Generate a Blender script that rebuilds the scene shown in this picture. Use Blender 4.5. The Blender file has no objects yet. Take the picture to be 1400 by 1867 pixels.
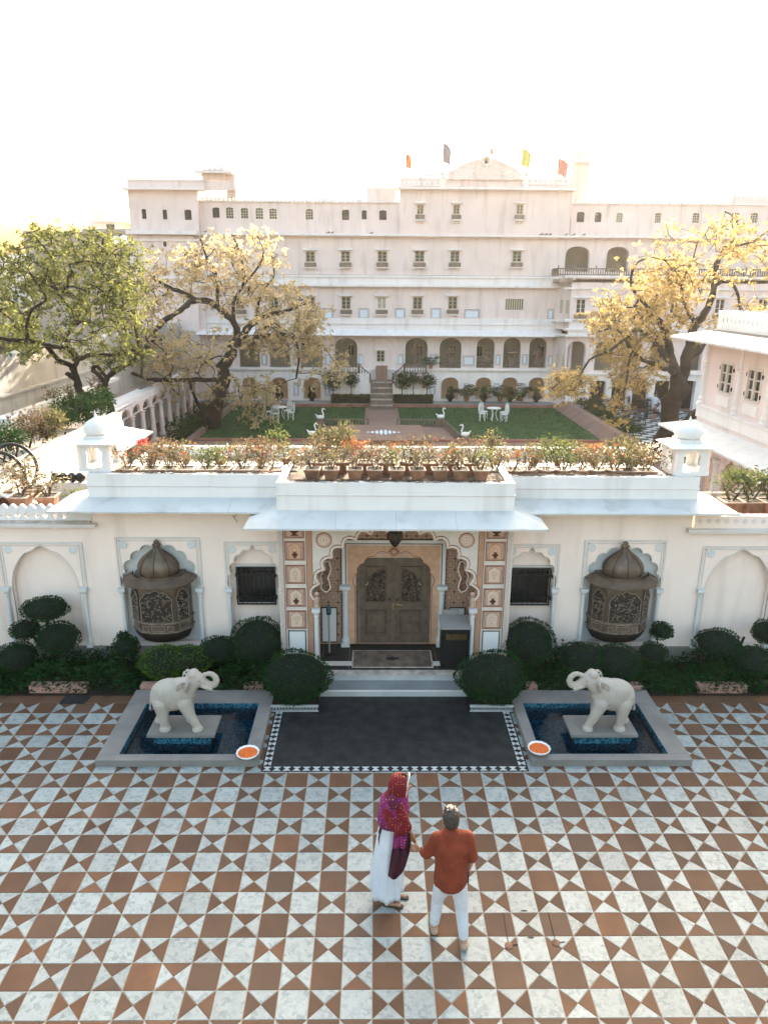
import bpy, math, random
import numpy as np
from mathutils import Vector, Matrix
SC = bpy.context.scene
COL = SC.collection
PI = math.pi
# ------------------------------------------------------------------ camera
HAZE = .00025
T = 0.315                                  # side of one paving tile in metres
CF, CPIT, CYAW, CROL = 1337.6, .298454, .01329, .0072555
cp, sp, cw, sw = math.cos(CPIT), math.sin(CPIT), math.cos(CYAW), math.sin(CYAW)
_fw = np.array([sw*cp, cw*cp, -sp]); _rt = np.array([cw, -sw, 0.]); _up = np.cross(_rt, _fw)
_c, _s = math.cos(CROL), math.sin(CROL)
_R = _rt*_c+_up*_s; _U = -_rt*_s+_up*_c
EYE = np.array([.00819, -9.15075, 6.81975])
cam = bpy.data.objects.new('camera', bpy.data.cameras.new('camera'))
COL.objects.link(cam); SC.camera = cam
cam.data.sensor_fit = 'VERTICAL'; cam.data.sensor_height = 36
cam.data.lens = CF/1867*36; cam.data.clip_end = 900; cam.data.clip_start = .1
m = Matrix.Identity(4)
for i in range(3):
    m[i][0] = _R[i]; m[i][1] = _U[i]; m[i][2] = -_fw[i]; m[i][3] = EYE[i]
cam.matrix_world = m
# surveying helpers: where the sight line of a photo point meets a plane of the place
def ray(x, y): return _fw+_R*(x-700)/CF-_U*(y-933.5)/CF
def atZ(x, y, z=0.): d = ray(x, y); return EYE+d*(z-EYE[2])/d[2]
def atY(x, y, Y): d = ray(x, y); return EYE+d*(Y-EYE[1])/d[1]
def atX(x, y, X): d = ray(x, y); return EYE+d*(X-EYE[0])/d[0]
# ------------------------------------------------------------------ light
SUN_EL, SUN_AZ = math.radians(20), math.radians(14)     # azimuth from +Y towards +X
w = bpy.data.worlds.new('World'); SC.world = w; w.use_nodes = True
nt = w.node_tree; bg = nt.nodes['Background']
sky = nt.nodes.new('ShaderNodeTexSky'); sky.sky_type = 'NISHITA'; sky.sun_disc = False
sky.sun_elevation = SUN_EL; sky.sun_rotation = SUN_AZ
sky.air_density = 1.5; sky.dust_density = 8.0; sky.ozone_density = .5
nt.links.new(sky.outputs[0], bg.inputs[0]); bg.inputs[1].default_value = .15
sun = bpy.data.objects.new('sun', bpy.data.lights.new('sun', 'SUN')); COL.objects.link(sun)
sun.data.energy = 4.0; sun.data.angle = math.radians(.6); sun.data.color = (1, .87, .70)
sd = Vector((math.sin(SUN_AZ)*math.cos(SUN_EL), math.cos(SUN_AZ)*math.cos(SUN_EL), math.sin(SUN_EL)))
sun.rotation_euler = sd.to_track_quat('Z', 'Y').to_euler()
sun.location = (0, 0, 20)
SC.view_settings.view_transform = 'Standard'; SC.view_settings.look = 'None'
SC.view_settings.exposure = 2.58; SC.view_settings.gamma = 1; SC.view_settings.use_curve_mapping = False
# ------------------------------------------------------------------ materials
def mat(name, col, rough=.8, var=.12, vs=3., bump=.0, bs=60., rnd=0., met=0., col2=None, stain=0., spec=.4, coat=0.):
    m = bpy.data.materials.new(name); m.use_nodes = True
    t = m.node_tree; N, L = t.nodes, t.links; b = N['Principled BSDF']
    b.inputs['Roughness'].default_value = rough; b.inputs['Metallic'].default_value = met
    b.inputs['Specular IOR Level'].default_value = spec
    if coat: b.inputs['Coat Weight'].default_value = coat
    geo = N.new('ShaderNodeNewGeometry')
    n1 = N.new('ShaderNodeTexNoise'); n1.inputs['Scale'].default_value = vs; n1.inputs['Detail'].default_value = 6
    L.new(geo.outputs['Position'], n1.inputs['Vector'])
    mx = N.new('ShaderNodeMix'); mx.data_type = 'RGBA'
    c2 = col2 if col2 else tuple(c*(1-var*2.2) for c in col)
    mr = N.new('ShaderNodeMapRange'); mr.inputs[1].default_value = .32; mr.inputs[2].default_value = .68
    L.new(n1.outputs[0], mr.inputs[0]); L.new(mr.outputs[0], mx.inputs[0])
    mx.inputs[6].default_value = (*c2, 1); mx.inputs[7].default_value = (*col, 1)
    out = mx.outputs[2]
    if rnd:
        oi = N.new('ShaderNodeObjectInfo'); r = N.new('ShaderNodeMapRange')
        r.inputs[3].default_value = 1-rnd; r.inputs[4].default_value = 1+rnd
        L.new(oi.outputs['Random'], r.inputs[0])
        h = N.new('ShaderNodeHueSaturation'); L.new(r.outputs[0], h.inputs['Value']); L.new(out, h.inputs['Color']); out = h.outputs[0]
    if stain:
        n2 = N.new('ShaderNodeTexNoise'); n2.inputs['Scale'].default_value = .9; n2.inputs['Detail'].default_value = 9
        mp = N.new('ShaderNodeMapping'); mp.inputs['Scale'].default_value = (3.2, 3.2, .5)
        L.new(geo.outputs['Position'], mp.inputs[0]); L.new(mp.outputs[0], n2.inputs['Vector'])
        r2 = N.new('ShaderNodeMapRange'); r2.inputs[1].default_value = .52; r2.inputs[2].default_value = .8
        r2.inputs[3].default_value = 0; r2.inputs[4].default_value = stain
        L.new(n2.outputs[0], r2.inputs[0])
        m2 = N.new('ShaderNodeMix'); m2.data_type = 'RGBA'; L.new(r2.outputs[0], m2.inputs[0]); L.new(out, m2.inputs[6])
        m2.inputs[7].default_value = (col[0]*.45, col[1]*.4, col[2]*.36, 1); out = m2.outputs[2]
    L.new(out, b.inputs['Base Color'])
    if bump:
        n3 = N.new('ShaderNodeTexNoise'); n3.inputs['Scale'].default_value = bs; n3.inputs['Detail'].default_value = 4
        L.new(geo.outputs['Position'], n3.inputs['Vector'])
        bp = N.new('ShaderNodeBump'); bp.inputs['Strength'].default_value = bump; bp.inputs['Distance'].default_value = .01
        L.new(n3.outputs[0], bp.inputs['Height']); L.new(bp.outputs[0], b.inputs['Normal'])
    return m
def percell(m, lo, hi, tint=None):
    "each paving cell gets its own tone, as fired clay and quarried stone do"
    t = m.node_tree; N, L = t.nodes, t.links; b = N['Principled BSDF']; old = b.inputs['Base Color'].links[0].from_socket
    g = N.new('ShaderNodeNewGeometry'); d = N.new('ShaderNodeVectorMath'); d.operation = 'MULTIPLY'; d.inputs[1].default_value = (1/T, 1/T, 0); L.new(g.outputs['Position'], d.inputs[0])
    f = N.new('ShaderNodeVectorMath'); f.operation = 'FLOOR'; L.new(d.outputs[0], f.inputs[0]); w_ = N.new('ShaderNodeTexWhiteNoise'); w_.noise_dimensions = '2D'; L.new(f.outputs[0], w_.inputs['Vector'])
    r = N.new('ShaderNodeMapRange'); r.inputs[3].default_value = lo; r.inputs[4].default_value = hi; L.new(w_.outputs['Value'], r.inputs[0])
    h = N.new('ShaderNodeHueSaturation'); L.new(r.outputs[0], h.inputs['Value']); L.new(old, h.inputs['Color']); out = h.outputs[0]
    if tint:
        s = N.new('ShaderNodeSeparateColor'); L.new(w_.outputs['Color'], s.inputs[0]); k = N.new('ShaderNodeMath'); k.operation = 'MULTIPLY'; k.inputs[1].default_value = .75; L.new(s.outputs[1], k.inputs[0])
        x = N.new('ShaderNodeMix'); x.data_type = 'RGBA'; L.new(k.outputs[0], x.inputs[0]); L.new(out, x.inputs[6]); x.inputs[7].default_value = (*tint, 1); out = x.outputs[2]
    L.new(out, b.inputs['Base Color'])
def leafmat(name, a, b_, tr=.45, vs=2.):
    m = bpy.data.materials.new(name); m.use_nodes = True
    t = m.node_tree; N, L = t.nodes, t.links; N.remove(N['Principled BSDF'])
    geo = N.new('ShaderNodeNewGeometry'); n1 = N.new('ShaderNodeTexNoise'); n1.inputs['Scale'].default_value = vs
    n1.inputs['Detail'].default_value = 5; L.new(geo.outputs['Position'], n1.inputs['Vector'])
    ad = N.new('ShaderNodeMath'); ad.operation = 'MULTIPLY_ADD'; ad.inputs[1].default_value = .3
    L.new(geo.outputs['Random Per Island'], ad.inputs[0]); L.new(n1.outputs[0], ad.inputs[2])
    mr = N.new('ShaderNodeMapRange'); mr.inputs[1].default_value = .42; mr.inputs[2].default_value = .88
    L.new(ad.outputs[0], mr.inputs[0])
    mx = N.new('ShaderNodeMix'); mx.data_type = 'RGBA'; L.new(mr.outputs[0], mx.inputs[0])
    mx.inputs[6].default_value = (*a, 1); mx.inputs[7].default_value = (*b_, 1)
    d = N.new('ShaderNodeBsdfDiffuse'); tl = N.new('ShaderNodeBsdfTranslucent'); g = N.new('ShaderNodeBsdfGlossy')
    g.inputs['Roughness'].default_value = .45
    for s in (d, tl): L.new(mx.outputs[2], s.inputs[0])
    ms = N.new('ShaderNodeMixShader'); ms.inputs[0].default_value = tr; L.new(d.outputs[0], ms.inputs[1]); L.new(tl.outputs[0], ms.inputs[2])
    m2 = N.new('ShaderNodeMixShader'); m2.inputs[0].default_value = .012; L.new(ms.outputs[0], m2.inputs[1]); L.new(g.outputs[0], m2.inputs[2])
    L.new(m2.outputs[0], N['Material Output'].inputs[0])
    return m
def marblemat(name, base, dark, scale, rnd=.13, rough=.35):
    "broken marble pieces set close together, each with its own grey"
    m = mat(name, base, rough, .05, 6.)
    t = m.node_tree; N, L = t.nodes, t.links; b = N['Principled BSDF']
    geo = N.new('ShaderNodeNewGeometry'); nz = N.new('ShaderNodeTexNoise'); nz.inputs['Scale'].default_value = scale*.6
    nz.inputs['Detail'].default_value = 3
    L.new(geo.outputs['Position'], nz.inputs['Vector'])
    vm = N.new('ShaderNodeVectorMath'); vm.operation = 'MULTIPLY_ADD'; vm.inputs[1].default_value = (.09, .09, .09)
    L.new(nz.outputs['Color'], vm.inputs[0]); L.new(geo.outputs['Position'], vm.inputs[2])
    v = N.new('ShaderNodeTexVoronoi'); v.inputs['Scale'].default_value = scale; L.new(vm.outputs[0], v.inputs['Vector'])
    ve = N.new('ShaderNodeTexVoronoi'); ve.feature = 'DISTANCE_TO_EDGE'; ve.inputs['Scale'].default_value = scale; L.new(vm.outputs[0], ve.inputs['Vector'])
    sep = N.new('ShaderNodeSeparateColor'); L.new(v.outputs['Color'], sep.inputs[0])
    pw = N.new('ShaderNodeMath'); pw.operation = 'POWER'; pw.inputs[1].default_value = 3.2; L.new(sep.outputs[0], pw.inputs[0])
    mx = N.new('ShaderNodeMix'); mx.data_type = 'RGBA'; L.new(pw.outputs[0], mx.inputs[0])
    old = b.inputs['Base Color'].links[0].from_socket
    L.new(old, mx.inputs[6]); mx.inputs[7].default_value = (*dark, 1)
    n4 = N.new('ShaderNodeTexNoise'); n4.inputs['Scale'].default_value = 5; n4.inputs['Detail'].default_value = 8
    L.new(geo.outputs['Position'], n4.inputs['Vector'])
    r4 = N.new('ShaderNodeMapRange'); r4.inputs[1].default_value = .45; r4.inputs[2].default_value = .75; r4.inputs[4].default_value = .045
    L.new(n4.outputs[0], r4.inputs[0])
    lt = N.new('ShaderNodeMath'); lt.operation = 'LESS_THAN'; L.new(ve.outputs[0], lt.inputs[0]); L.new(r4.outputs[0], lt.inputs[1])
    s5 = N.new('ShaderNodeMath'); s5.operation = 'MULTIPLY'; s5.inputs[1].default_value = .55; L.new(lt.outputs[0], s5.inputs[0])
    m3 = N.new('ShaderNodeMix'); m3.data_type = 'RGBA'; L.new(s5.outputs[0], m3.inputs[0]); L.new(mx.outputs[2], m3.inputs[6])
    m3.inputs[7].default_value = (dark[0]*.5, dark[1]*.5, dark[2]*.52, 1)
    oi = N.new('ShaderNodeObjectInfo'); r = N.new('ShaderNodeMapRange'); r.inputs[3].default_value = 1-rnd; r.inputs[4].default_value = 1+rnd
    L.new(oi.outputs['Random'], r.inputs[0]); h = N.new('ShaderNodeHueSaturation'); L.new(r.outputs[0], h.inputs['Value'])
    L.new(m3.outputs[2], h.inputs['Color']); L.new(h.outputs[0], b.inputs['Base Color'])
    return m
def mosaicmat(name, a, b_, scale, rough=.2, lo=.25, hi=.8):
    "tiny square glass mosaic"
    m = mat(name, a, rough, .05, 6.)
    t = m.node_tree; N, L = t.nodes, t.links; b = N['Principled BSDF']
    geo = N.new('ShaderNodeNewGeometry'); mp = N.new('ShaderNodeMapping'); mp.inputs['Scale'].default_value = (scale,)*3
    L.new(geo.outputs['Position'], mp.inputs[0])
    fl = N.new('ShaderNodeVectorMath'); fl.operation = 'FLOOR'; L.new(mp.outputs[0], fl.inputs[0])
    wn = N.new('ShaderNodeTexWhiteNoise'); L.new(fl.outputs[0], wn.inputs['Vector'])
    mr = N.new('ShaderNodeMapRange'); mr.inputs[1].default_value = lo; mr.inputs[2].default_value = hi; L.new(wn.outputs['Value'], mr.inputs[0])
    mx = N.new('ShaderNodeMix'); mx.data_type = 'RGBA'; L.new(mr.outputs[0], mx.inputs[0])
    mx.inputs[6].default_value = (*a, 1); mx.inputs[7].default_value = (*b_, 1); L.new(mx.outputs[2], b.inputs['Base Color'])
    return m
M_ = {}
M_['peach'] = mat('peach_limewash', (.86, .725, .635), .9, .035, 1.3, .15, 30, stain=.35)
M_['white'] = mat('white_paint', (.71, .70, .68), .75, .03, 2., .12, 25, stain=.38)
M_['trim'] = mat('pale_trim', (.64, .60, .56), .8, .04, 3., stain=.2)
M_['niche'] = mat('niche_bluewhite', (.62, .635, .625), .85, .05, 2., .1, 30, stain=.25)
M_['eave'] = mat('eave_stone', (.53, .545, .53), .6, .06, 1.7, .1, 40, stain=.6)
M_['cornice'] = mat('weathered_cornice', (.55, .47, .40), .9, .22, 7., stain=.6)
M_['terra'] = mat('terracotta_tile', (.135, .062, .030), .6, .15, 3., .06, 90, rnd=.10, spec=.25, stain=.5); percell(M_['terra'], .75, 1.35, (.095, .058, .038))
M_['marble'] = marblemat('broken_marble', (.305, .335, .322), (.175, .21, .208), 24., rnd=.06); percell(M_['marble'], .90, 1.08)
M_['grout'] = mat('grout', (.34, .26, .19), .9, .1, 9.)
M_['slab'] = mat('grey_stone_slab', (.225, .21, .19), .6, .12, 2.5, .12, 50, stain=.25)
M_['elstone'] = mat('carved_cream_stone', (.42, .375, .32), .75, .08, 5., .25, 90, stain=.2)
M_['granite'] = mat('black_granite', (.005, .007, .0075), .55, .3, 5., .05, 60, col2=(.022, .024, .024), stain=0)
M_['black'] = mat('black_stone', (.006, .007, .008), .5, .1, 5.)
M_['whitestone'] = mat('white_marble', (.50, .53, .52), .4, .08, 14., rnd=.1)
M_['step'] = mat('step_marble', (.44, .46, .46), .45, .1, 2.2, .05, 40, stain=.3)
M_['stepdark'] = mat('step_tread', (.23, .25, .25), .5, .12, 2.2, .05, 40)
M_['platform'] = mat('dark_slate', (.020, .018, .018), .5, .25, 3., .05, 30)
M_['poolwall'] = mosaicmat('blue_mosaic', (.006, .035, .07), (.035, .16, .23), 42)
M_['wood'] = mat('old_carved_wood', (.135, .095, .066), .55, .18, 9., .3, 35)
M_['wooddark'] = mat('wood_shadow_groove', (.020, .014, .010), .8, .1, 9.)
M_['wood2'] = mat('carved_wood_relief', (.16, .115, .082), .5, .2, 14., .4, 40)
M_['brass'] = mat('brass', (.55, .42, .22), .3, .1, 9., met=1.)
M_['bronze'] = mat('bronze_paint', (.16, .118, .085), .42, .2, 6., .15, 40, met=.35)
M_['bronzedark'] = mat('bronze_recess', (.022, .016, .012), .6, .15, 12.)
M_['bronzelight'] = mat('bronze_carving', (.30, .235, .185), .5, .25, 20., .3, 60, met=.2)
M_['iron'] = mat('black_iron', (.008, .009, .010), .5, .1, 9.)
M_['glassdark'] = mat('dark_window_glass', (.012, .014, .014), .12, .1, 3., spec=.6)
M_['orange'] = mat('apricot_paint', (.60, .36, .23), .8, .10, 7., stain=.12)
M_['orange2'] = mat('pale_apricot_paint', (.56, .37, .27), .8, .10, 9., stain=.3)
M_['russet'] = mat('russet_line', (.26, .085, .045), .8, .12, 12.)
M_['maroon'] = mat('maroon_paint', (.075, .02, .014), .7, .1, 12.)
M_['cream'] = mat('cream_paint', (.64, .575, .51), .8, .05, 7., stain=.2)
M_['damask'] = mosaicmat('unused_damask', (.1, .05, .03), (.2, .1, .06), 30)
M_['pot'] = mat('terracotta_pot', (.30, .15, .09), .85, .25, 7., .25, 60, rnd=.3, stain=.3)
M_['potrim'] = mat('limed_pot_rim', (.50, .40, .32), .9, .2, 9., rnd=.2)
M_['soil'] = mat('soil', (.035, .022, .015), .95, .3, 20., .4, 60)
M_['bark'] = mat('dark_bark', (.030, .021, .016), .9, .3, 6., .8, 25)
M_['twig'] = mat('twig', (.10, .065, .045), .9, .2, 6.)
M_['topiary'] = leafmat('topiary_leaf', (.002, .015, .004), (.014, .070, .014), .15, 9.)
M_['topiary2'] = leafmat('yellowgreen_leaf', (.020, .070, .006), (.085, .18, .016), .3, 9.)
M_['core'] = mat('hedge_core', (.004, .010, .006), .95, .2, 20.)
M_['leafG'] = leafmat('green_tree_leaf', (.026, .048, .012), (.27, .275, .085), .5, 1.3)
M_['leafP'] = leafmat('straw_tree_leaf', (.34, .26, .12), (.74, .60, .36), .62, 1.1)
M_['leafY'] = leafmat('golden_tree_leaf', (.20, .15, .05), (.70, .52, .22), .55, 1.1)
M_['palace'] = mat('palace_rose_limewash', (.76, .64, .61), .9, .05, .8, .15, 12, stain=.45)
M_['palacew'] = mat('palace_white_band', (.78, .73, .71), .9, .04, .8, stain=.4)
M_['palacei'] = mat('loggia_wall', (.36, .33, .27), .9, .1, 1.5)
M_['shutter'] = mat('painted_shutter', (.50, .45, .33), .7, .1, 9., rnd=.12)
M_['pane'] = mat('dull_pane', (.05, .05, .045), .3, .2, 3.)
M_['boxbrown'] = mat('brown_sill_box', (.20, .15, .115), .8, .15, 5.)
M_['blueline'] = mat('blue_grey_line', (.20, .235, .26), .8, .1, 5.)
M_['bluefill'] = mat('pale_blue_panel', (.66, .72, .78), .8, .05, 5.)
M_['lawn'] = mat('lawn_grass', (.030, .085, .016), .95, .2, 1.2, .5, 80)
M_['path'] = mat('sandstone_path', (.27, .17, .125), .9, .1, 1.2, .1, 40, stain=.2)
M_['redkerb'] = mat('red_sandstone', (.33, .14, .10), .9, .15, 2.)
M_['terrace'] = mat('roof_terrace', (.36, .30, .26), .9, .15, 1.5, .2, 30, stain=.5)
M_['hedge'] = leafmat('clipped_hedge_leaf', (.012, .030, .010), (.04, .075, .018), .2, 4.)
M_['whitemetal'] = mat('white_cast_metal', (.78, .78, .75), .4, .05, 9.)
M_['darkwood'] = mat('dark_furniture', (.028, .020, .015), .5, .2, 9.)
M_['roofdirt'] = mat('roof_dirt', (.13, .095, .07), .95, .3, 6., .4, 30)
M_['peach2'] = mat('light_apricot', (.62, .47, .36), .8, .06, 9.)
M_['earth'] = mat('dry_ground', (.25, .20, .16), .95, .2, .5, .2, 5)
M_['skin'] = mat('skin', (.36, .19, .12), .5, .06, 9.)
M_['grey'] = mat('grey_concrete', (.30, .29, .28), .9, .15, .8, stain=.4)
# ------------------------------------------------------------------ objects
def tag(o, label=None, cat=None, group=None, kind=None):
    if label: o['label'] = label
    if cat: o['category'] = cat
    if group: o['group'] = group
    if kind: o['kind'] = kind
    return o
def thing(name, label, cat, loc=(0, 0, 0), rz=0., group=None):
    o = bpy.data.objects.new(name, None); COL.objects.link(o); o.location = loc; o.rotation_euler = (0, 0, rz)
    o.empty_display_size = .2
    return tag(o, label, cat, group)
def rootloc(o):
    v = Vector((0, 0, 0))
    while o is not None: v += o.location; o = o.parent
    return v
class MB:
    def __init__(s): s.v = []; s.f = []
    def add(s, v, f):
        n = len(s.v); s.v.extend([tuple(p) for p in v]); s.f.extend([tuple(i+n for i in q) for q in f]); return s
    def box(s, x0, x1, y0, y1, z0, z1):
        if x0 > x1: x0, x1 = x1, x0
        if y0 > y1: y0, y1 = y1, y0
        v = [(x, y, z) for z in (z0, z1) for x, y in ((x0, y0), (x1, y0), (x1, y1), (x0, y1))]
        return s.add(v, [(3, 2, 1, 0), (4, 5, 6, 7), (0, 1, 5, 4), (1, 2, 6, 5), (2, 3, 7, 6), (3, 0, 4, 7)])
    def frustum(s, cx, cy, z0, z1, a0, a1, b0=None, b1=None):
        b0 = a0 if b0 is None else b0; b1 = a1 if b1 is None else b1
        v = [(cx+i*a, cy+j*b, z) for z, a, b in ((z0, a0, b0), (z1, a1, b1)) for i, j in ((-1, -1), (1, -1), (1, 1), (-1, 1))]
        return s.add(v, [(3, 2, 1, 0), (4, 5, 6, 7), (0, 1, 5, 4), (1, 2, 6, 5), (2, 3, 7, 6), (3, 0, 4, 7)])
    def prism(s, pts, y0, y1):
        "polygon given in x,z extruded from y0 to y1 (convex or fan-safe)"
        n = len(pts); v = [(x, y0, z) for x, z in pts]+[(x, y1, z) for x, z in pts]
        f = [tuple(range(n)), tuple(range(2*n-1, n-1, -1))]+[(i, i+n, (i+1) % n+n, (i+1) % n) for i in range(n)]
        return s.add(v, f)
    def prismz(s, pts, z0, z1):
        n = len(pts); v = [(x, y, z0) for x, y in pts]+[(x, y, z1) for x, y in pts]
        f = [tuple(range(n-1, -1, -1)), tuple(range(n, 2*n))]+[(i, (i+1) % n, (i+1) % n+n, i+n) for i in range(n)]
        return s.add(v, f)
    def prismx(s, pts, x0, x1):
        n = len(pts); v = [(x0, y, z) for y, z in pts]+[(x1, y, z) for y, z in pts]
        f = [tuple(range(n-1, -1, -1)), tuple(range(n, 2*n))]+[(i, (i+1) % n, (i+1) % n+n, i+n) for i in range(n)]
        return s.add(v, f)
    def lathe(s, prof, cx=0, cy=0, n=16, a0=0., a1=2*PI, rib=0., ribn=0, sy=1.):
        full = abs(a1-a0-2*PI) < 1e-6; k = n if full else n+1
        v = []
        for r, z in prof:
            for i in range(k):
                a = a0+(a1-a0)*i/n; rr = r*(1+rib*abs(math.sin(a*ribn/2))) if rib else r
                v.append((cx+rr*math.cos(a), cy+rr*math.sin(a)*sy, z))
        f = []
        for j in range(len(prof)-1):
            for i in range(n):
                i2 = (i+1) % k if full else i+1
                f.append((j*k+i, j*k+i2, (j+1)*k+i2, (j+1)*k+i))
        if full and prof[0][0] > 1e-5: f.append(tuple(range(k-1, -1, -1)))
        if full and prof[-1][0] > 1e-5: f.append(tuple((len(prof)-1)*k+i for i in range(k)))
        return s.add(v, f)
    def tube(s, pts, rad, n=8, cap=True, flat=None):
        pts = [Vector(p) for p in pts]; m = len(pts)
        if not hasattr(rad, '__len__'): rad = [rad]*m
        prev = None; rings = []
        for i, p in enumerate(pts):
            d = (pts[min(i+1, m-1)]-pts[max(i-1, 0)]).normalized()
            if prev is None:
                a = d.orthogonal().normalized()
            else:
                a = prev-d*prev.dot(d); a = a.normalized() if a.length > 1e-6 else d.orthogonal().normalized()
            prev = a; b = d.cross(a)
            rings.append([p+(a*math.cos(2*PI*k/n)+b*math.sin(2*PI*k/n))*rad[i] for k in range(n)])
        v = [q for r in rings for q in r]
        f = [(j*n+k, j*n+(k+1) % n, (j+1)*n+(k+1) % n, (j+1)*n+k) for j in range(m-1) for k in range(n)]
        if cap: f += [tuple(range(n-1, -1, -1)), tuple((m-1)*n+k for k in range(n))]
        return s.add(v, f)
    def ell(s, c, r, n=12, m=8, rot=None):
        v = []
        for j in range(m+1):
            t = PI*j/m
            for i in range(n):
                a = 2*PI*i/n; q = Vector((r[0]*math.sin(t)*math.cos(a), r[1]*math.sin(t)*math.sin(a), r[2]*math.cos(t)))
                if rot is not None: q = rot @ q
                v.append((c[0]+q.x, c[1]+q.y, c[2]+q.z))
        f = [(j*n+i, (j+1)*n+i, (j+1)*n+(i+1) % n, j*n+(i+1) % n) for j in range(m) for i in range(n)]
        return s.add(v, f)
    def capsule(s, a, b, ra, rb, n=12):
        a, b = Vector(a), Vector(b); d = b-a; L = d.length
        if L < 1e-6: return s.ell(a, (ra,)*3)
        d /= L; pts = []; rr = []
        for k in range(5): t = -PI/2+PI/2*k/4; pts.append(a+d*ra*math.sin(t)); rr.append(max(ra*math.cos(t), .0006))
        for k in range(5): t = PI/2*k/4; pts.append(b+d*rb*math.sin(t)); rr.append(max(rb*math.cos(t), .0006))
        return s.tube(pts, rr, n)
    def build(s, name, m, parent=None, kind=None, smooth=False, world=True, label=None, loc=None):
        v = s.v
        if parent is not None and world:
            r = rootloc(parent); v = [(a-r.x, b-r.y, c-r.z) for a, b, c in v]
        me = bpy.data.meshes.new(name); me.from_pydata(v, [], s.f); me.update()
        if m is not None: me.materials.append(M_[m] if isinstance(m, str) else m)
        if smooth: me.polygons.foreach_set('use_smooth', [True]*len(me.polygons))
        o = bpy.data.objects.new(name, me); COL.objects.link(o)
        if parent is not None: o.parent = parent
        if loc is not None: o.location = loc
        if kind: o['kind'] = kind
        if label: o['label'] = label
        return o
def copy_tree(o, parent=None):
    c = o.copy(); COL.objects.link(c); c.parent = parent
    for ch in list(o.children): copy_tree(ch, c)
    return c
def addmesh(name, me, parent=None, loc=(0, 0, 0), rz=0., m=None, kind=None):
    o = bpy.data.objects.new(name, me); COL.objects.link(o); o.location = loc; o.rotation_euler = (0, 0, rz)
    if parent is not None: o.parent = parent
    if kind: o['kind'] = kind
    return o
def slab(name, outline, holes, y0, y1, m, parent=None, kind=None, mode='y', label=None, bevel=0.):
    "outline and holes in x,z cut out of a slab standing between y0 and y1 (mode x: outline in y,z between x0 and x1)"
    cu = bpy.data.curves.new(name, 'CURVE'); cu.dimensions = '2D'; cu.fill_mode = 'BOTH'; cu.extrude = abs(y1-y0)/2
    for poly in [outline]+list(holes):
        sp_ = cu.splines.new('POLY'); sp_.points.add(len(poly)-1)
        for i, (a, b) in enumerate(poly): sp_.points[i].co = (a, b, 0, 1)
        sp_.use_cyclic_u = True
    to = bpy.data.objects.new('tmp', cu); COL.objects.link(to)
    dg = bpy.context.evaluated_depsgraph_get(); me = bpy.data.meshes.new_from_object(to.evaluated_get(dg))
    bpy.data.objects.remove(to); bpy.data.curves.remove(cu)
    mid = (y0+y1)/2
    n = len(me.vertices); co = np.empty(n*3); me.vertices.foreach_get('co', co); co = co.reshape(-1, 3)
    if mode == 'y': new = np.stack([co[:, 0], mid-co[:, 2], co[:, 1]], 1)
    elif mode == 'x': new = np.stack([mid+co[:, 2], co[:, 0], co[:, 1]], 1)
    else: new = np.stack([co[:, 0], co[:, 1], mid+co[:, 2]], 1)
    if parent is not None: new = new-np.array(rootloc(parent))
    me.vertices.foreach_set('co', new.ravel()); me.update()
    me.name = name; me.materials.clear(); me.materials.append(M_[m] if isinstance(m, str) else m)
    o = bpy.data.objects.new(name, me); COL.objects.link(o)
    if parent is not None: o.parent = parent
    if kind: o['kind'] = kind
    if label: o['label'] = label
    return o
def rect(x0, x1, z0, z1): return [(x0, z0), (x1, z0), (x1, z1), (x0, z1)]
def arch(cx, z0, zs, hw, zt, n=10, p=1.):
    return [(cx-hw, z0)]+[(cx-hw*math.cos(PI*i/n), zs+(zt-zs)*math.sin(PI*i/n)**p) for i in range(n+1)]+[(cx+hw, z0)]
def foil(cx, z0, zs, hw, zt, n=9, k=6, bulge=.32, peak=.05, neck=0.):
    "many-lobed arch outline, from lower left round to lower right"
    E = []
    for i in range(n+1):
        t = PI*i/n; E.append((cx-hw*math.cos(t), zs+(zt-zs)*math.sin(t)**.85))
    out = [(cx-hw-neck, z0), (cx-hw-neck, zs-.02*(zt-z0))]
    for i in range(n):
        (xa, za), (xb, zb) = E[i], E[i+1]; mx, mz = xb-xa, zb-za; L = math.hypot(mx, mz); nx, nz = -mz/L, mx/L
        for j in range(k):
            t = j/k; h = bulge*L*math.sin(PI*t)**.8
            px, pz = xa+mx*t+nx*h, za+mz*t+nz*h
            if i == n//2 and n % 2: pz += peak*max(0, 1-abs(t-.5)*3.4)
            out.append((px, pz))
    out += [E[-1], (cx+hw+neck, zs-.02*(zt-z0)), (cx+hw+neck, z0)]
    return out
def offset_ring(pts, d):
    "closed ribbon made from an open outline and its outward copy"
    n = len(pts); out = []
    for i in range(n):
        a = pts[max(i-1, 0)]; b = pts[min(i+1, n-1)]; dx, dz = b[0]-a[0], b[1]-a[1]; L = math.hypot(dx, dz) or 1
        out.append((pts[i][0]-dz/L*d, pts[i][1]+dx/L*d))
    return out
def ribbon(mb, pts, d, y0, y1):
    "a moulding that follows an outline in x,z"
    q = offset_ring(pts, d)
    for i in range(len(pts)-1):
        mb.add([(pts[i][0], y0, pts[i][1]), (pts[i+1][0], y0, pts[i+1][1]), (q[i+1][0], y0, q[i+1][1]), (q[i][0], y0, q[i][1]),
                (pts[i][0], y1, pts[i][1]), (pts[i+1][0], y1, pts[i+1][1]), (q[i+1][0], y1, q[i+1][1]), (q[i][0], y1, q[i][1])],
               [(0, 1, 2, 3), (0, 4, 5, 1), (3, 2, 6, 7), (7, 6, 5, 4)])
    return mb
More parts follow.
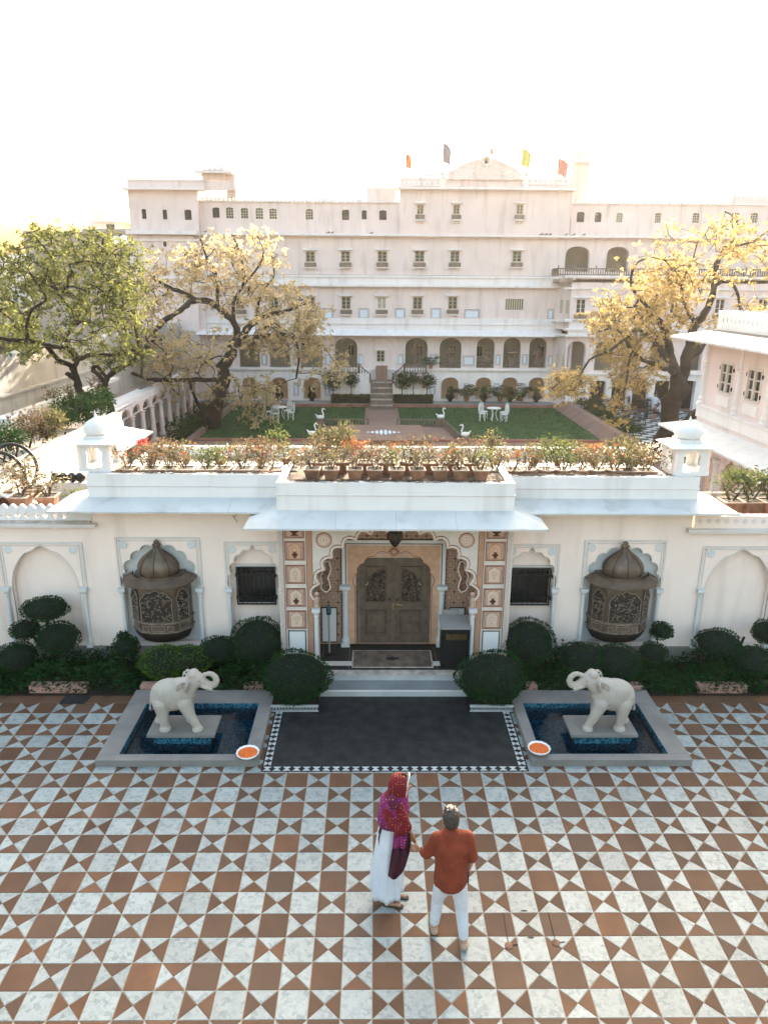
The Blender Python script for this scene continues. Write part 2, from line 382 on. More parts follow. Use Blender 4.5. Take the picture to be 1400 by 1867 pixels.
def frame(mb, x0, x1, z0, z1, t, y0, y1):
    mb.box(x0, x1, y0, y1, z0, z0+t); mb.box(x0, x1, y0, y1, z1-t, z1)
    mb.box(x0, x0+t, y0, y1, z0+t, z1-t); mb.box(x1-t, x1, y0, y1, z0+t, z1-t); return mb
def fused(name, mb, m, parent, vox=.01, smooth=4, world=True, kind=None, label=None):
    "one continuous skin grown over overlapping forms"
    o = mb.build(name, m, parent, world=world, kind=kind, label=label)
    r = o.modifiers.new('r', 'REMESH'); r.mode = 'VOXEL'; r.voxel_size = vox; r.use_smooth_shade = True
    if smooth: s_ = o.modifiers.new('s', 'SMOOTH'); s_.factor = .5; s_.iterations = smooth
    dg = bpy.context.evaluated_depsgraph_get(); me = bpy.data.meshes.new_from_object(o.evaluated_get(dg))
    o.modifiers.clear(); o.data = me; me.name = name
    if not me.materials: me.materials.append(M_[m] if isinstance(m, str) else m)
    me.polygons.foreach_set('use_smooth', [True]*len(me.polygons))
    return o
# ================================================================== setting
MB().add([(-450, -150, -.6), (450, -150, -.6), (450, 600, -.6), (-450, 600, -.6)], [(0, 1, 2, 3)]).build('ground', 'earth', kind='structure')
PH = [(-3.79, -1.92, .30, 1.70), (2.515, 4.44, .30, 1.70)]
fl = slab('forecourt_floor', rect(-11, 12, -9.5, 2.12), [rect(a-.06, b+.06, c-.06, d+.06) for a, b, c, d in PH], -.35, 0, 'grout', None, 'structure', mode='z')
# paving: brown squares, marble squares and four-triangle tiles, every piece laid singly
g = .0045; h = T/2
def tile_mesh(pts, m):
    b = MB().prismz(pts, 0, .004); me = bpy.data.meshes.new('paving'); me.from_pydata(b.v, [], b.f); me.materials.append(M_[m]); return me
sq = [(-h+g, -h+g), (h-g, -h+g), (h-g, h-g), (-h+g, h-g)]
tri = []
for k in range(4):
    a = k*PI/2; c_, s_ = math.cos(a), math.sin(a)
    tri.append([(x*c_-y*s_, x*s_+y*c_) for x, y in ((-h+2.6*g, -h+g), (h-2.6*g, -h+g), (0, -1.3*g))])
SQ = {m: tile_mesh(sq, m) for m in ('terra', 'marble')}
TR = {(k, m): tile_mesh(tri[k], m) for k in range(4) for m in ('terra', 'marble')}
cand = {'terracotta_tile': [], 'marble_tile': [], 'terracotta_triangle': [], 'marble_triangle': []}
blocks = [(-1.66, 2.31, .02, 2.2), (-4.0, -1.78, .25, 2.2), (2.45, 4.66, .25, 2.2)]
rs = random.Random(5)
for r in range(-6, 28):
    for c in range(-34, 37):
        x, y = (c+.5)*T, -(r+.5)*T
        if any(x-h > a and x+h < b and y-h > d and y+h < e for a, b, d, e in blocks): continue
        v = np.array([x, y, 0])-EYE; zz = v@_fw; px, py = 700+CF*(v@_R)/zz, 933.5-CF*(v@_U)/zz
        vis = -40 < px < 1440 and py < 1900
        key = (0 if vis else 1, zz)
        if r % 2 == 0 and c % 2 == 0: cand['terracotta_tile'].append((key, x, y, SQ['terra'], sq, 'terra'))
        elif r % 2 and c % 2: cand['marble_tile'].append((key, x, y, SQ['marble'], sq, 'marble'))
        else:
            for k in range(4):
                brown = (k % 2 == 0) if r % 2 == 0 else (k % 2 == 1)
                m_ = 'terra' if brown else 'marble'
                cand['terracotta_triangle' if brown else 'marble_triangle'].append((key, x, y, TR[(k, m_)], tri[k], m_))
for nm, L_ in cand.items():
    L_.sort(key=lambda q: q[0]); rest = MB()
    for i, (key, x, y, me, pts, m_) in enumerate(L_):
        if i < 298 and key[0] == 0:
            o = addmesh(nm, me, fl, (x+rs.uniform(-.0008, .0008), y+rs.uniform(-.0008, .0008), rs.uniform(0, .0009)), rs.uniform(-.004, .004))
        else: rest.prismz([(x+a, y+b) for a, b in pts], 0, .004)
    if rest.v: rest.build(nm, L_[0][5], fl, kind='stuff')
# plain brown border strip along the planting beds
bs = MB()
for x0, x1 in ((-11, -4.12), (4.74, 12)):
    x = x0
    while x < x1-.05:
        xe = min(x+.63, x1); bs.box(x+.003, xe-.003, 1.895, 2.118, 0, .0045); x = xe
bs.build('border_strip', 'terra', fl)
# floor bolts and small marks let into the paving near the couple
fb = thing('gate_bolt', 'rusty drop bolt lying in a worn slot of the paving, nearest the man', 'bolt', tuple(atZ(918, 1690)), group='iron bolts let into the paving')
def bolt(root, x0, y0, x1, y1):
    a, b = atZ(x0, y0), atZ(x1, y1)
    MB().tube([(a[0], a[1], .007), (b[0], b[1], .007)], .0045, 6).build('rod', 'iron', root)
    MB().lathe([(.035, .004), (.045, .012), (.02, .018)], b[0], b[1], 10).build('socket', 'pot', root)
    MB().tube([(b[0], b[1], .012), (b[0]+.10, b[1]+.01, .010)], .004, 6).build('lever', 'bark', root)
bolt(fb, 917, 1665, 927, 1725)
fb = thing('gate_bolt', 'rusty drop bolt in the paving, farther right of the two', 'bolt', tuple(atZ(1003, 1690)), group='iron bolts let into the paving')
bolt(fb, 999, 1665, 1013, 1720)
for x, y, l in ((955, 1661, 'small dark oval hole in a marble tile, the farther one'), (967, 1710, 'small dark oval hole in a marble tile, the nearer one')):
    p = atZ(x, y); o = MB().lathe([(.001, .0062), (.035, .0062), (.038, .0045)], 0, 0, 14, sy=.35).build('drain_hole', 'black', loc=(p[0], p[1], 0)); tag(o, l, 'hole', 'oval holes in the paving')
# ------------------------------------------------------------------ black granite panel with inlaid border
gp = thing('granite_panel', 'big rectangle of black granite paving with a black and white inlaid border before the steps', 'paving', (.325, 1.07, .005))
X0, X1, Y0, Y1 = -1.645, 2.292, .03, 2.085
MB().box(X0, X1, Y0, Y1, .0042, .0085).build('base', 'black', gp)
for i in range(5):
    for j in range(3):
        xa, xb = X0+.155+(X1-X0-.31)*i/5, X0+.155+(X1-X0-.31)*(i+1)/5; ya, yb = Y0+.125+(Y1-Y0-.125)*j/3, Y0+.125+(Y1-Y0-.125)*(j+1)/3
        MB().box(xa+.0015, xb-.0015, ya+.0015, yb-.0015, .0086, .0108+rs.uniform(0, .0006)).build('granite_slab', 'granite', gp)
tr = bpy.data.meshes.new('inlay')
def inlay(n, ax, ay, bx, by, wd):
    # white pieces that leave black diamonds between them
    dx, dy = (bx-ax)/n, (by-ay)/n; L = math.hypot(dx, dy); ux, uy = dx/L, dy/L; vx, vy = -uy, ux
    for i in range(n):
        cx, cy = ax+dx*(i+.5), ay+dy*(i+.5)
        for sgn in (1, -1):
            q = [(-L*.40, wd*.5), (L*.40, wd*.5), (L*.12, .004), (-L*.12, .004)] if True else 0
            pts = [(cx+ux*a+vx*b*sgn, cy+uy*a+vy*b*sgn) for a, b in q]
            if sgn < 0: pts = pts[::-1]
            b_ = MB().prismz(pts[::-1], .0087, .0125); b_.build('inlay_stone', 'whitestone', gp)
inlay(27, X0+.01, Y0+.062, X1-.01, Y0+.062, .088)
inlay(12, X0+.075, Y0+.125, X0+.075, Y1-.45, .105)
inlay(12, X1-.075, Y0+.125, X1-.075, Y1-.45, .105)
# ------------------------------------------------------------------ steps
st = thing('entrance_steps', 'two grey and white marble steps up to the doorway porch', 'steps', (.34, 2.3, 0))
MB().box(-1.2, 1.9, 2.086, 2.5, 0, .105).build('riser', 'step', st)
MB().box(-1.2, 1.9, 2.08, 2.44, .105, .118).build('tread', 'trim', st)
MB().box(-1.2, 1.9, 2.12, 2.43, .1181, .121).build('tread_inlay', 'stepdark', st)
MB().box(-1.2, 1.9, 2.45, 2.6, .118, .225).build('riser', 'step', st)
MB().box(-1.2, 1.9, 2.435, 2.6, .225, .240).build('tread', 'cornice', st)
# ------------------------------------------------------------------ elephant pools
def pool(ax0, ax1, label):
    p = thing('elephant_pool', label, 'pool', ((ax0+ax1)/2, 1.1, 0), group='stone rimmed pools beside the granite panel')
    y0, y1 = .145, 2.125; iy0, iy1 = .30, 1.70; ix0, ix1 = PH[0][:2] if ax0 < 0 else PH[1][:2]
    # rim blocks, mitred loosely
    def blk(x0, x1, ya, yb): MB().box(x0+.002, x1-.002, ya+.002, yb-.002, 0, .115).build('rim_block', 'slab', p)
    for f, t in ((0, .52), (.52, 1.)): blk(ax0+(ax1-ax0)*f, ax0+(ax1-ax0)*t, y0, iy0)
    for f, t in ((0, .36), (.36, 1.)): blk(ax0+(ax1-ax0)*f, ax0+(ax1-ax0)*t, iy1, y1)
    for f, t in ((0, .45), (.45, 1.)):
        blk(ax0, ix0, iy0+(iy1-iy0)*f, iy0+(iy1-iy0)*t); blk(ix1, ax1, iy0+(iy1-iy0)*f, iy0+(iy1-iy0)*t)
    wl = MB()
    wl.box(ix0-.05, ix0+.004, iy0, iy1, -.40, .112); wl.box(ix1-.004, ix1+.05, iy0, iy1, -.40, .112)
    wl.box(ix0+.004, ix1-.004, iy0-.05, iy0+.004, -.40, .112); wl.box(ix0+.004, ix1-.004, iy1-.004, iy1+.05, -.40, .112)
    wl.build('pool_wall', 'poolwall', p)
    MB().box(ix0, ix1, iy0, iy1, -.42, -.40).build('pool_bottom', 'poolwall', p)
    MB().add([(ix0, iy0, .02), (ix1, iy0, .02), (ix1, iy1, .02), (ix0, iy1, .02)], [(0, 1, 2, 3)]).build('water', 'water', p)
    return p
wm = bpy.data.materials.new('pool_water'); wm.use_nodes = True; b = wm.node_tree.nodes['Principled BSDF']
b.inputs['Base Color'].default_value = (.10, .42, .55, 1); b.inputs['Transmission Weight'].default_value = 1; b.inputs['Roughness'].default_value = .03; b.inputs['IOR'].default_value = 1.33
nz = wm.node_tree.nodes.new('ShaderNodeTexNoise'); nz.inputs['Scale'].default_value = 5
bp = wm.node_tree.nodes.new('ShaderNodeBump'); bp.inputs['Strength'].default_value = .12; bp.inputs['Distance'].default_value = .02
wm.node_tree.links.new(nz.outputs[0], bp.inputs['Height']); wm.node_tree.links.new(bp.outputs[0], b.inputs['Normal']); M_['water'] = wm
pool(-4.10, -1.70, 'square blue mosaic pool with a grey stone rim, left of the granite panel')
pool(2.345, 4.75, 'square blue mosaic pool with a grey stone rim, right of the granite panel')
# ------------------------------------------------------------------ elephants (built facing +X)
def elephant(label, plab, loc, flip):
    s = -1 if flip else 1
    pd = thing('statue_pedestal', plab, 'pedestal', (loc[0], loc[1], 0), group='pedestals standing in the pools')
    MB().box(loc[0]-.44, loc[0]+.44, loc[1]-.21, loc[1]+.24, -.399, .165).build('mosaic_base', 'poolwall', pd)
    MB().box(loc[0]-.52, loc[0]+.52, loc[1]-.26, loc[1]+.29, .165, .21).build('stone_slab', 'slab', pd)
    e = thing('elephant_statue', label, 'statue', (loc[0], loc[1], .21), group='carved stone elephants on pedestals')
    def P(x, y, z): return (x*s, y, z)
    b = MB()
    # barrel body
    b.ell(P(-.17, 0, .555), (.315, .205, .265), 24, 16); b.ell(P(-.02, 0, .60), (.24, .185, .235), 20, 12)
    b.ell(P(-.30, 0, .52), (.19, .185, .235), 18, 12); b.capsule(P(.06, 0, .66), P(.20, 0, .79), .165, .125, 16)
    for x0, y0, x1, y1, rr in ((.06, -.10, .235, -.125, .082), (.05, .11, .07, .135, .076), (-.36, .11, -.40, .12, .085), (-.30, -.10, -.26, -.12, .088)):
        b.capsule(P(x0, y0, .46), P((x0+x1)/2, y1, .24), rr*1.5, rr*.95, 14); b.capsule(P((x0+x1)/2, y1, .24), P(x1, y1, .07), rr*.97, rr*.72, 14)
        b.lathe([(rr*.70, .085), (rr*.98, .06), (rr*1.10, .02), (rr*1.04, .0)], P(x1, y1, 0)[0], y1, 14)
    # head with twin domed forehead, cheeks and mouth
    b.ell(P(.235, 0, .82), (.125, .11, .13), 18, 12)
    b.ell(P(.20, .045, .91), (.08, .06, .065), 12, 8); b.ell(P(.20, -.045, .91), (.08, .06, .065), 12, 8)
    b.ell(P(.31, 0, .79), (.095, .08, .095), 14, 10)
    tk = [(.33, .79), (.40, .735), (.465, .71), (.52, .735), (.548, .795), (.535, .86), (.49, .905), (.435, .92), (.385, .90)]
    for i in range(len(tk)-1):
        r0, r1 = .066-.0042*i, .066-.0042*(i+1); b.capsule(P(tk[i][0], 0, tk[i][1]), P(tk[i+1][0], 0, tk[i+1][1]), r0, r1, 14)
    b.ell(P(.372, 0, .90), (.040, .040, .034), 12, 8)
    b.capsule(P(.30, 0, .72), P(.44, 0, .625), .042, .017, 12)
    for y in (-.06, .06): b.capsule(P(.34, y, .725), P(.52, y*1.3, .665), .020, .009, 10)
    b.capsule(P(-.47, 0, .58), P(-.505, 0, .34), .020, .014, 10); b.ell(P(-.508, 0, .31), (.02, .025, .045), 10, 6)
    fused('body', b, 'elstone', e, .011, 3, world=False)
    for y in (-1, 1):
        q = MB(); pts = [(.12, .87), (.06, .87), (.0, .82), (-.02, .74), (.01, .65), (.06, .63), (.10, .69), (.135, .77), (.15, .83)]
        n = len(pts); top = [P(x, y*(.165+.045*math.sin(i)), z) for i, (x, z) in enumerate(pts)]
        c = P(.09, y*.13, .78)
        for i in range(n): q.capsule(top[i], top[(i+1) % n], .015, .015, 8)
        for i in range(n): q.capsule(c, top[i], .020, .016, 8)
        fused('ear', q, 'elstone', e, .009, 3, world=False)
        MB().ell(P(.30, y*.088, .835), (.017, .008, .013), 10, 6).build('eye', 'slab', e, smooth=True, world=False)
    # saddle cloth edge, girth and neck band
    q = MB()
    for rx, x in ((.001, .075), (.0, .105)):
        q.tube([P(x+.05+.06*math.cos(a), .152*math.sin(a)*1.02, .72+.16*math.cos(a)) for a in [2*PI*k/24 for k in range(25)]], .009, 6)
    q.build('neck_band', 'elstone', e, smooth=True, world=False)
    q = MB(); q.tube([P(-.17+.24*math.cos(a), -.172, .40+.03*math.sin(a)) for a in [PI*k/14 for k in range(15)]], .007, 5)
    for k in range(10):
        x = -.40+.05*k; u = math.sqrt(max(0, 1-((x+.17)/.315)**2))
        q.tube([P(x, -.205*u*math.sqrt(max(0, 1-((z-.555)/(.265*max(u, .3)))**2))-.003, z) for z in (.42, .50, .58, .66, .72)], .0045, 4)
    q.build('saddle_cloth_fringe', 'elstone', e, smooth=True, world=False)
elephant('cream carved stone elephant facing right with its trunk curled up, in the left pool', 'grey stone slab on a blue mosaic base under the right-facing elephant', (-2.96, .90), False)
elephant('cream carved stone elephant facing left with its trunk curled up, in the right pool', 'grey stone slab on a blue mosaic base under the left-facing elephant', (3.575, .90), True)
# ------------------------------------------------------------------ petal bowls
M_['petals'] = mat('orange_red_petals', (.55, .07, .015), .8, .3, 60., .6, 120, col2=(.75, .20, .03))
def bowl(x, y, label):
    t = thing('flower_bowl', label, 'bowl', (x, y, .115), group='scalloped bowls of petals on the pool rims')
    pr = [(.06, 0), (.09, .012), (.15, .06), (.168, .09), (.158, .095), (.14, .07), (.12, .062)]
    MB().lathe(pr, 0, 0, 28, rib=.05, ribn=14).build('bowl', 'whitemetal', t, smooth=True, world=False)
    r = random.Random(3); q = MB(); q.lathe([(.0005, .085), (.09, .083), (.146, .072)], 0, 0, 20)
    for i in range(240):
        a = r.uniform(0, 2*PI); d = .145*math.sqrt(r.random()); z = .084-.011*(d/.14)**2; s_ = .010; b_ = r.uniform(0, PI)
        c = Vector((d*math.cos(a), d*math.sin(a), z)); u = Vector((math.cos(b_), math.sin(b_), r.uniform(-.5, .5)))*s_; v = Vector((-math.sin(b_), math.cos(b_), r.uniform(-.3, .6)))*s_
        q.add([c-u, c+v, c+u, c-v], [(0, 1, 2, 3)])
    q.build('petals', 'petals', t, world=False, kind='stuff')
bowl(-1.86, .23, 'white scalloped bowl full of orange petals on the left pool rim')
bowl(2.49, .33, 'white scalloped bowl full of orange petals on the right pool rim')
# ================================================================== entrance building
EB = thing('entrance_building', 'low white and peach entrance building with painted porch, between forecourt and garden', 'building', (.36, 3.4, 0))
SW = 3.35
WT = 3.17
niches = [(-6.0, .60, 1.50, 2.26, 0, -6.76, -5.24), (-3.90, .655, 1.48, 2.36, 1, -4.655, -3.13), (-2.20, .43, 1.50, 2.28, 2, -2.71, -1.68),
          (2.87, .43, 1.50, 2.25, 2, 2.36, 3.38), (4.56, .655, 1.48, 2.33, 1, 3.81, 5.31), (6.72, .60, 1.50, 2.22, 0, 5.97, 7.47), (8.6, .60, 1.50, 2.2, 0, 7.85, 9.35), (-8.0, .6, 1.5, 2.26, 0, -8.76, -7.24)]
def nh(n):
    cx, hw, zs, zt, k = n[:5]
    if k == 0: return foil(cx, .42, zs, hw, zt, 3, 10, .10, .10, 0)
    return foil(cx, .42, zs, hw, zt-.04, 9, 6, .30, .09, .0)
holes = [nh(n) for n in niches]
def wall_part(x0, x1, zt, hs):
    slab('wall', rect(x0, x1, 0, zt), hs, SW, SW+.11, 'peach', EB)
    MB().box(x0, x1, SW+.14, SW+.45, 0, zt).build('wall_core', 'peach', EB)
wall_part(-9.6, -5.03, 2.76, [holes[0], holes[7]])
wall_part(-5.03, -1.68, WT, [holes[1], holes[2]])
wall_part(2.42, 5.72, WT, [holes[3], holes[4]])
wall_part(5.72, 10.2, 2.70, [holes[5], holes[6]])
MB().box(-9.6, -1.68, SW-.05, SW, .0, .33).build('plinth', 'slab', EB)
MB().box(2.42, 10.2, SW-.05, SW, .0, .33).build('plinth', 'slab', EB)
def column(name, cx, z0, z1, y, w_, m='niche', parent=EB):
    b = MB(); hgt = z1-z0
    b.box(cx-w_*.95, cx+w_*.95, y-w_*1.1, y+.02, z0, z0+.07)
    b.lathe([(w_*.85, z0+.07), (w_*.95, z0+.12), (w_*.62, z0+.20), (w_*.60, z1-.16), (w_*.78, z1-.13), (w_*.66, z1-.11), (w_*1.05, z1-.04), (w_*.9, z1-.035)], cx, y-.01, 12)
    b.box(cx-w_*1.15, cx+w_*1.15, y-w_*1.3, y+.02, z1-.035, z1+.03)
    return b.build(name, m, parent, smooth=False)
for i, n in enumerate(niches):
    cx, hw, zs, zt, k, x0, x1 = n
    if k == 1: MB().box(cx-hw-.06, cx+hw+.06, SW+.112, SW+.139, .4, zt+.12).build('niche_back', 'niche', EB)
    hasR = not (k == 2 and cx < 0); hasL = not (k == 2 and cx > 0)
    b = MB(); t = .035
    b.box(x0, x1, SW-.022, SW, zt+.13-t, zt+.13)
    if hasL: b.box(x0, x0+t, SW-.022, SW, 1.52, zt+.13-t); b.box(x0+.065, x0+.08, SW-.012, SW, 1.52, zt+.07)
    if hasR: b.box(x1-t, x1, SW-.022, SW, 1.52, zt+.13-t); b.box(x1-.08, x1-.065, SW-.012, SW, 1.52, zt+.07)
    b.box(x0+.065, x1-.065, SW-.012, SW, zt+.055, zt+.07)
    b.build('niche_frame', 'trim', EB)
    if hasL: column('pilaster', x0+.055, .33, 1.50, SW-.03, .058)
    if hasR: column('pilaster', x1-.055, .33, 1.50, SW-.03, .058)
    q = MB(); ribbon(q, holes[[0, 1, 2, 3, 4, 5, 6, 7][i]], .018, SW-.010, SW+.02); q.build('arch_moulding', 'trim', EB)
    for sx in (-1, 1):
        rx = cx+sx*(hw-.045 if k else hw-.02); rz = zt-.02
        if (sx < 0 and hasL) or (sx > 0 and hasR) or True:
            if k == 2: rx = cx+sx*.36
            r_ = MB(); r_.lathe([(.075, 0), (.075, .008), (.055, .014), (.05, .008), (.001, .010)], 0, 0, 18)
            rv = [(rx+x, SW-z, rz+y) for x, y, z in r_.v]; r2 = MB(); r2.add(rv, r_.f)
            r2.build('rosette', 'niche', EB)
# barred windows
def barred(cx, z0, z1, hw, lab):
    w_ = MB(); frame(w_, cx-hw-.035, cx+hw+.035, z0-.035, z1+.035, .035, SW+.085, SW+.135)
    f = w_.build('window', 'trim', EB, label=lab)
    MB().box(cx-hw, cx+hw, SW+.115, SW+.125, z0, z1).build('pane', 'glassdark', f)
    b = MB()
    frame(b, cx-hw-.015, cx+hw+.015, z0-.01, z1+.01, .022, SW+.02, SW+.05)
    for i in range(1, 8): x = cx-hw+2*hw*i/8; b.tube([(x, SW+.035, z0), (x, SW+.035, z1)], .006, 5)
    for zz in (z0+.13, z1-.15): b.box(cx-hw, cx+hw, SW+.03, SW+.045, zz, zz+.02)
    for sx in (-1, 1):
        for zz in (z0+.13, z1-.15): b.box(cx+sx*(hw+.0)-.02, cx+sx*(hw+.0)+.02+sx*.02, SW-.02, SW+.08, zz-.02, zz+.04)
    b.build('grille', 'iron', f)
    c_ = MB().box(cx-hw+.14, cx-hw+.27, SW+.1255, SW+.1275, z0+.1, z1-.12) if False else None
barred(-2.165, 1.17, 1.895, .345, 'dark barred window left of the porch')
barred(2.855, 1.165, 1.885, .385, 'dark barred window right of the porch')
# roof body, parapets, eaves
PY = 3.40
MB().box(-5.03, 5.72, SW+.46, 6.9, 2.9, 3.22).build('roof', 'terrace', EB)
def parapet(x0, x1, y0, y1, z0, z1, caps=True):
    b = MB(); b.box(x0, x1, y0, y1, z0, z1-.22); b.box(x0-.012, x1+.012, y0-.014, y1, z1-.22, z1-.20); b.box(x0, x1, y0, y1, z1-.20, z1)
    b.build('parapet', 'white', EB); MB().box(x0+.003, x1-.003, y0-.008, y0+.01, z1-.228, z1-.2205).build('dark_line', 'cornice', EB)  # thin darker strip along the underside of the parapet band
parapet(-5.02, -1.60, SW-.03, SW+.12, WT+.003, 3.66)
parapet(2.34, 5.74, SW-.03, SW+.12, WT+.003, 3.64)
MB().box(-5.02, -4.9, SW+.12, 6.9, 3.223, 3.30).build('side_parapet', 'white', EB)
MB().box(5.62, 5.74, SW+.12, 6.9, 3.223, 3.30).build('side_parapet', 'white', EB)
# back parapet with white coping seen behind the pots
MB().box(-4.9, 5.62, 6.75, 6.9, 3.223, 3.42).build('back_parapet', 'white', EB)
MB().box(-4.9, 5.62, 5.15, 5.55, 3.223, 3.36).build('planting_ledge', 'white', EB)
def eave(x0, x1, y0, y1, zi, zo, ex, name='eave', m='eave'):
    "sloping stone chajja with hipped ends"
    th = .035; top = [(x0-ex, y0, zo), (x1+ex, y0, zo), (x1, y1, zi), (x0, y1, zi)]
    b = MB()
    v = top+[(x, y, z-th) for x, y, z in top]
    b.add(v, [(0, 1, 2, 3), (7, 6, 5, 4), (0, 4, 5, 1), (1, 5, 6, 2), (2, 6, 7, 3), (3, 7, 4, 0)])
    # hips returning to the wall
    for s, xa, xb in ((-1, x0-ex, x0), (1, x1+ex, x1)):
        hv = [(xa, y0, zo), (xb, y1, zi), (xb, y1+.9, zi), (xa, y1+.9, zo)]
        if s > 0: hv = [hv[1], hv[0], hv[3], hv[2]]
        vv = hv+[(x, y, z-th) for x, y, z in hv]
        b.add(vv, [(3, 2, 1, 0), (4, 5, 6, 7), (0, 1, 5, 4), (1, 2, 6, 5), (2, 3, 7, 6), (3, 0, 4, 7)])
    return b.build(name, m, EB)
def eave_run(x0, x1, yw, zi, yo, zo, ex0, ex1, ret):
    "front slope plus the returned end slopes, split into stone slabs"
    th = .032
    n = max(3, int((x1-x0)/.8)); xs = [x0+(x1-x0)*i/n for i in range(n+1)]
    for i in range(n):
        a, b_ = xs[i]+.0015, xs[i+1]-.0015
        ao = a-ex0 if i == 0 else a; bo = b_+ex1 if i == n-1 else b_
        top = [(ao, yo, zo), (bo, yo, zo), (b_, yw, zi), (a, yw, zi)]
        v = top+[(x, y, z-th) for x, y, z in top]
        MB().add(v, [(0, 1, 2, 3), (7, 6, 5, 4), (0, 4, 5, 1), (1, 5, 6, 2), (2, 6, 7, 3), (3, 7, 4, 0)]).build('eave_slab', 'eave', EB)
    for s, e in ((-1, ex0), (1, ex1)):
        if not e: continue
        xi = x0 if s < 0 else x1; xo = xi+s*e
        top = [(xo, yo, zo), (xi, yw, zi), (xi, yw+ret, zi), (xo, yw+ret, zo)]
        v = top+[(x, y, z-th) for x, y, z in top]
        f = [(0, 1, 2, 3), (7, 6, 5, 4), (0, 4, 5, 1), (1, 5, 6, 2), (2, 6, 7, 3), (3, 7, 4, 0)]
        if s < 0: f = [tuple(reversed(q)) for q in f]
        MB().add(v, f).build('eave_slab', 'eave', EB)
eave_run(-5.03, -1.66, SW-.03, 3.24, 2.86, 3.112, .56, 0, .75)
eave_run(2.38, 5.74, SW-.03, 3.24, 2.86, 3.108, 0, .56, .75)
# porch parapet and eave
px0, px1 = -1.63, 2.355
parapet(px0, px1, 2.66, 2.80, 3.19, 3.69)
MB().box(px0, px0+.13, 2.80, 3.95, 3.19, 3.685).build('parapet', 'white', EB); MB().box(px1-.13, px1, 2.80, 3.95, 3.19, 3.685).build('parapet', 'white', EB)
MB().box(px0+.13, px1-.13, 2.80, 4.3, 3.19, 3.36).build('porch_roof', 'terrace', EB)
MB().box(px0, px1, 2.66, 3.95, 2.98, 3.187).build('porch_ceiling', 'cream', EB)
eave_run(px0, px1, 2.665, 3.215, 2.20, 3.035, .50, .50, .70)
# crenel lattice parapet of the lower wall at the left
MB().box(-9.6, -5.035, SW-.07, SW+.30, 2.762, 2.80).build('cornice', 'cornice', EB)
MB().box(-9.6, -4.93, SW-.12, SW+.2, 2.70, 2.76).build('cornice', 'trim', EB)
def clover(cx, cz, r):
    out = []
    for i in range(32):
        a = 2*PI*i/32; rr = r*(.62+.38*abs(math.cos(2*a))**.7); out.append((cx+rr*math.cos(a), cz+rr*math.sin(a)))
    return out
top = []; x = -9.57; hs = []
while x < -5.35:
    for j in range(9):
        t = j/8; top.append((x+.16*t*.96+.003, 3.02+.075*math.sin(PI*t)))
    x += .163
xe = top[-1][0]
x = -9.57+.163
while x < xe-.12: hs.append(clover(x-.002, 2.895, .054)); x += .163
slab('lattice_parapet', [(-9.57, 2.802), (xe+.32, 2.802), (xe+.32, 3.02)]+top[::-1]+[(-9.57, 3.02)], hs, SW-.02, SW+.05, 'white', EB)
MB().box(5.75, 10.2, SW-.05, SW+.12, 2.702, 2.93).build('parapet', 'peach', EB)
MB().box(5.62, 10.2, SW-.13, SW, 2.63, 2.70).build('cornice', 'trim', EB)
x = 5.83
while x < 10.1:
    MB().prism([(x-.05, 2.84), (x, 2.79), (x+.05, 2.84), (x, 2.89)], SW-.062, SW-.05).build('diamond_relief', 'trim', EB); x += .163
# ------------------------------------------------------------------ the porch
PF = 2.75; AX = .365
aout = foil(AX, .24, 1.50, 1.335, 2.80, 15, 5, .42, .05, .02)
slab('porch_front', rect(-1.66, 2.40, .24, 2.979), [[(a, max(b, .245)) for a, b in aout]], PF, PF+.16, 'cream', EB)
q = MB(); ribbon(q, aout, .035, PF-.022, PF+.01); q.build('arch_moulding', 'cream', EB)
q = MB(); ribbon(q, offset_ring(aout, .035), .012, PF-.012, PF+.01); q.build('arch_line', 'russet', EB)
q = MB(); ribbon(q, aout, -.016, PF-.004, PF+.162); q.build('arch_line', 'orange2', EB)
for i in range(2, len(aout)-3, 5):           # buds on the crest of each cusp
    a = offset_ring(aout, .06)[i]; b_ = offset_ring(aout, .095)[i]
    MB().ell((a[0], PF-.014, a[1]), (.028, .014, .028), 10, 6).build('arch_bud', 'orange2', EB, smooth=True)
MB().box(-1.66, 2.40, PF, PF+.16, .0, .239).build('porch_base', 'black', EB)
MB().box(-1.66, -1.64, PF+.16, 3.35, .24, 2.979).build('porch_side', 'peach', EB); MB().box(2.38, 2.40, PF+.16, 3.35, .24, 2.979).build('porch_side', 'peach', EB)
# platform
MB().box(-1.62, 2.36, 2.61, 3.9, 0, .2395).build('porch_platform', 'platform', EB)
for x in (-.95, -.45, 1.15, 1.6):
    MB().box(x-.004, x+.004, 2.61, 3.5, .2396, .2405).build('paving_joint', 'slab', EB)
# painted pillars, left and right mirrored
def flat(pts, y0, y1, m, name, par=EB): return MB().prism(pts, y0, y1).build(name, m, par)
def vase(cx, z0, s, y, par):
    prof = [(.30, 0), (.30, .06), (.10, .14), (.16, .22), (.42, .40), (.46, .55), (.36, .70), (.16, .80), (.14, .92), (.34, 1.0)]
    pts = [(cx+a*s, z0+b*s) for a, b in prof]+[(cx-a*s, z0+b*s) for a, b in reversed(prof)]
    slab('vase', pts, [], y-.004, y, 'maroon', par)
def sunburst(cx, cz, r, y, par, m='russet', n=14, name='sun_motif'):
    b = MB()
    for i in range(n):
        a = 2*PI*i/n; d = .35*2*PI/n
        b.prism([(cx+r*.55*math.cos(a-d), cz+r*.55*math.sin(a-d)), (cx+r*.55*math.cos(a+d), cz+r*.55*math.sin(a+d)), (cx+r*math.cos(a+.1), cz+r*math.sin(a+.1))], y-.003, y)
    b.prism([(cx+r*.5*math.cos(2*PI*i/16), cz+r*.5*math.sin(2*PI*i/16)) for i in range(16)], y-.0035, y)
    return b.build(name, m, par)
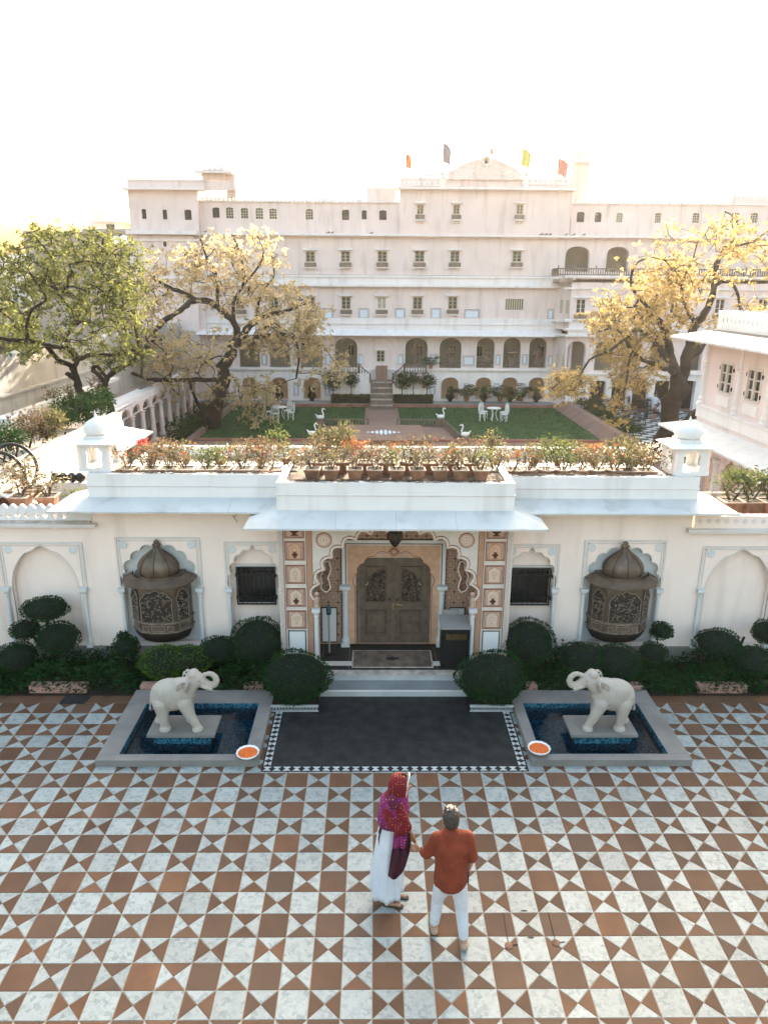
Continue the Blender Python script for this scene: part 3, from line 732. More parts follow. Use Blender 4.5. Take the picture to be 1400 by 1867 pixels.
for s in (-1, 1):
    def X(u): return AX+s*u
    def bx(b, u0, u1, y0, y1, z0, z1): return b.box(X(u0), X(u1), y0, y1, z0, z1)
    U0, U1 = 1.36, 2.02          # pillar from inner to outer edge
    # russet herringbone strip
    bx(MB(), 1.44, 1.525, PF-.008, PF, .245, 2.975).build('painted_strip', 'orange', EB)
    b = MB(); z = .27
    while z < 2.94:
        u_ = [(X(1.448), z), (X(1.482), z+.03), (X(1.517), z), (X(1.517), z+.012), (X(1.482), z+.042), (X(1.448), z+.012)]
        b.prism(u_ if s > 0 else u_[::-1], PF-.0105, PF-.008); z += .036
    b.build('herringbone', 'russet', EB)
    for u in (1.435, 1.53): bx(MB(), u-.004, u+.004, PF-.012, PF, .245, 2.975).build('painted_line', 'maroon', EB)
    # outer scale-pattern strip
    bx(MB(), 1.93, 2.005, PF-.02, PF, .245, 2.975).build('painted_strip', 'cream', EB)
    b = MB(); z = .28; k = 0
    while z < 2.93:
        for sx in (-1, 1):
            c = X(1.967+.016*sx); b.prism([(c-.003, z), (c+.016, z+.03), (c+.013, z+.034), (c-.006, z+.004)] if (k+sx) % 2 else [(c+.003, z), (c-.016, z+.03), (c-.013, z+.034), (c+.006, z+.004)], PF-.024, PF-.02)
        z += .038; k += 1
    b.build('scale_pattern', 'russet', EB)
    bx(MB(), 1.922, 1.93, PF-.022, PF, .245, 2.975).build('painted_line', 'russet', EB)
    # stacked panels
    zc = [2.86, 2.455, 2.02, 1.585, 1.16]
    for i, z in enumerate(zc):
        hh = .175; z1_ = min(z+hh, 2.972)
        fr = MB(); xa, xb = sorted((X(1.56), X(1.90)))
        frame(fr, xa, xb, z-hh, z1_, .012, PF-.014, PF); f = fr.build('painted_panel', 'russet', EB)
        fr = MB(); frame(fr, xa+.028, xb-.028, z-hh+.022, z1_-.02, .006, PF-.010, PF-.0065); fr.build('inner_line', 'maroon', f)
        MB().box(xa+.012, xb-.012, PF-.006, PF-.0005, z-hh+.012, z1_-.012).build('panel_field', 'orange2', f)
        mx_ = (xa+xb)/2
        if i == 0:
            vase(mx_, z-.13, .22, PF-.0065, f); continue
        sp_ = foil(mx_, z-hh+.035, z+.02, .10, z+.125, 5, 5, .25, .02)
        MB().prism(sp_, PF-.009, PF-.0062).build('niche_field', 'orange' if i in (1, ) else 'peach2', f)
        q = MB(); ribbon(q, sp_, .006, PF-.0115, PF-.006); q.build('niche_line', 'russet', f)
        sunburst(mx_, z+.02, .055, PF-.010, f, 'orange2', 12)
        sunburst(mx_, z+.02, .024, PF-.0135, f, 'cream', 10)
        if i in (1, 3): vase(mx_, z-hh+.045, .115, PF-.010, f)
        else: sunburst(mx_, z-.07, .03, PF-.010, f, 'orange', 8)
    fr = MB(); xa, xb = sorted((X(1.575), X(1.885))); frame(fr, xa, xb, .30, .945, .014, PF-.012, PF); f = fr.build('marble_panel', 'black', EB)
    MB().box(xa+.014, xb-.014, PF-.006, PF-.0005, .314, .931).build('marble_face', 'white', f)
    # column at the foot of the arch
    column('porch_column', X(1.385), .245, 1.36, PF-.01, .062, 'niche')
    b = MB(); b.ell((X(1.37), PF-.02, 1.52), (.035, .02, .085), 10, 8); b.ell((X(1.365), PF-.02, 1.66), (.04, .02, .04), 10, 8); b.ell((X(1.375), PF-.02, 1.43), (.045, .02, .045), 10, 8)
    b.build('capital_flower', 'orange2', EB, smooth=True)
    # big rosette in the spandrel
    ro = MB(); cx, cz = X(1.225), 2.655
    pts = [(cx+.118*(1+.09*abs(math.sin(6*a)))*math.cos(a), cz+.118*(1+.09*abs(math.sin(6*a)))*math.sin(a)) for a in [2*PI*i/72 for i in range(72)]]
    f = flat(pts, PF-.018, PF, 'orange2', 'rosette'); q = MB(); ribbon(q, pts+[pts[0]], -.010, PF-.022, PF-.002); q.build('rosette_rim', 'russet', f)
    for k in range(12):
        a = 2*PI*k/12; MB().ell((cx+.075*math.cos(a), PF-.018, cz+.075*math.sin(a)), (.020, .006, .020), 8, 5).build('petal', 'cream', f, smooth=True)
    for k in range(8):
        a = 2*PI*k/8; MB().ell((cx+.035*math.cos(a), PF-.018, cz+.035*math.sin(a)), (.012, .007, .012), 8, 5).build('petal', 'peach', f, smooth=True)
    # hanging wavy bracket inside
    u = [(.0, .62), (.07, .60), (.10, .50), (.13, .40), (.20, .28), (.16, .12), (.20, .02), (.14, -.06), (.04, -.08), (-.03, .0), (.0, .14), (.04, .24), (-.03, .36), (-.05, .46), (-.02, .54)]
    u = [(1.17+a*.66, 1.66+b*.82) for a, b in u]
    pts = [(X(a), b) for a, b in u]
    if s < 0: pts = pts[::-1]
    slab('hanging_bracket', pts, [], 3.0, 3.10, 'damask', EB)
    q = MB(); ribbon(q, [(X(a), b) for a, b in u]+[(X(u[0][0]), u[0][1])], -.02*s*-1, 2.985, 3.005); q.build('bracket_edge', 'cream', EB)
# interior
DY = 3.585
dm = mat('damask_wall_painting', (.17, .085, .05), .8, .15, 8.)
t_ = dm.node_tree; N_, L_ = t_.nodes, t_.links; bs_ = N_['Principled BSDF']; g_ = N_.new('ShaderNodeNewGeometry'); mp_ = N_.new('ShaderNodeMapping')
mp_.inputs['Scale'].default_value = (5.5, 5.5, 4.5); L_.new(g_.outputs['Position'], mp_.inputs[0]); sx_ = N_.new('ShaderNodeSeparateXYZ'); L_.new(mp_.outputs[0], sx_.inputs[0])
def mth(op, a, b=None, v=None):
    n_ = N_.new('ShaderNodeMath'); n_.operation = op; L_.new(a, n_.inputs[0])
    if b is not None: L_.new(b, n_.inputs[1])
    elif v is not None: n_.inputs[1].default_value = v
    return n_.outputs[0]
hx = mth('ADD', sx_.outputs[0], sx_.outputs[1]); a1 = mth('SINE', mth('MULTIPLY', hx, v=PI*1.0)); a2 = mth('SINE', mth('MULTIPLY', sx_.outputs[2], v=PI))
pr_ = mth('ABSOLUTE', mth('MULTIPLY', a1, a2)); a3 = mth('ABSOLUTE', mth('SINE', mth('MULTIPLY', pr_, v=5.)))
mr_ = N_.new('ShaderNodeMapRange'); mr_.inputs[1].default_value = .15; mr_.inputs[2].default_value = .45; L_.new(a3, mr_.inputs[0])
mm_ = N_.new('ShaderNodeMix'); mm_.data_type = 'RGBA'; L_.new(mr_.outputs[0], mm_.inputs[0]); mm_.inputs[6].default_value = (.17, .085, .055, 1); mm_.inputs[7].default_value = (.42, .27, .19, 1)
L_.new(mm_.outputs[2], bs_.inputs['Base Color']); M_['damask'] = dm
slab('back_wall', rect(-1.62, 2.36, .245, 2.977), [rect(AX-.70, AX+.70, .2451, 2.02)], DY, DY+.12, 'damask', EB)
for s in (-1, 1):
    xa, xb = sorted((AX+s*1.62, AX+s*1.98)); MB().box(xa, xb, PF+.165, DY-.002, .242, 2.976).build('side_wall', 'damask', EB)
slab('door_surround', rect(AX-.86, AX+.86, .27, 2.27), [foil(AX, .2701, 1.45, .715, 2.13, 9, 6, .22, .04)], DY-.035, DY-.012, 'orange', EB)
slab('door_tympanum', rect(AX-.84, AX+.84, .28, 2.25), [rect(AX-.70, AX+.70, .2801, 2.02)], DY-.012, DY-.002, 'orange2', EB)
q = MB(); ribbon(q, foil(AX, .2701, 1.45, .715, 2.13, 9, 6, .22, .04), .010, DY-.040, DY-.03); q.build('arch_line', 'russet', EB)
for d, m_, wd in ((.86, 'cream', .022), (.885, 'maroon', .012), (.90, 'white', .06), (.965, 'maroon', .010)):
    b = MB(); b.box(AX-d-wd, AX-d, DY-.04, DY-.002, .30, 2.27+d-.86); b.box(AX+d, AX+d+wd, DY-.04, DY-.002, .30, 2.27+d-.86); b.box(AX-d-wd, AX+d+wd, DY-.04, DY-.002, 2.27+d-.86, 2.27+d-.86+wd)
    b.build('surround_band', m_, EB)
sunburst(AX, 2.15, .115, DY-.042, EB, 'russet', 20); sunburst(AX, 2.15, .065, DY-.047, EB, 'orange', 12)
for s in (-1, 1): column('door_pilaster', AX+s*.905, .245, 1.47, DY-.045, .085, 'niche')
for s, x in ((-1, AX-1.21), (1, AX+1.21)):
    fr = MB(); frame(fr, x-.15, x+.15, .29, 1.02, .016, DY-.02, DY-.002); f = fr.build('marble_panel', 'black', EB)
    MB().box(x-.134, x+.134, DY-.012, DY-.003, .306, 1.004).build('marble_face', 'white', f)
# ------------------------------------------------------------------ carved double door
fr = MB(); fr.box(AX-.70, AX-.645, DY+.0, DY+.10, .245, 2.0); fr.box(AX+.645, AX+.70, DY, DY+.10, .245, 2.0); fr.box(AX-.70, AX+.70, DY-.004, DY+.10, 2.0, 2.05)
df = fr.build('door_frame', 'wood', EB)
rd = random.Random(8)
for s in (-1, 1):
    def XX(u): return AX+s*u
    def B(u0, u1, y0, y1, z0, z1): return MB().box(XX(u0), XX(u1), y0, y1, z0, z1)
    DL = B(.022, .640, DY+.035, DY+.075, .252, 1.992).build('door', 'wood', EB)
    for u0, u1, z0, z1 in ((.13, .53, 1.10, 1.84), (.13, .53, .44, .94)):
        xa, xb = sorted((XX(u0), XX(u1)))
        MB().box(xa, xb, DY+.0335, DY+.0348, z0, z1).build('panel_groove', 'wooddark', DL)
        b = MB(); frame(b, xa+.008, xb-.008, z0+.008, z1-.008, .018, DY+.018, DY+.0334); b.build('panel_moulding', 'wood', DL)
        MB().box(xa+.034, xb-.034, DY+.026, DY+.0334, z0+.034, z1-.034).build('panel', 'wood', DL)
    # pierced floral carving within half an arch
    B(.155, .505, DY+.0235, DY+.0258, 1.125, 1.55).build('carving_ground', 'wooddark', DL)
    pts = [(XX(a), b) for a, b in [(.155, 1.55), (.505, 1.55), (.46, 1.62), (.40, 1.68), (.33, 1.73), (.25, 1.77), (.155, 1.81)]]
    if s < 0: pts = pts[::-1]
    MB().prism(pts, DY+.0235, DY+.0258).build('carving_ground', 'wooddark', DL)
    b = MB()
    for i in range(165):
        u, z = rd.uniform(.165, .495), rd.uniform(1.135, 1.79)
        if z > 1.55 and u > .505-(z-1.55)*1.35: continue
        a = rd.uniform(0, PI); l = rd.uniform(.014, .03); wv = l*.42
        c_, s_ = math.cos(a), math.sin(a); c = (XX(u), z)
        b.prism([(c[0]+c_*l*p-s_*wv*q_, c[1]+s_*l*p+c_*wv*q_) for p, q_ in ((-1, 0), (-.3, -.9), (.5, -.7), (1, 0), (.5, .7), (-.3, .9))], DY+.012, DY+.0236)
    for i in range(14):
        u, z = rd.uniform(.19, .46), rd.uniform(1.16, 1.70)
        if z > 1.53 and u > .47-(z-1.55)*1.35: continue
        pts = [(XX(u)+.033*(t*2-1)+.02*math.sin(t*6+i), DY+.016, z+.05*math.sin(t*5+i*2)) for t in [k/6 for k in range(7)]]
        b.tube(pts, .0045, 5)
    b.build('floral_carving', 'wood2', DL, kind='stuff')
    q = MB(); rim = [(XX(.50), 1.50), (XX(.475), 1.585), (XX(.43), 1.63), (XX(.385), 1.70), (XX(.315), 1.725), (XX(.25), 1.775), (XX(.155), 1.815)]
    for k in range(6): q.tube([(rim[k][0], DY+.016, rim[k][1]), (rim[k+1][0], DY+.016, rim[k+1][1])], .011, 6)
    q.build('arch_rim', 'wood2', DL)
    q = MB(); q.tube([(XX(.47), DY+.01, 1.535), (XX(.485), DY-.0, 1.50), (XX(.50), DY-.005, 1.475), (XX(.53), DY-.005, 1.468)], [.010, .013, .016, .010], 8); q.ell((XX(.52), DY, 1.462), (.028, .014, .011), 10, 6)
    q.build('brass_boss', 'brass', DL, smooth=True)
    # lower relief: a leaping beast and foliage
    b = MB(); pr = [(.20, .52, .012), (.24, .62, .02), (.27, .70, .03), (.33, .76, .035), (.40, .77, .03), (.44, .82, .022)]
    for k in range(5): b.capsule((XX(.66-pr[k][0]), DY+.026, pr[k][1]), (XX(.66-pr[k+1][0]), DY+.026, pr[k+1][1]), pr[k][2]*.6, pr[k+1][2]*.6, 8)
    for a_, b2, c2, d2 in ((.35, .76, .42, .68), (.30, .72, .34, .62), (.40, .80, .50, .84), (.22, .56, .17, .49), (.25, .58, .30, .52)): b.capsule((XX(.66-a_), DY+.028, b2), (XX(.66-c2), DY+.028, d2), .012, .007, 7)
    b.build('carved_relief', 'wood2', DL, smooth=True)
    if s > 0:
        MB().lathe([(.012, 0), (.026, .0), (.03, .006), (.012, .012)], 0, 0, 14).build('ring_knob', 'wooddark', DL, loc=None) if False else None
        b = MB(); b.tube([(XX(.05), DY+.0, 1.065), (XX(.19), DY-.005, 1.068)], .009, 8); b.ell((XX(.06), DY+.02, 1.065), (.02, .02, .02)); b.build('handle', 'brass', DL, smooth=True)
    b = MB(); b.tube([(XX(.075)+.024*math.cos(a), DY+.014, 1.16+.024*math.sin(a)) for a in [2*PI*k/12 for k in range(13)]], .006, 6); b.ell((XX(.075), DY+.02, 1.18), (.014, .014, .014), 8, 6); b.build('ring_pull', 'bronzedark', DL, smooth=True)
b = MB(); b.box(AX-.02, AX+.02, DY+.015, DY+.05, .252, 1.992); mb_ = b.build('meeting_bar', 'wood2', df)
b = MB(); b.tube([(AX, DY+.006, 1.2), (AX, DY+.006, 1.95)], .008, 6)
for z in (1.2, 1.45, 1.7, 1.93, .9, .6): b.ell((AX, DY+.008, z), (.016, .012, .022), 8, 6)
b.build('bar_beads', 'wood', df)
b = MB().box(AX-.022, AX+.022, DY+.0, DY+.014, .95, 1.08); b.build('bolt', 'brass', df)
# doormat
dmat = thing('doormat', 'fawn doormat with a pale edge and dark star in front of the carved doors', 'mat', (.355, 3.0, .2406))
MB().box(-.40, 1.08, 2.67, 3.33, .2406, .2475).build('mat_edge', 'cornice', dmat)
M_['matfelt'] = mat('matfelt', (.20, .145, .105), .95, .25, 6., .5, 90)
MB().box(-.37, 1.05, 2.70, 3.30, .2476, .252).build('mat_field', 'matfelt', dmat)
b = MB(); b.prismz([(.345+.095*math.cos(a)*(1 if k % 2 else .6)*1.2, 3.0+.085*math.sin(a)*(1 if k % 2 else .6)) for k, a in enumerate([2*PI*k/12 for k in range(12)])], .2521, .2535); b.build('star', 'black', dmat)
b = MB().box(.22, .47, 2.975, 3.025, .2521, .2532); b.build('star', 'black', dmat)
# lantern
ln = thing('hanging_lantern', 'dark faceted metal lantern hanging in the crown of the porch arch', 'lantern', (.365, 2.93, 2.45))
MB().lathe([(.005, 2.45), (.05, 2.49), (.10, 2.57), (.135, 2.62), (.125, 2.74), (.14, 2.76), (.06, 2.82), (.02, 2.86)], .365, 2.93, 8).build('lantern_body', 'bronzedark', ln)
b = MB()
for k in range(8): a = 2*PI*k/8; b.tube([(.365+.13*math.cos(a), 2.93+.13*math.sin(a), 2.62), (.365+.125*math.cos(a), 2.93+.125*math.sin(a), 2.75)], .006, 5)
b.build('lantern_bars', 'bronze', ln); MB().tube([(.365, 2.93, 2.85), (.365, 2.93, 2.98)], .008, 6).build('chain', 'iron', ln)
# reception stand
rs_ = thing('reception_stand', 'black standing desk with a grey sloping top and blank brass plate, right of the doors', 'stand', (1.46, 2.85, .24))
MB().box(1.205, 1.705, 2.67, 2.98, .241, 1.02).build('cabinet', 'black', rs_)
b = MB().add([(1.18, 2.63, 1.02), (1.72, 2.63, 1.02), (1.72, 3.02, 1.10), (1.18, 3.02, 1.10), (1.18, 2.63, 1.05), (1.72, 2.63, 1.05), (1.72, 3.02, 1.13), (1.18, 3.02, 1.13)], [(3, 2, 1, 0), (4, 5, 6, 7), (0, 1, 5, 4), (1, 2, 6, 5), (2, 3, 7, 6), (3, 0, 4, 7)])
b.build('desk_top', 'grey', rs_); MB().box(1.285, 1.66, 2.662, 2.67, .80, .91).build('brass_plate', 'brass', rs_); MB().box(1.26, 1.55, 3.03, 3.045, 1.1, 1.22).build('back_board', 'grey', rs_)
pl = thing('hand_pump_stand', 'slim grey pole stand with a teal dispenser beside the left marble panel', 'stand', (-.83, 3.22, .24))
MB().tube([(-.83, 3.22, .25), (-.83, 3.22, 1.12)], .018, 8).build('pole', 'grey', pl)
M_['teal'] = mat('teal_plastic', (.02, .09, .10), .4, .1, 9.)
MB().lathe([(.045, 1.04), (.05, 1.14), (.03, 1.18), (.015, 1.24), (.005, 1.26)], -.83, 3.22, 10).build('dispenser', 'teal', pl, smooth=True)
MB().lathe([(.10, .241), (.10, .252), (.02, .262)], -.83, 3.22, 16).build('foot', 'iron', pl)
# ------------------------------------------------------------------ bronze bay windows (jharokhas)
def jharokha(cx, label):
    j = thing('bay_window', label, 'bay window', (cx, SW, .45), group='domed bronze bay windows')
    R = .525; D = .41
    def plan(r, d, y0=SW+.10): return [(cx-r, y0), (cx-r, SW-d*.35), (cx-r*.62, SW-d*.86), (cx-r*.25, SW-d), (cx+r*.25, SW-d), (cx+r*.62, SW-d*.86), (cx+r, SW-d*.35), (cx+r, y0)]
    MB().prismz(plan(R-.015, D-.015), .78, 1.70).build('body', 'bronze', j)
    bl = MB()
    prev = None
    rings = [(.20, .12, .50), (.36, .26, .53), (.46, .35, .60), (.51, .395, .70), (.525, .41, .78)]
    P_ = [[(x, y, z) for x, y in plan(r, d)] for r, d, z in rings]
    for a, b in zip(P_, P_[1:]):
        for k in range(7): bl.add([a[k], a[k+1], b[k+1], b[k]], [(0, 1, 2, 3)])
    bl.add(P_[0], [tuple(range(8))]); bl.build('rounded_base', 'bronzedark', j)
    # bands
    for z0, z1, e in ((.775, .80, .012), (.955, .985, .014), (1.64, 1.68, .012)):
        MB().prismz(plan(R+e, D+e), z0, z1).build('band', 'bronzelight', j)
    # panels on the facets
    pl_ = plan(R, D)
    facets = [(pl_[1], pl_[2]), (pl_[2], pl_[3]), (pl_[3], pl_[4]), (pl_[4], pl_[5]), (pl_[5], pl_[6])]
    rr = random.Random(int(cx*10))
    merged = [(0, pl_[1], pl_[2], 1), (1, (cx-R*.60, SW-D*.87), (cx+R*.60, SW-D*.87), 0), (4, pl_[5], pl_[6], 1)]
    for idx, a, b, side in merged:
        a, b = Vector((*a, 0)), Vector((*b, 0))
        if not side: a.y = b.y = SW-D-.0; 
        d = (b-a); L = d.length; d /= L; n = Vector((d.y, -d.x, 0))
        def W3(u, z, o): q = a+d*u+n*o; return (q.x, q.y, z)
        def pan(mb, pts, o0, o1):
            k = len(pts); v = [W3(u, z, o1) for u, z in pts]+[W3(u, z, o0) for u, z in pts]
            return mb.add(v, [tuple(range(k)), tuple(range(2*k-1, k-1, -1))]+[(i, i+k, (i+1) % k+k, (i+1) % k) for i in range(k)])
        m0 = .035
        ar = foil(L/2, 1.02, 1.36, L/2-m0-.01, 1.58, 5, 5, .2, .02)
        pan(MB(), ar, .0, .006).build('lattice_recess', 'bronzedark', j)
        q = MB(); o_ = offset_ring(ar, .016)
        for i in range(len(ar)-1): pan(q, [ar[i], ar[i+1], o_[i+1], o_[i]], .004, .02)
        q.build('lattice_frame', 'bronzelight', j)
        q = MB(); cnt = int(230*L)
        for i in range(cnt):
            u, z = rr.uniform(m0+.02, L-m0-.02), rr.uniform(1.03, 1.56)
            if z > 1.38 and abs(u-L/2) > (L/2-m0-.02)*math.sqrt(max(0, 1-((z-1.36)/.22)**2)): continue
            an = rr.uniform(0, PI); l = rr.uniform(.012, .024); wv = l*.38; c_, s_ = math.cos(an), math.sin(an)
            pan(q, [(u+c_*l*p-s_*wv*t, z+s_*l*p+c_*wv*t) for p, t in ((-1, 0), (-.3, -1), (.6, -.7), (1, 0), (.6, .7), (-.3, 1))], .006, .018)
        q.build('pierced_carving', 'bronzelight', j, kind='stuff')
        k = 1 if side else 3
        for i in range(k):
            w0 = (L-2*m0)/k if not side else L-2*m0
            if not side: us = [(m0, m0+.12), (m0+.15, L-m0-.15), (L-m0-.12, L-m0)][i]
            else: us = (m0, L-m0)
            pan(MB(), [(us[0], .825), (us[1], .825), (us[1], .935), (us[0], .935)], .0, .012).build('lower_panel', 'bronzelight', j)
            pan(MB(), [(us[0]+.018, .843), (us[1]-.018, .843), (us[1]-.018, .917), (us[0]+.018, .917)], .012, .016).build('lower_panel_inset', 'bronze', j)
    # brim swept up at the ends
    q = MB(); K = 16; rows = []
    for i in range(K+1):
        t = i/K*2-1; ang = PI*(i/K); x_ = -math.cos(ang)
        lift = .05*abs(x_)**3
        yi = SW-(D-.06)*math.sin(ang)**.6; yo = SW-(D+.10)*math.sin(ang)**.6
        rows.append([(cx+x_*(R-.04), yi, 1.80+lift), (cx+x_*(R+.13), yo, 1.70+lift), (cx+x_*(R+.13), yo, 1.675+lift), (cx+x_*(R-.02), yi, 1.70+lift*.4)])
    for a, b in zip(rows, rows[1:]):
        for k in range(4): q.add([a[k], a[(k+1) % 4], b[(k+1) % 4], b[k]], [(3, 2, 1, 0)])
    q.build('brim', 'bronze', j, smooth=True)
    MB().prismz(plan(R-.08, D-.06), 1.70, 1.84).build('dome_drum', 'bronze', j)
    cy = SW-.10
    dprof = [(.30, 1.83), (.345, 1.86), (.372, 1.93), (.365, 2.01), (.325, 2.09), (.26, 2.16), (.18, 2.225), (.10, 2.28), (.06, 2.33), (.055, 2.345), (.075, 2.36), (.078, 2.385), (.055, 2.405), (.035, 2.415), (.05, 2.43), (.045, 2.45), (.012, 2.47)]
    n = 48; b = MB(); v = []
    for r, z in dprof:
        for i in range(n):
            a = 2*PI*i/n; k_ = 1-.055*(1-abs(math.sin(a*4)))**4 if r > .09 else 1
            v.append((cx+r*k_*math.cos(a), cy+r*k_*math.sin(a)*.85, z))
    f = [(q_*n+i, q_*n+(i+1) % n, (q_+1)*n+(i+1) % n, (q_+1)*n+i) for q_ in range(len(dprof)-1) for i in range(n)]
    b.add(v, f).build('dome', 'bronze', j, smooth=True)
    b = MB()
    for k in range(8):
        a = PI/8+2*PI*k/8+PI/8; pr = [(r*.975, z) for r, z in dprof[:9]]
        b.tube([(cx+r*math.cos(a), cy+r*math.sin(a)*.85, z) for r, z in pr], .006, 5)
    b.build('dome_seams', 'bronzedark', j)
jharokha(-3.885, 'bronze domed bay window with carved panels, in the niche left of the porch')
jharokha(4.52, 'bronze domed bay window with carved panels, in the niche right of the porch')
# ------------------------------------------------------------------ chhatris on the roof corners
def chhatri(cx, cy, z0, label, hw, spike):
    c = thing('roof_kiosk', label, 'kiosk', (cx, cy, z0), group='small domed kiosks on the roof corners')
    MB().box(cx-hw-.03, cx+hw+.03, cy-hw-.03, cy+hw+.03, z0, z0+.07).build('base', 'white', c)
    H0, H1 = z0+.07, z0+.50
    for s in (-1, 1):
        slab('arcade_side', rect(cx-hw, cx+hw, H0, H1), [foil(cx, H0+.001, H0+.22, hw*.52, H0+.36, 5, 5, .22, .03)], cy+s*hw-.02, cy+s*hw+.02, 'white', c)
        slab('arcade_side', [(a, b) for a, b in rect(cy-hw+.0205, cy+hw-.0205, H0, H1)], [foil(cy, H0+.001, H0+.22, hw*.52, H0+.36, 5, 5, .22, .03)], cx+s*hw-.02, cx+s*hw+.02, 'white', c, mode='x')
        for t in (-1, 1): MB().box(cx+s*hw-.025, cx+s*hw+.025, cy+t*hw-.025, cy+t*hw+.025, H0, H1+.001).build('corner_post', 'peach', c)
    MB().frustum(cx, cy, H1-.005, H1+.012, hw+.13, hw+.13).build('brim', 'white', c)
    MB().frustum(cx, cy, H1+.0125, H1+.065, hw+.12, hw-.02).build('brim_slope', 'white', c)
    MB().box(cx-hw*.72, cx+hw*.72, cy-hw*.72, cy+hw*.72, H1+.066, H1+.115).build('drum', 'white', c)
    r = hw*.80; z = H1+.116
    pr = [(r*.85, z), (r*1.0, z+.05), (r*1.06, z+.11), (r*.98, z+.17), (r*.75, z+.225), (r*.45, z+.265), (r*.2, z+.295), (.018, z+.33), (.024, z+.345), (.012, z+.365), (.003, z+.40)]
    MB().lathe(pr, cx, cy, 48, rib=.05, ribn=24).build('dome', 'white', c, smooth=True)
    if spike:
        b = MB(); b.tube([(cx-.08, cy, z+.395), (cx+.08, cy, z+.395)], .006, 5); b.tube([(cx, cy, z+.39), (cx, cy, z+.43)], .006, 5); b.build('finial', 'white', c)
chhatri(-4.90, 3.72, 3.665, 'white domed kiosk with a crossbar finial on the left roof corner', .255, True)
chhatri(5.60, 3.72, 3.645, 'white ribbed domed kiosk on the right roof corner', .285, False)
# ================================================================== palace across the garden
YP = 35.0
PAL = thing('palace', 'long rose-white palace of four storeys with arcades, behind the garden', 'palace', (4, 36, 0))
def PX(x, y, Y=YP): return float(atY(x, y, Y)[0])
def PZ(y, Y=YP, x=700): return float(atY(x, y, Y)[2])
def pbox(x0, x1, y0, y1, d0, d1, name, m, Y=YP, par=None, lab=None):
    "box on the facade given by photo extents; d0..d1 metres from the facade plane"
    ym = (y0+y1)/2; xm = (x0+x1)/2
    return MB().box(PX(x0, ym, Y), PX(x1, ym, Y), Y+d0, Y+d1, PZ(y1, Y, xm), PZ(y0, Y, xm)).build(name, m, par or PAL, label=lab)
def prect(x0, x1, y0, y1, Y=YP):
    ym = (y0+y1)/2; xm = (x0+x1)/2; return rect(PX(x0, ym, Y), PX(x1, ym, Y), PZ(y1, Y, xm), PZ(y0, Y, xm))
def parch(xc, w, y0, y1, Y=YP, k=.62, pt=False):
    ym = (y0+y1)/2; cx = PX(xc, ym, Y); hw = (PX(xc+w/2, ym, Y)-PX(xc-w/2, ym, Y))/2; z0, zt = PZ(y1, Y, xc), PZ(y0, Y, xc)
    zs = zt-hw*(k*1.4)
    return foil(cx, z0, zs, hw, zt, 7, 4, .12, .02, 0) if pt else arch(cx, z0, zs, hw, zt, 10, .8)
def pal_frame(xc, y0, y1, w, Y=YP, style=0, sill=True):
    "casement with hood, two leaves of panes and a brown sill box"
    x0, x1 = xc-w/2, xc+w/2; ym = (y0+y1)/2
    a, b, z0, z1 = PX(x0, ym, Y), PX(x1, ym, Y), PZ(y1, Y, xc), PZ(y0, Y, xc)
    q = MB(); frame(q, a-.03, b+.03, z0-.02, z1+.03, .04, Y-.03, Y+.05); q.box((a+b)/2-.025, (a+b)/2+.025, Y-.02, Y+.04, z0, z1)
    f = q.build('window', 'shutter' if style == 0 else 'palacew', PAL)
    MB().box(a, b, Y+.05, Y+.07, z0, z1).build('pane', 'pane' if style != 2 else 'shutter', f)
    q = MB()
    for k in (1, 2): zz = z0+(z1-z0)*k/3; q.box(a, b, Y+.01, Y+.04, zz-.012, zz+.012)
    q.build('glazing_bar', 'shutter', f)
    if sill:
        ww = (b-a)
        MB().add([(a-.16, Y-.22, z1+.10), (b+.16, Y-.22, z1+.10), (b+.16, Y, z1+.17), (a-.16, Y, z1+.17), (a-.16, Y-.22, z1+.07), (b+.16, Y-.22, z1+.07), (b+.16, Y, z1+.07), (a-.16, Y, z1+.07)],
                 [(0, 1, 2, 3), (7, 6, 5, 4), (0, 4, 5, 1), (1, 5, 6, 2), (3, 7, 4, 0)]).build('window_hood', 'palacew', PAL)
        MB().box(a-.10, b+.10, Y-.17, Y, z0-.30, z0-.06).build('window_box', 'boxbrown', PAL)
        MB().box(a-.15, b+.15, Y-.22, Y, z0-.36, z0-.30).build('window_sill', 'palacew', PAL)
        q = MB()
        for s in (a-.08, b+.02): q.box(s, s+.06, Y-.12, Y, z0-.48, z0-.36)
        q.build('sill_brackets', 'palacew', PAL)
def lattice_win(xc, y0, y1, w, kind, Y=YP):
    x0, x1 = xc-w/2, xc+w/2; ym = (y0+y1)/2; a, b, z0, z1 = PX(x0, ym, Y), PX(x1, ym, Y), PZ(y1, Y, xc), PZ(y0, Y, xc)
    f = MB().box(a-.02, b+.02, Y+.10, Y+.13, z0-.02, z1+.02).build('window', 'pane' if kind else 'bronzedark', PAL)
    if kind == 1:
        q = MB()
        for k in (1, 2): q.box(a+(b-a)*k/3-.02, a+(b-a)*k/3+.02, Y+.05, Y+.09, z0, z1)
        for k in (1, 2, 3): q.box(a, b, Y+.05, Y+.09, z0+(z1-z0)*k/4-.02, z0+(z1-z0)*k/4+.02)
        q.build('lattice', 'shutter', f)
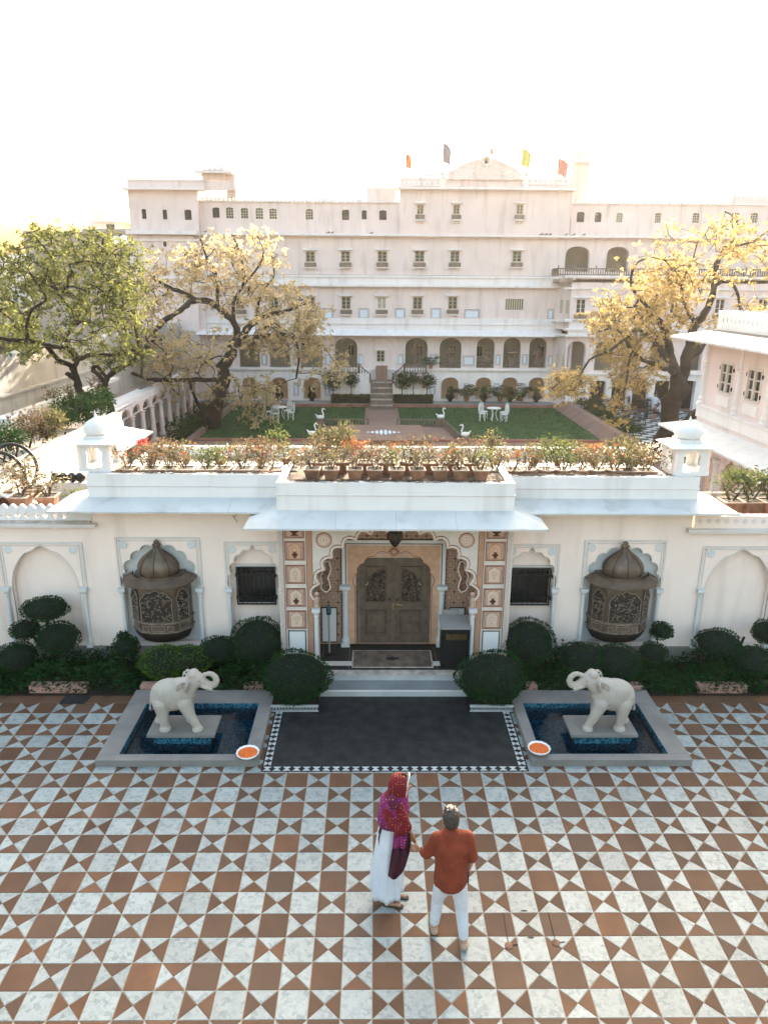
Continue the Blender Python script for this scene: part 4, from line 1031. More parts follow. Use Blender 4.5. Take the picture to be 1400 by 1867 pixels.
def bluepanel(xc, yc, w, h_, Y=YP):
    x0, x1, y0, y1 = xc-w/2, xc+w/2, yc-h_/2, yc+h_/2; a, b, z0, z1 = PX(x0, yc, Y), PX(x1, yc, Y), PZ(y1, Y, xc), PZ(y0, Y, xc)
    q = MB(); frame(q, a, b, z0, z1, .028, Y-.012, Y); frame(q, a+.07, b-.07, z0+.07, z1-.07, .022, Y-.012, Y); f = q.build('painted_panel', 'blueline', PAL)
    if b-a > .3: MB().box(a+.092, b-.092, Y-.006, Y-.0005, z0+.092, z1-.092).build('panel_field', 'bluefill', f)
# ---- storey A (top, small arched windows)
winA = [(263, 8, 381, 399, 0), (301, 8, 382, 400, 0), (343, 13, 382, 401, 0), (394, 13, 378, 397, 0), (419, 13, 378, 398, 1), (446, 13, 379, 398, 1), (473, 13, 379, 399, 1), (498, 13, 380, 399, 1),
        (564, 13, 381, 400, 1), (630, 13, 382, 401, 0), (664, 9, 383, 400, 0), (698, 13, 383, 401, 0)]
winAr = [(1058, 14, 386, 405, 0), (1090, 12, 387, 405, 0), (1129, 11, 388, 405, 2), (1199, 11, 388, 406, 2), (1268, 12, 388, 406, 2), (1340, 13, 388, 406, 2), (1374, 13, 388, 406, 2), (1420, 13, 388, 406, 2)]
A0, A1 = 427, 364
slab('wall', prect(362, 728, 366, 429), [parch(x, w, y0, y1, k=.3) for x, w, y0, y1, k in winA[3:]], YP, YP+.25, 'palace', PAL)
slab('wall', prect(240, 362, 347, 429, YP-.5), [parch(x, w, y0, y1, Y=YP-.5, k=.3) for x, w, y0, y1, k in winA[:3]], YP-.5, YP-.25, 'palace', PAL)
slab('wall', prect(1040, 1520, 374, 437), [parch(x, w, y0, y1, k=.3) for x, w, y0, y1, k in winAr], YP, YP+.25, 'palace', PAL)
for x, w, y0, y1, k in winA[3:]+winAr: lattice_win(x, y0, y1, w, 1 if k else 0)
for x, w, y0, y1, k in winA[:3]: lattice_win(x, y0, y1, w, 0, YP-.5)
slab('wall', prect(728, 1040, 345, 431, YP-.25), [prect(x-5, x+5, 372, 390, YP-.25) for x in (766, 832, 947)], YP-.25, YP, 'palace', PAL)
for x in (766, 832, 947): pal_frame(x, 374, 390, 10, YP-.25)
# ---- storey B
wB = [566, 630, 697, 765, 829, 942]
slab('wall', prect(362, 1500, 431, 503), [prect(x-8, x+8, 459, 477) for x in wB]+[parch(1052, 44, 449, 500, k=.5), parch(1125, 40, 450, 500, k=.5), parch(1420, 40, 450, 500, k=.5)], YP, YP+.3, 'palace', PAL)
for x in wB: pal_frame(x, 459, 477, 15)
pbox(1030, 1520, 497, 524, .02, .3, 'wall', 'palace')
# ---- storey C
wC = [438, 500, 566, 631, 696, 761, 825]
slab('wall', prect(362, 1030, 522, 582), [prect(x-8, x+8, 541, 563) for x in wC]+[prect(921, 954, 545, 565)], YP, YP+.3, 'palace', PAL)
for i, x in enumerate(wC): pal_frame(x, 542, 563, 15, YP, 2 if x == 696 else 0)
a_ = prect(921, 954, 545, 565); q = MB(); (xa, z0), (xb, _), (_, z1), _ = a_
for k in range(9): q.box(xa+(xb-xa)*k/8-.03, xa+(xb-xa)*k/8+.03, YP+.02, YP+.06, z0, z1)
f = q.build('window', 'shutter', PAL, label='wide shuttered window without a hood'); MB().box(xa, xb, YP+.07, YP+.1, z0, z1).build('pane', 'pane', f)
for x in (663, 729, 794): bluepanel(x, 572, 19, 20)
bluepanel(860, 573, 28, 18); bluepanel(1003, 573, 12, 20); bluepanel(598, 572, 19, 20); bluepanel(533, 571, 19, 20)
# ---- storey D, the raised arcade; storey E, the ground arcade
aD = [(455, 38), (510, 38), (568, 40), (631, 41), (759, 41), (821, 40), (885, 33), (933, 32), (980, 32)]
aE = [(455, 28), (510, 30), (569, 32), (820, 32), (881, 29), (929, 28), (978, 30)]
slab('wall', prect(362, 1022, 609, 674), [parch(x, w, 616, 671, k=.62) for x, w in aD]+[prect(687, 701, 639, 659)], YP, YP+.35, 'palace', PAL)
slab('wall', prect(362, 1022, 674, 731), [parch(x, w, 688, 728, k=.62) for x, w in aE], YP, YP+.35, 'palacew', PAL)
for x, w in aD:
    q = MB(); ribbon(q, parch(x, w, 616, 671), .05, YP-.02, YP+.01); q.build('arch_moulding', 'palacew', PAL)
for x, w in aE:
    q = MB(); ribbon(q, parch(x, w, 688, 728), .05, YP-.02, YP+.01); q.build('arch_moulding', 'palacew', PAL)
q = MB(); ribbon(q, parch(694, 62, 614, 671, pt=True), .06, YP-.03, YP); ribbon(q, parch(694, 36, 622, 640, pt=True), .05, YP-.04, YP); q.build('niche_moulding', 'palacew', PAL)
pal_frame(694, 640, 659, 13, YP, 0, False)
pbox(684, 705, 635, 638, -.12, 0, 'window_hood', 'palacew')
for x, w in ((658, 11), (730, 11), (907, 10), (956, 10), (790, 14), (598, 11), (540, 11), (482, 11)): bluepanel(x, 656, w, 20)
bluepanel(854, 658, 22, 19); bluepanel(1003, 658, 10, 20)
for x in (540, 597, 656, 788, 850, 905, 953): bluepanel(x, 710, 10, 22)
# back walls, floors of the loggias, with furniture seen as dark shapes: dummies for openings and statues
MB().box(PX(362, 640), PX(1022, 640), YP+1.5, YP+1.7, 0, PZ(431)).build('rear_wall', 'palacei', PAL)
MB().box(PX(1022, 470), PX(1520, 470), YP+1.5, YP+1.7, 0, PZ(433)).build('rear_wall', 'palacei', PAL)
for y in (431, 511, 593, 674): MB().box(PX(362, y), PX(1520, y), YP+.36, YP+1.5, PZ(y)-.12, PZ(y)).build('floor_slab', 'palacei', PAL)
MB().box(PX(362, 400), PX(1520, 400), YP+.26, YP+6, PZ(431)+.001, PZ(375)).build('upper_storey_body', 'palace', PAL)
for x, w in aD[3:]:
    if x == 759 or x == 631: continue
    ym = 664; a, b = PX(x-w/2+1, ym), PX(x+w/2-1, ym); q = MB(); q.box(a, b, YP+.1, YP+.16, PZ(660)-.02, PZ(660)+.03); q.box(a, b, YP+.1, YP+.16, PZ(671), PZ(671)+.05)
    n_ = int((b-a)/.11)
    for k in range(n_+1): q.box(a+(b-a)*k/n_-.018, a+(b-a)*k/n_+.018, YP+.11, YP+.15, PZ(671), PZ(660))
    q.build('balcony_rail', 'boxbrown', PAL)
for x in (640, 765, 825, 873, 985):      # shuttered openings in the loggia's rear wall
    X_ = PX(x, 645, YP+1.5); q = MB(); frame(q, X_-.22, X_+.22, PZ(671)+.55, PZ(671)+1.25, .05, YP+1.42, YP+1.5); q.box(X_-.02, X_+.02, YP+1.43, YP+1.5, PZ(671)+.55, PZ(671)+1.25)
    f = q.build('loggia_window', 'shutter', PAL); MB().box(X_-.17, X_+.17, YP+1.47, YP+1.495, PZ(671)+.6, PZ(671)+1.2).build('pane', 'pane', f)
# ---- bands and cornices
def band(y0, y1, x0, x1, d, m, name, Y=YP): return pbox(x0, x1, y0, y1, -d, .3, name, m, Y)
for x0, x1 in ((362, 1520),):
    band(429, 433, x0, x1, .35, 'palacew', 'cornice'); band(433, 436, x0, x1, .12, 'palace', 'cornice')
band(421, 428, 233, 362, .35, 'palacew', 'cornice', YP-.5)
for x0, x1 in ((362, 1040),):
    band(502, 519, x0, x1, .10, 'palacew', 'string_course'); band(504, 506, x0, x1, .16, 'palacew', 'string_course'); band(519, 523, x0, x1, .36, 'palacew', 'string_course')
for x0, x1 in ((362, 1022),):
    band(580, 601, x0, x1, .12, 'palacew', 'string_course'); band(589, 591, x0, x1, .18, 'palacew', 'string_course')
    q = MB(); a, b = PX(x0, 605), PX(x1, 605); z1_, z0_ = PZ(599), PZ(610)
    q.add([(a, YP-.75, z0_), (b, YP-.75, z0_), (b, YP, z1_), (a, YP, z1_), (a, YP-.75, z0_-.04), (b, YP-.75, z0_-.04), (b, YP, z1_-.06), (a, YP, z1_-.06)], [(0, 1, 2, 3), (7, 6, 5, 4), (0, 4, 5, 1), (1, 5, 6, 2), (3, 7, 4, 0)])
    q.build('eave', 'palacew', PAL); band(671, 675, x0, x1, .12, 'palacew', 'string_course')
band(366, 369, 355, 728, .10, 'palacew', 'coping'); band(371, 374, 1040, 1520, .10, 'palacew', 'coping')
def merlons(x0, x1, y, Y=YP, r=.10, st=.23):
    a, b = PX(x0, y, Y), PX(x1, y, Y); z = PZ(y, Y, (x0+x1)/2); q = MB(); n_ = int((b-a)/st)
    for k in range(n_+1):
        x = a+(b-a)*k/n_; q.lathe([(r*.5, z-.03), (r*.85, z+.07), (r*.7, z+.15), (.01, z+.22)], x, Y+.05, 7)
    return q.build('merlon_row', 'palacew', PAL, kind='stuff')
merlons(362, 665, 367); merlons(1045, 1335, 372); 
pbox(1332, 1520, 360, 372, -.05, .3, 'parapet', 'palace'); merlons(1332, 1520, 361)
# left block parapet, flat eave and turret
pbox(233, 430, 329, 346, -.1, .3, 'parapet', 'palace', YP-.5); band(344, 347, 226, 375, .4, 'palacew', 'eave', YP-.5); band(327, 330, 233, 378, .16, 'palacew', 'coping', YP-.5)
MB().box(PX(240, 400), PX(366, 400), YP-.25, YP+6, 0, PZ(347)).build('wing_body', 'palace', PAL)
slab('wall', prect(243, 362, 428, 690, YP-.5), [], YP-.5, YP-.26, 'palace', PAL)
for y0, y1 in ((436, 440), (505, 509), (598, 604)): band(y0, y1, 243, 362, .08, 'palacew', 'string_course', YP-.5)
q = MB(); ribbon(q, parch(345, 26, 446, 470, Y=YP-.5, pt=True), .06, YP-.56, YP-.5); q.build('niche_moulding', 'palacew', PAL)
pbox(340, 350, 456, 470, -.52, -.5, 'window', 'pane'); MB().ell((PX(306, 449), YP-.51, PZ(449)), (.10, .02, .15), 12, 8).build('oval_vent', 'pane', PAL)
def lattice_strip(x0, x1, y0, y1, Y, name='lattice_parapet'):
    a, b, z0, z1 = PX(x0, y0, Y), PX(x1, y0, Y), PZ(y1, Y, x0), PZ(y0, Y, x0); n_ = max(3, int((b-a)/.26)); hs = []
    for k in range(n_):
        c = a+(b-a)*(k+.5)/n_; zc_ = (z0+z1)/2; hs.append([(c-.07, zc_), (c, zc_-.09), (c+.07, zc_), (c, zc_+.09)])
    return slab(name, rect(a, b, z0, z1), hs, Y, Y+.08, 'palacew', PAL)
lattice_strip(371, 414, 300, 312, YP-.5); pbox(372, 413, 312, 329, -.5, 2, 'turret', 'palace'); pbox(362, 428, 315, 319, -.9, 2.2, 'eave', 'palacew'); pbox(414, 430, 304, 360, -.2, 2, 'turret', 'palace'); lattice_strip(414, 430, 303, 313, YP+.4)
lattice_strip(378, 402, 360, 367, YP-.02); lattice_strip(557, 662, 362, 369, YP-.02)
# centre block
lattice_strip(731, 802, 317, 326, YP-.3); lattice_strip(736, 802, 330, 338, YP-.35); pbox(728, 1040, 326, 346, -.28, 1, 'parapet', 'palace'); band(344, 348, 722, 1046, .6, 'palacew', 'eave')
lattice_strip(962, 1036, 326, 336, YP-.35); lattice_strip(668, 722, 333, 341, YP+.2); pbox(668, 722, 341, 366, .2, 2, 'stair_tower', 'palace')
lattice_strip(1000, 1036, 316, 325, YP-.3)
for x in (807, 958):
    c = atY(x, 330, YP-.4); MB().lathe([(.17, PZ(345)), (.15, PZ(338)), (.17, PZ(324)), (.10, PZ(320)), (.16, PZ(317)), (.12, PZ(312)), (.01, PZ(309))], c[0], YP-.4, 12).build('parapet_post', 'palacew', PAL)
ped = [(815, 320), (815, 318), (828, 312), (842, 304), (856, 299), (872, 292), (884, 289), (897, 292), (912, 299), (926, 304), (938, 312), (947, 318), (947, 320)]
slab('pediment', [(PX(x, y), PZ(y)) for x, y in ped]+[(PX(947, 328), PZ(328)), (PX(815, 328), PZ(328))], [], YP-.45, YP-.2, 'palace', PAL)
q = MB(); ribbon(q, [(PX(x, y), PZ(y)) for x, y in ped], .09, YP-.50, YP-.2); q.build('pediment_coping', 'palacew', PAL)
q = MB(); c = (PX(884, 295), PZ(294)); q.tube([(c[0]+.22*math.cos(a), YP-.5, c[1]+.22*math.sin(a)) for a in [2*PI*k/16 for k in range(17)]], .05, 6)
for k in range(8): a = 2*PI*k/8; q.ell((c[0]+.30*math.cos(a), YP-.5, c[1]+.30*math.sin(a)), (.05, .04, .05), 7, 5)
q.build('sun_crest', 'palacew', PAL); MB().ell((c[0], YP-.5, c[1]), (.09, .05, .13), 10, 6).build('crest_shield', 'russet', PAL)
rr = random.Random(4); q = MB()
for k in range(46):
    x, y = rr.uniform(828, 938), rr.uniform(303, 324)
    if abs(x-884) > 66-(324-y)*1.6+14: continue
    q.ell((PX(x, y), YP-.46, PZ(y)), (rr.uniform(.04, .11), .03, rr.uniform(.03, .06)), 7, 4)
q.build('pediment_relief', 'palacew', PAL, smooth=True)
# distant tower in the glare
pbox(1046, 1078, 272, 373, .5, 2.5, 'tower', 'palace'); pbox(1040, 1084, 290, 294, .2, 2.8, 'eave', 'palacew')
# ---- right wing that comes forward, lower storeys
YW = 33.3
WX = 1042
slab('wall', [(PX(WX, 522, YW), PZ(587, YW, WX)), (PX(1560, 530, YW), PZ(587, YW, WX)), (PX(1560, 530, YW), PZ(507, YW, WX)), (PX(WX, 522, YW), PZ(507, YW, WX))], [prect(x-10, x+8, 545, 572, YW) for x in (1059, 1104, 1165, 1230, 1312, 1390)], YW, YW+.3, 'palace', PAL)
for i, x in enumerate((1059, 1104, 1165, 1230, 1312, 1390)): pal_frame(x-1, 546, 571, 16, YW, 1)
aW = [(1050, 33), (1101, 34), (1150, 34), (1200, 34), (1262, 34), (1330, 34), (1400, 34), (1470, 34)]
slab('wall', prect(WX-12, 1560, 612, 682, YW), [parch(x, w, 622, 676, YW, .62) for x, w in aW], YW, YW+.35, 'palace', PAL)
slab('wall', prect(WX-12, 1560, 682, 752, YW), [parch(x, 29, 694, 751, YW, .15) for x in (1088, 1128, 1166, 1206, 1250, 1292, 1340, 1400, 1460)], YW, YW+.35, 'palacew', PAL)
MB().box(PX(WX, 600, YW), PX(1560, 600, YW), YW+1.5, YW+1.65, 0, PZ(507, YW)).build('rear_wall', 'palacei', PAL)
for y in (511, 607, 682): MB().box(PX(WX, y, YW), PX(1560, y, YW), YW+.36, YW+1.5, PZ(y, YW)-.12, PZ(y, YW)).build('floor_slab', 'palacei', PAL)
MB().box(PX(WX-12, 700, YW), PX(1560, 700, YW), YW+.9, YW+1.2, 0, PZ(690, YW)).build('opening_shade_panel', 'bronzedark', PAL)  # near-black panel added to put the openings' shade into its colour
for y0, y1, d in ((504, 508, .25), (526, 529, .12), (583, 588, .12), (600, 604, .2), (612, 615, .35), (681, 684, .15)): pbox(WX-14, 1560, y0, y1, -d, .3, 'string_course', 'palacew', YW)
pbox(WX-6, 1560, 586, 613, -.06, .3, 'balcony_front', 'palacew', YW)
# angled return between the two fronts
for (y0, y1) in ((507, 600), (612, 752)):
    xa, xb = PX(1010, 600), PX(WX, 600, YW); za, zb = PZ(y1, YW) if y1 < 700 else 0, PZ(y0, YW)
    MB().add([(xa, YP-.001, za), (xb, YW, za), (xb+.2, YW+.35, za), (xa+.2, YP, za), (xa, YP-.001, zb), (xb, YW, zb), (xb+.2, YW+.35, zb), (xa+.2, YP, zb)], [(0, 1, 5, 4), (4, 5, 6, 7), (1, 2, 6, 5), (3, 0, 4, 7)]).build('angled_wall', 'palace', PAL)
for y in (508, 586, 612):
    xa, xb = PX(1008, 600), PX(WX-2, 600, YW); z = PZ(y, YW)
    MB().add([(xa-.2, YP-.1, z), (xb-.15, YW-.25, z), (xb+.2, YW+.2, z), (xa+.2, YP, z), (xa-.2, YP-.1, z+.12), (xb-.15, YW-.25, z+.12), (xb+.2, YW+.2, z+.12), (xa+.2, YP, z+.12)], [(0, 1, 5, 4), (4, 5, 6, 7), (1, 2, 6, 5), (3, 0, 4, 7), (3, 2, 1, 0)]).build('string_course', 'palacew', PAL)
for t0, t1 in ((.25, .42), (.6, .8)):
    for y0, y1 in ((545, 570), (645, 672)):
        xa, xb = PX(1010, 600), PX(WX, 600, YW); f0 = (xa+(xb-xa)*t0, YP+(YW-YP)*t0); f1 = (xa+(xb-xa)*t1, YP+(YW-YP)*t1); z0, z1 = PZ(y1, YW), PZ(y0, YW)
        MB().add([(f0[0]-.02, f0[1]-.01, z0), (f1[0]-.02, f1[1]-.01, z0), (f1[0]-.02, f1[1]-.01, z1), (f0[0]-.02, f0[1]-.01, z1)], [(0, 1, 2, 3)]).build('narrow_window', 'shutter', PAL)
# balcony railing on the wing roof with spikes
q = MB(); a, b = PX(1017, 495, YW), PX(1560, 495, YW); z0, z1 = PZ(500, YW), PZ(487, YW)
for z in (z0+.05, z1): q.box(a, b, YW-.05, YW+.02, z-.03, z+.03)
n_ = int((b-a)/.13)
for k in range(n_+1): x = a+(b-a)*k/n_; q.box(x-.022, x+.022, YW-.04, YW+.01, z0, z1+(.18 if k % 8 == 0 else 0))
q.build('roof_railing', 'boxbrown', PAL); q = MB()
q.box(a, a+.06, YW-.05, YP-.4, z0, z0+.06); q.box(a, a+.06, YW-.05, YP-.4, z1-.03, z1+.03)
for k in range(12): q.box(a, a+.05, YW+k*.14, YW+k*.14+.04, z0, z1)
q.build('roof_railing', 'boxbrown', PAL)
MB().box(PX(1020, 505, YW), PX(1560, 505, YW), YW, YP-.02, PZ(507, YW)-.15, PZ(507, YW)+.02).build('wing_roof', 'terrace', PAL)
# ---- flags
def flag(x, yt, yb, ypole, wpx, m, label, Y, lean=0):
    x0, zt, zb = PX(x, yt, Y), PZ(yt, Y), PZ(yb, Y); zp = PZ(ypole, Y)
    t = thing('flag', label, 'flag', (x0, Y, zp), group='flags on the palace roof')
    MB().tube([(x0+lean, Y, zp), (x0, Y, zt+.12)], .02, 6).build('flag_pole', 'palacew', t)
    W_ = wpx/34.; q = MB(); n_ = 8; v = []
    for i in range(n_+1):
        u = i/n_; yy = Y+.06*math.sin(u*7); dr = -.42*u*u
        v += [(x0+W_*u, yy, zt+dr*(zt-zb)), (x0+W_*u*.85, yy, zb+(zt-zb)*.35*u*0+dr*(zt-zb)*.55+.0), (x0+W_*u, yy+.012, zt+dr*(zt-zb)), (x0+W_*u*.85, yy+.012, zb+dr*(zt-zb)*.55)]
    f = []
    for i in range(n_): a = 4*i; f += [(a, a+4, a+5, a+1), (a+3, a+7, a+6, a+2), (a+2, a+6, a+4, a), (a+1, a+5, a+7, a+3)]
    f += [(0, 1, 3, 2), (4*n_+2, 4*n_+3, 4*n_+1, 4*n_)]
    q.add(v, f).build('flag_cloth', m, t)
M_['flagO'] = mat('orange_cloth', (.75, .20, .04), .8, .1, 9.); M_['flagV'] = mat('grey_violet_cloth', (.20, .17, .24), .8, .1, 9.)
M_['flagY'] = mat('yellow_green_cloth', (.55, .50, .08), .8, .1, 9.); M_['flagR'] = mat('pink_red_cloth', (.65, .22, .16), .8, .1, 9.)
flag(740, 279, 305, 330, 12, 'flagO', 'small orange flag at the left end of the palace roof centre', YP-.4)
flag(808, 259, 295, 310, 16, 'flagV', 'grey violet flag on the post left of the pediment', YP-.4)
flag(952, 267, 300, 318, 18, 'flagY', 'yellow green flag on the post right of the pediment', YP-.4)
flag(1018, 285, 315, 330, 19, 'flagR', 'pink flag near the bright glare, farthest right', YP-.4)
flag(893, 268, 280, 290, 8, 'flagR', 'tiny red and white flag on the slanting pole above the pediment', YP-.3, -.0)
MB().tube([(PX(884, 290), YP-.35, PZ(290)), (PX(894, 252), YP-.35, PZ(252))], .03, 6).build('slanting_pole', 'palacew', PAL)
# ================================================================== garden
MB().box(-14, 28, 8, 34.9, -.2, -.005).build('garden_path', 'path', kind='structure')
gz = .0
LX0, LX1, LY0, LY1 = -8.1, 10.6, 24.2, 33.85
lw = MB()
for x0, x1, y0, y1 in ((LX0, -2.75, LY0, LY1), (3.95, LX1, LY0, LY1), (-2.75, -.55, 28.1, LY1), (1.35, 3.95, 28.1, LY1)):
    lw.box(x0, x1, y0, y1, -.004, .05)
lw.build('lawn', 'lawn', kind='structure')
gr = MB(); rg = random.Random(2)
for i in range(9000):
    x, y = rg.uniform(LX0, LX1), rg.uniform(LY0, LY1)
    if -2.75 < x < 3.95 and y < 28.1 or -.55 < x < 1.35: continue
    a = rg.uniform(0, PI); s_ = .03; hgt = rg.uniform(.05, .085); gr.add([(x-s_*math.cos(a), y-s_*math.sin(a), .049), (x+s_*math.cos(a), y+s_*math.sin(a), .049), (x+rg.uniform(-.03, .03), y+rg.uniform(-.03, .03), hgt+.03)], [(0, 1, 2)])
tag(gr.build('grass', 'hedge', kind='stuff'), 'dark mown grass of the shaded lawn', 'grass')
MB().box(-12, 10.9, 33.9, 35, -.004, .24).build('walkway', 'grey', kind='structure')
MB().box(-12, 10.9, 33.72, 33.897, -.004, .20).build('kerb', 'redkerb', kind='structure')
MB().box(-8.3, 10.8, 23.95, 24.19, -.004, .10).build('kerb', 'redkerb', kind='structure')
# fountain terrace
ft = thing('fountain_platform', 'raised stone platform with pale glass slots, in the middle of the garden path', 'platform', (.4, 24.5, 0))
MB().box(-1.3, 2.2, 22.8, 26.3, 0, .28).build('plinth', 'redkerb', ft); MB().box(-1.38, 2.28, 22.7, 26.4, .28, .34).build('top_slab', 'path', ft)
for k, hh in enumerate((.08, .22, .38, .55, .60, .42, .25, .08)):
    x = .40+(k-3.5)*.20; 
    MB().prismz([(x+.075*math.cos(a), 24.5+hh*math.sin(a)) for a in [2*PI*j/14 for j in range(14)]], .3405, .352).build('glass_slot', 'bluefill', ft)
def balus(name, label, p0, p1, hgt, m='boxbrown', group=None, z0=0., z1=None):
    z1 = z0 if z1 is None else z1
    t = thing(name, label, 'balustrade', ((p0[0]+p1[0])/2, (p0[1]+p1[1])/2, 0), group=group)
    L = math.hypot(p1[0]-p0[0], p1[1]-p0[1]); n_ = max(2, int(L/.15))
    def pt(u, z): return (p0[0]+(p1[0]-p0[0])*u, p0[1]+(p1[1]-p0[1])*u, z0+(z1-z0)*u+z)
    MB().tube([pt(0, hgt), pt(1, hgt)], .035, 6).build('top_rail', m, t); MB().tube([pt(0, .04), pt(1, .04)], .03, 6).build('bottom_rail', m, t)
    pr = MB()
    pr.tube([(0, 0, .05), (0, 0, hgt*.3), (0, 0, hgt*.6), (0, 0, hgt)], [.02, .04, .018, .028], 6); me = bpy.data.meshes.new('baluster'); me.from_pydata(pr.v, [], pr.f); me.materials.append(M_[m])
    r_ = rootloc(t)
    for k in range(n_+1): q = pt(k/n_, 0); addmesh('baluster', me, t, (q[0]-r_.x, q[1]-r_.y, q[2]-r_.z))
    for u in (0, 1): q = pt(u, 0); MB().box(q[0]-.05, q[0]+.05, q[1]-.05, q[1]+.05, q[2], q[2]+hgt+.08).build('post', m, t)
balus('garden_balustrade', 'low dark balustrade behind the fountain platform, left of the path', (-2.6, 27.8), (-.35, 27.8), .36)
balus('garden_balustrade', 'low dark balustrade behind the fountain platform, right of the path', (1.15, 27.8), (3.4, 27.8), .36)
balus('garden_balustrade', 'low dark balustrade running along the right side of the fountain terrace', (3.5, 27.7), (3.95, 23.6), .36)
balus('garden_balustrade', 'low dark balustrade running along the left side of the fountain terrace', (-2.65, 27.7), (-2.7, 23.6), .36)
def swan(x, y, label, s=1):
    t = thing('swan_statue', label, 'statue', (x, y, 0), group='white swan ornaments at the fountain terrace')
    MB().box(-.15, .15, -.12, .12, 0, .34).build('pier', 'path', t, world=False)
    b = MB(); b.ell((-.0*s, 0, .50), (.20, .11, .11), 14, 8); b.capsule((-.12*s, 0, .52), (-.25*s, 0, .66), .06, .02)
    nk = [(.13, .52), (.17, .64), (.13, .76), (.10, .86), (.14, .93), (.20, .92)]
    for p, q in zip(nk, nk[1:]): b.capsule((p[0]*s, 0, p[1]), (q[0]*s, 0, q[1]), .040, .035, 8)
    b.capsule((.20*s, 0, .92), (.29*s, 0, .88), .035, .012); fused('swan', b, 'whitemetal', t, .022, 2, world=False)
swan(-2.75, 27.6, 'white swan ornament at the far left corner of the fountain terrace'); swan(3.35, 27.95, 'white swan ornament at the far right corner of the fountain terrace', 1)
swan(-2.8, 23.4, 'white swan ornament at the near left corner of the fountain terrace'); swan(4.05, 23.3, 'white swan ornament at the near right corner of the fountain terrace', -1)
# double stair to the arcade
sr = thing('garden_stair', 'stone double stair rising from the garden to the palace arcade', 'stairs', (.4, 33.6, 0))
MB().box(-2.15, -.28, 33.95, 34.98, .24, PZ(676)-.05).build('landing_wall', 'palacew', sr); MB().box(1.05, 3.0, 33.95, 34.98, .24, PZ(676)-.05).build('landing_wall', 'palacew', sr)
for k in range(5):
    MB().box(-.26, 1.03, 33.2+.25*k, 34.98, .0+.30*k*.999, .30*(k+1)).build('step', 'boxbrown', sr)
    MB().box(-.24, 1.01, 33.185+.25*k, 33.199+.25*k, .30*(k+1)-.10, .30*(k+1)-.02).build('carved_riser', 'cornice', sr)
for s in (-1, 1):
    X_ = .385+s*.66; MB().box(X_-.05, X_+.05, 33.15, 34.5, 0, .3).build('side_cheek', 'boxbrown', sr)
MB().box(.05, .73, 34.60, 34.75, 1.5, 2.35).build('carved_block', 'path', sr)
zl = PZ(676)-.05
balus('stair_balustrade', 'brown balustrade on the left landing of the garden stair', (-2.1, 33.98), (-.95, 33.98), .50, z0=zl)
balus('stair_balustrade', 'brown balustrade on the right landing of the garden stair', (1.72, 33.98), (2.95, 33.98), .50, z0=zl)
balus('stair_balustrade', 'brown balustrade sloping down the left flight of the garden stair', (-.92, 33.98), (-.28, 33.98), .50, z0=zl, z1=zl-.55)
balus('stair_balustrade', 'brown balustrade sloping down the right flight of the garden stair', (1.68, 33.98), (1.05, 33.98), .50, z0=zl, z1=zl-.55)
# low wall beside the lawn, and café floor
a, b = atZ(1008, 746), atZ(1104, 812)
MB().add([(a[0], a[1], 0), (b[0], b[1], 0), (b[0]+.55, b[1], .5), (a[0]+.55, a[1], .5), (b[0]+.9, b[1], .5), (a[0]+.9, a[1], .5), (b[0]+.9, b[1], 0), (a[0]+.9, a[1], 0)],
         [(0, 1, 2, 3), (3, 2, 4, 5), (5, 4, 6, 7), (1, 6, 4, 2), (7, 0, 3, 5)]).build('lawn_wall', 'path').name = 'lawn_wall'
tag(bpy.data.objects['lawn_wall'], 'low sloping pink stone wall along the right side of the lawn', 'wall')
cf = MB().box(12.4, 24, 20.5, 32.9, -.004, .02).build('cafe_floor', 'granite', kind='structure')
tl_ = MB(); k = 0
for i in range(26):
    for j in range(28):
        if (i+j) % 2 == 0: x, y = 12.45+i*.44, 20.55+j*.44; tl_.box(x, x+.43, y, y+.43, .02, .026)
tl_.build('pale_tile', 'whitestone', cf, kind='stuff')
# ---- white cast chairs and tables
def garden_chair(label, x, y, rz, m='whitemetal', s=1., group='white cast chairs on the lawn'):
    t = thing('garden_chair', label, 'chair', (x, y, .02), rz, group)
    MB().lathe([(.19*s, .40), (.21*s, .42), (.19*s, .44)], 0, 0, 14).build('seat', m, t, world=False)
    for a in (45, 135, 225, 315):
        c_, s_ = math.cos(math.radians(a)), math.sin(math.radians(a)); MB().tube([(.15*c_, .15*s_, .41), (.19*c_, .19*s_, .26), (.16*c_, .16*s_, .12), (.21*c_, .21*s_, .0)], [.022, .018, .014, .02], 6).build('leg', m, t, world=False)
    b = MB(); b.tube([(-.17, -.16, .42)]+[(-.19*math.cos(PI*k/10), -.19, .58+.34*math.sin(PI*k/10)) for k in range(11)]+[(.17, -.16, .42)], .020, 6)
    for k in range(-2, 3): b.tube([(k*.05, -.17, .43), (k*.06, -.19, .60), (k*.045, -.19, .86-abs(k)*.02)], .012, 5)
    b.tube([(-.16, -.19, .66), (0, -.19, .72), (.16, -.19, .66)], .013, 5); b.build('backrest', m, t, world=False)
def garden_table(label, x, y, m='whitemetal', r=.36, group='white cast tables on the lawn'):
    t = thing('garden_table', label, 'table', (x, y, .02), 0, group)
    MB().lathe([(r, .66), (r+.02, .68), (r, .70), (.001, .705)], 0, 0, 20).build('tabletop', m, t, world=False)
    for k in range(3):
        a = 2*PI*k/3; c_, s_ = math.cos(a), math.sin(a); MB().tube([(.2*c_, .2*s_, .66), (.10*c_, .10*s_, .4), (.14*c_, .14*s_, .2), (.25*c_, .25*s_, 0)], .022, 6).build('leg', m, t, world=False)
gc = atZ(899, 768)
garden_table('white cast round table on the right half of the lawn', gc[0], gc[1])
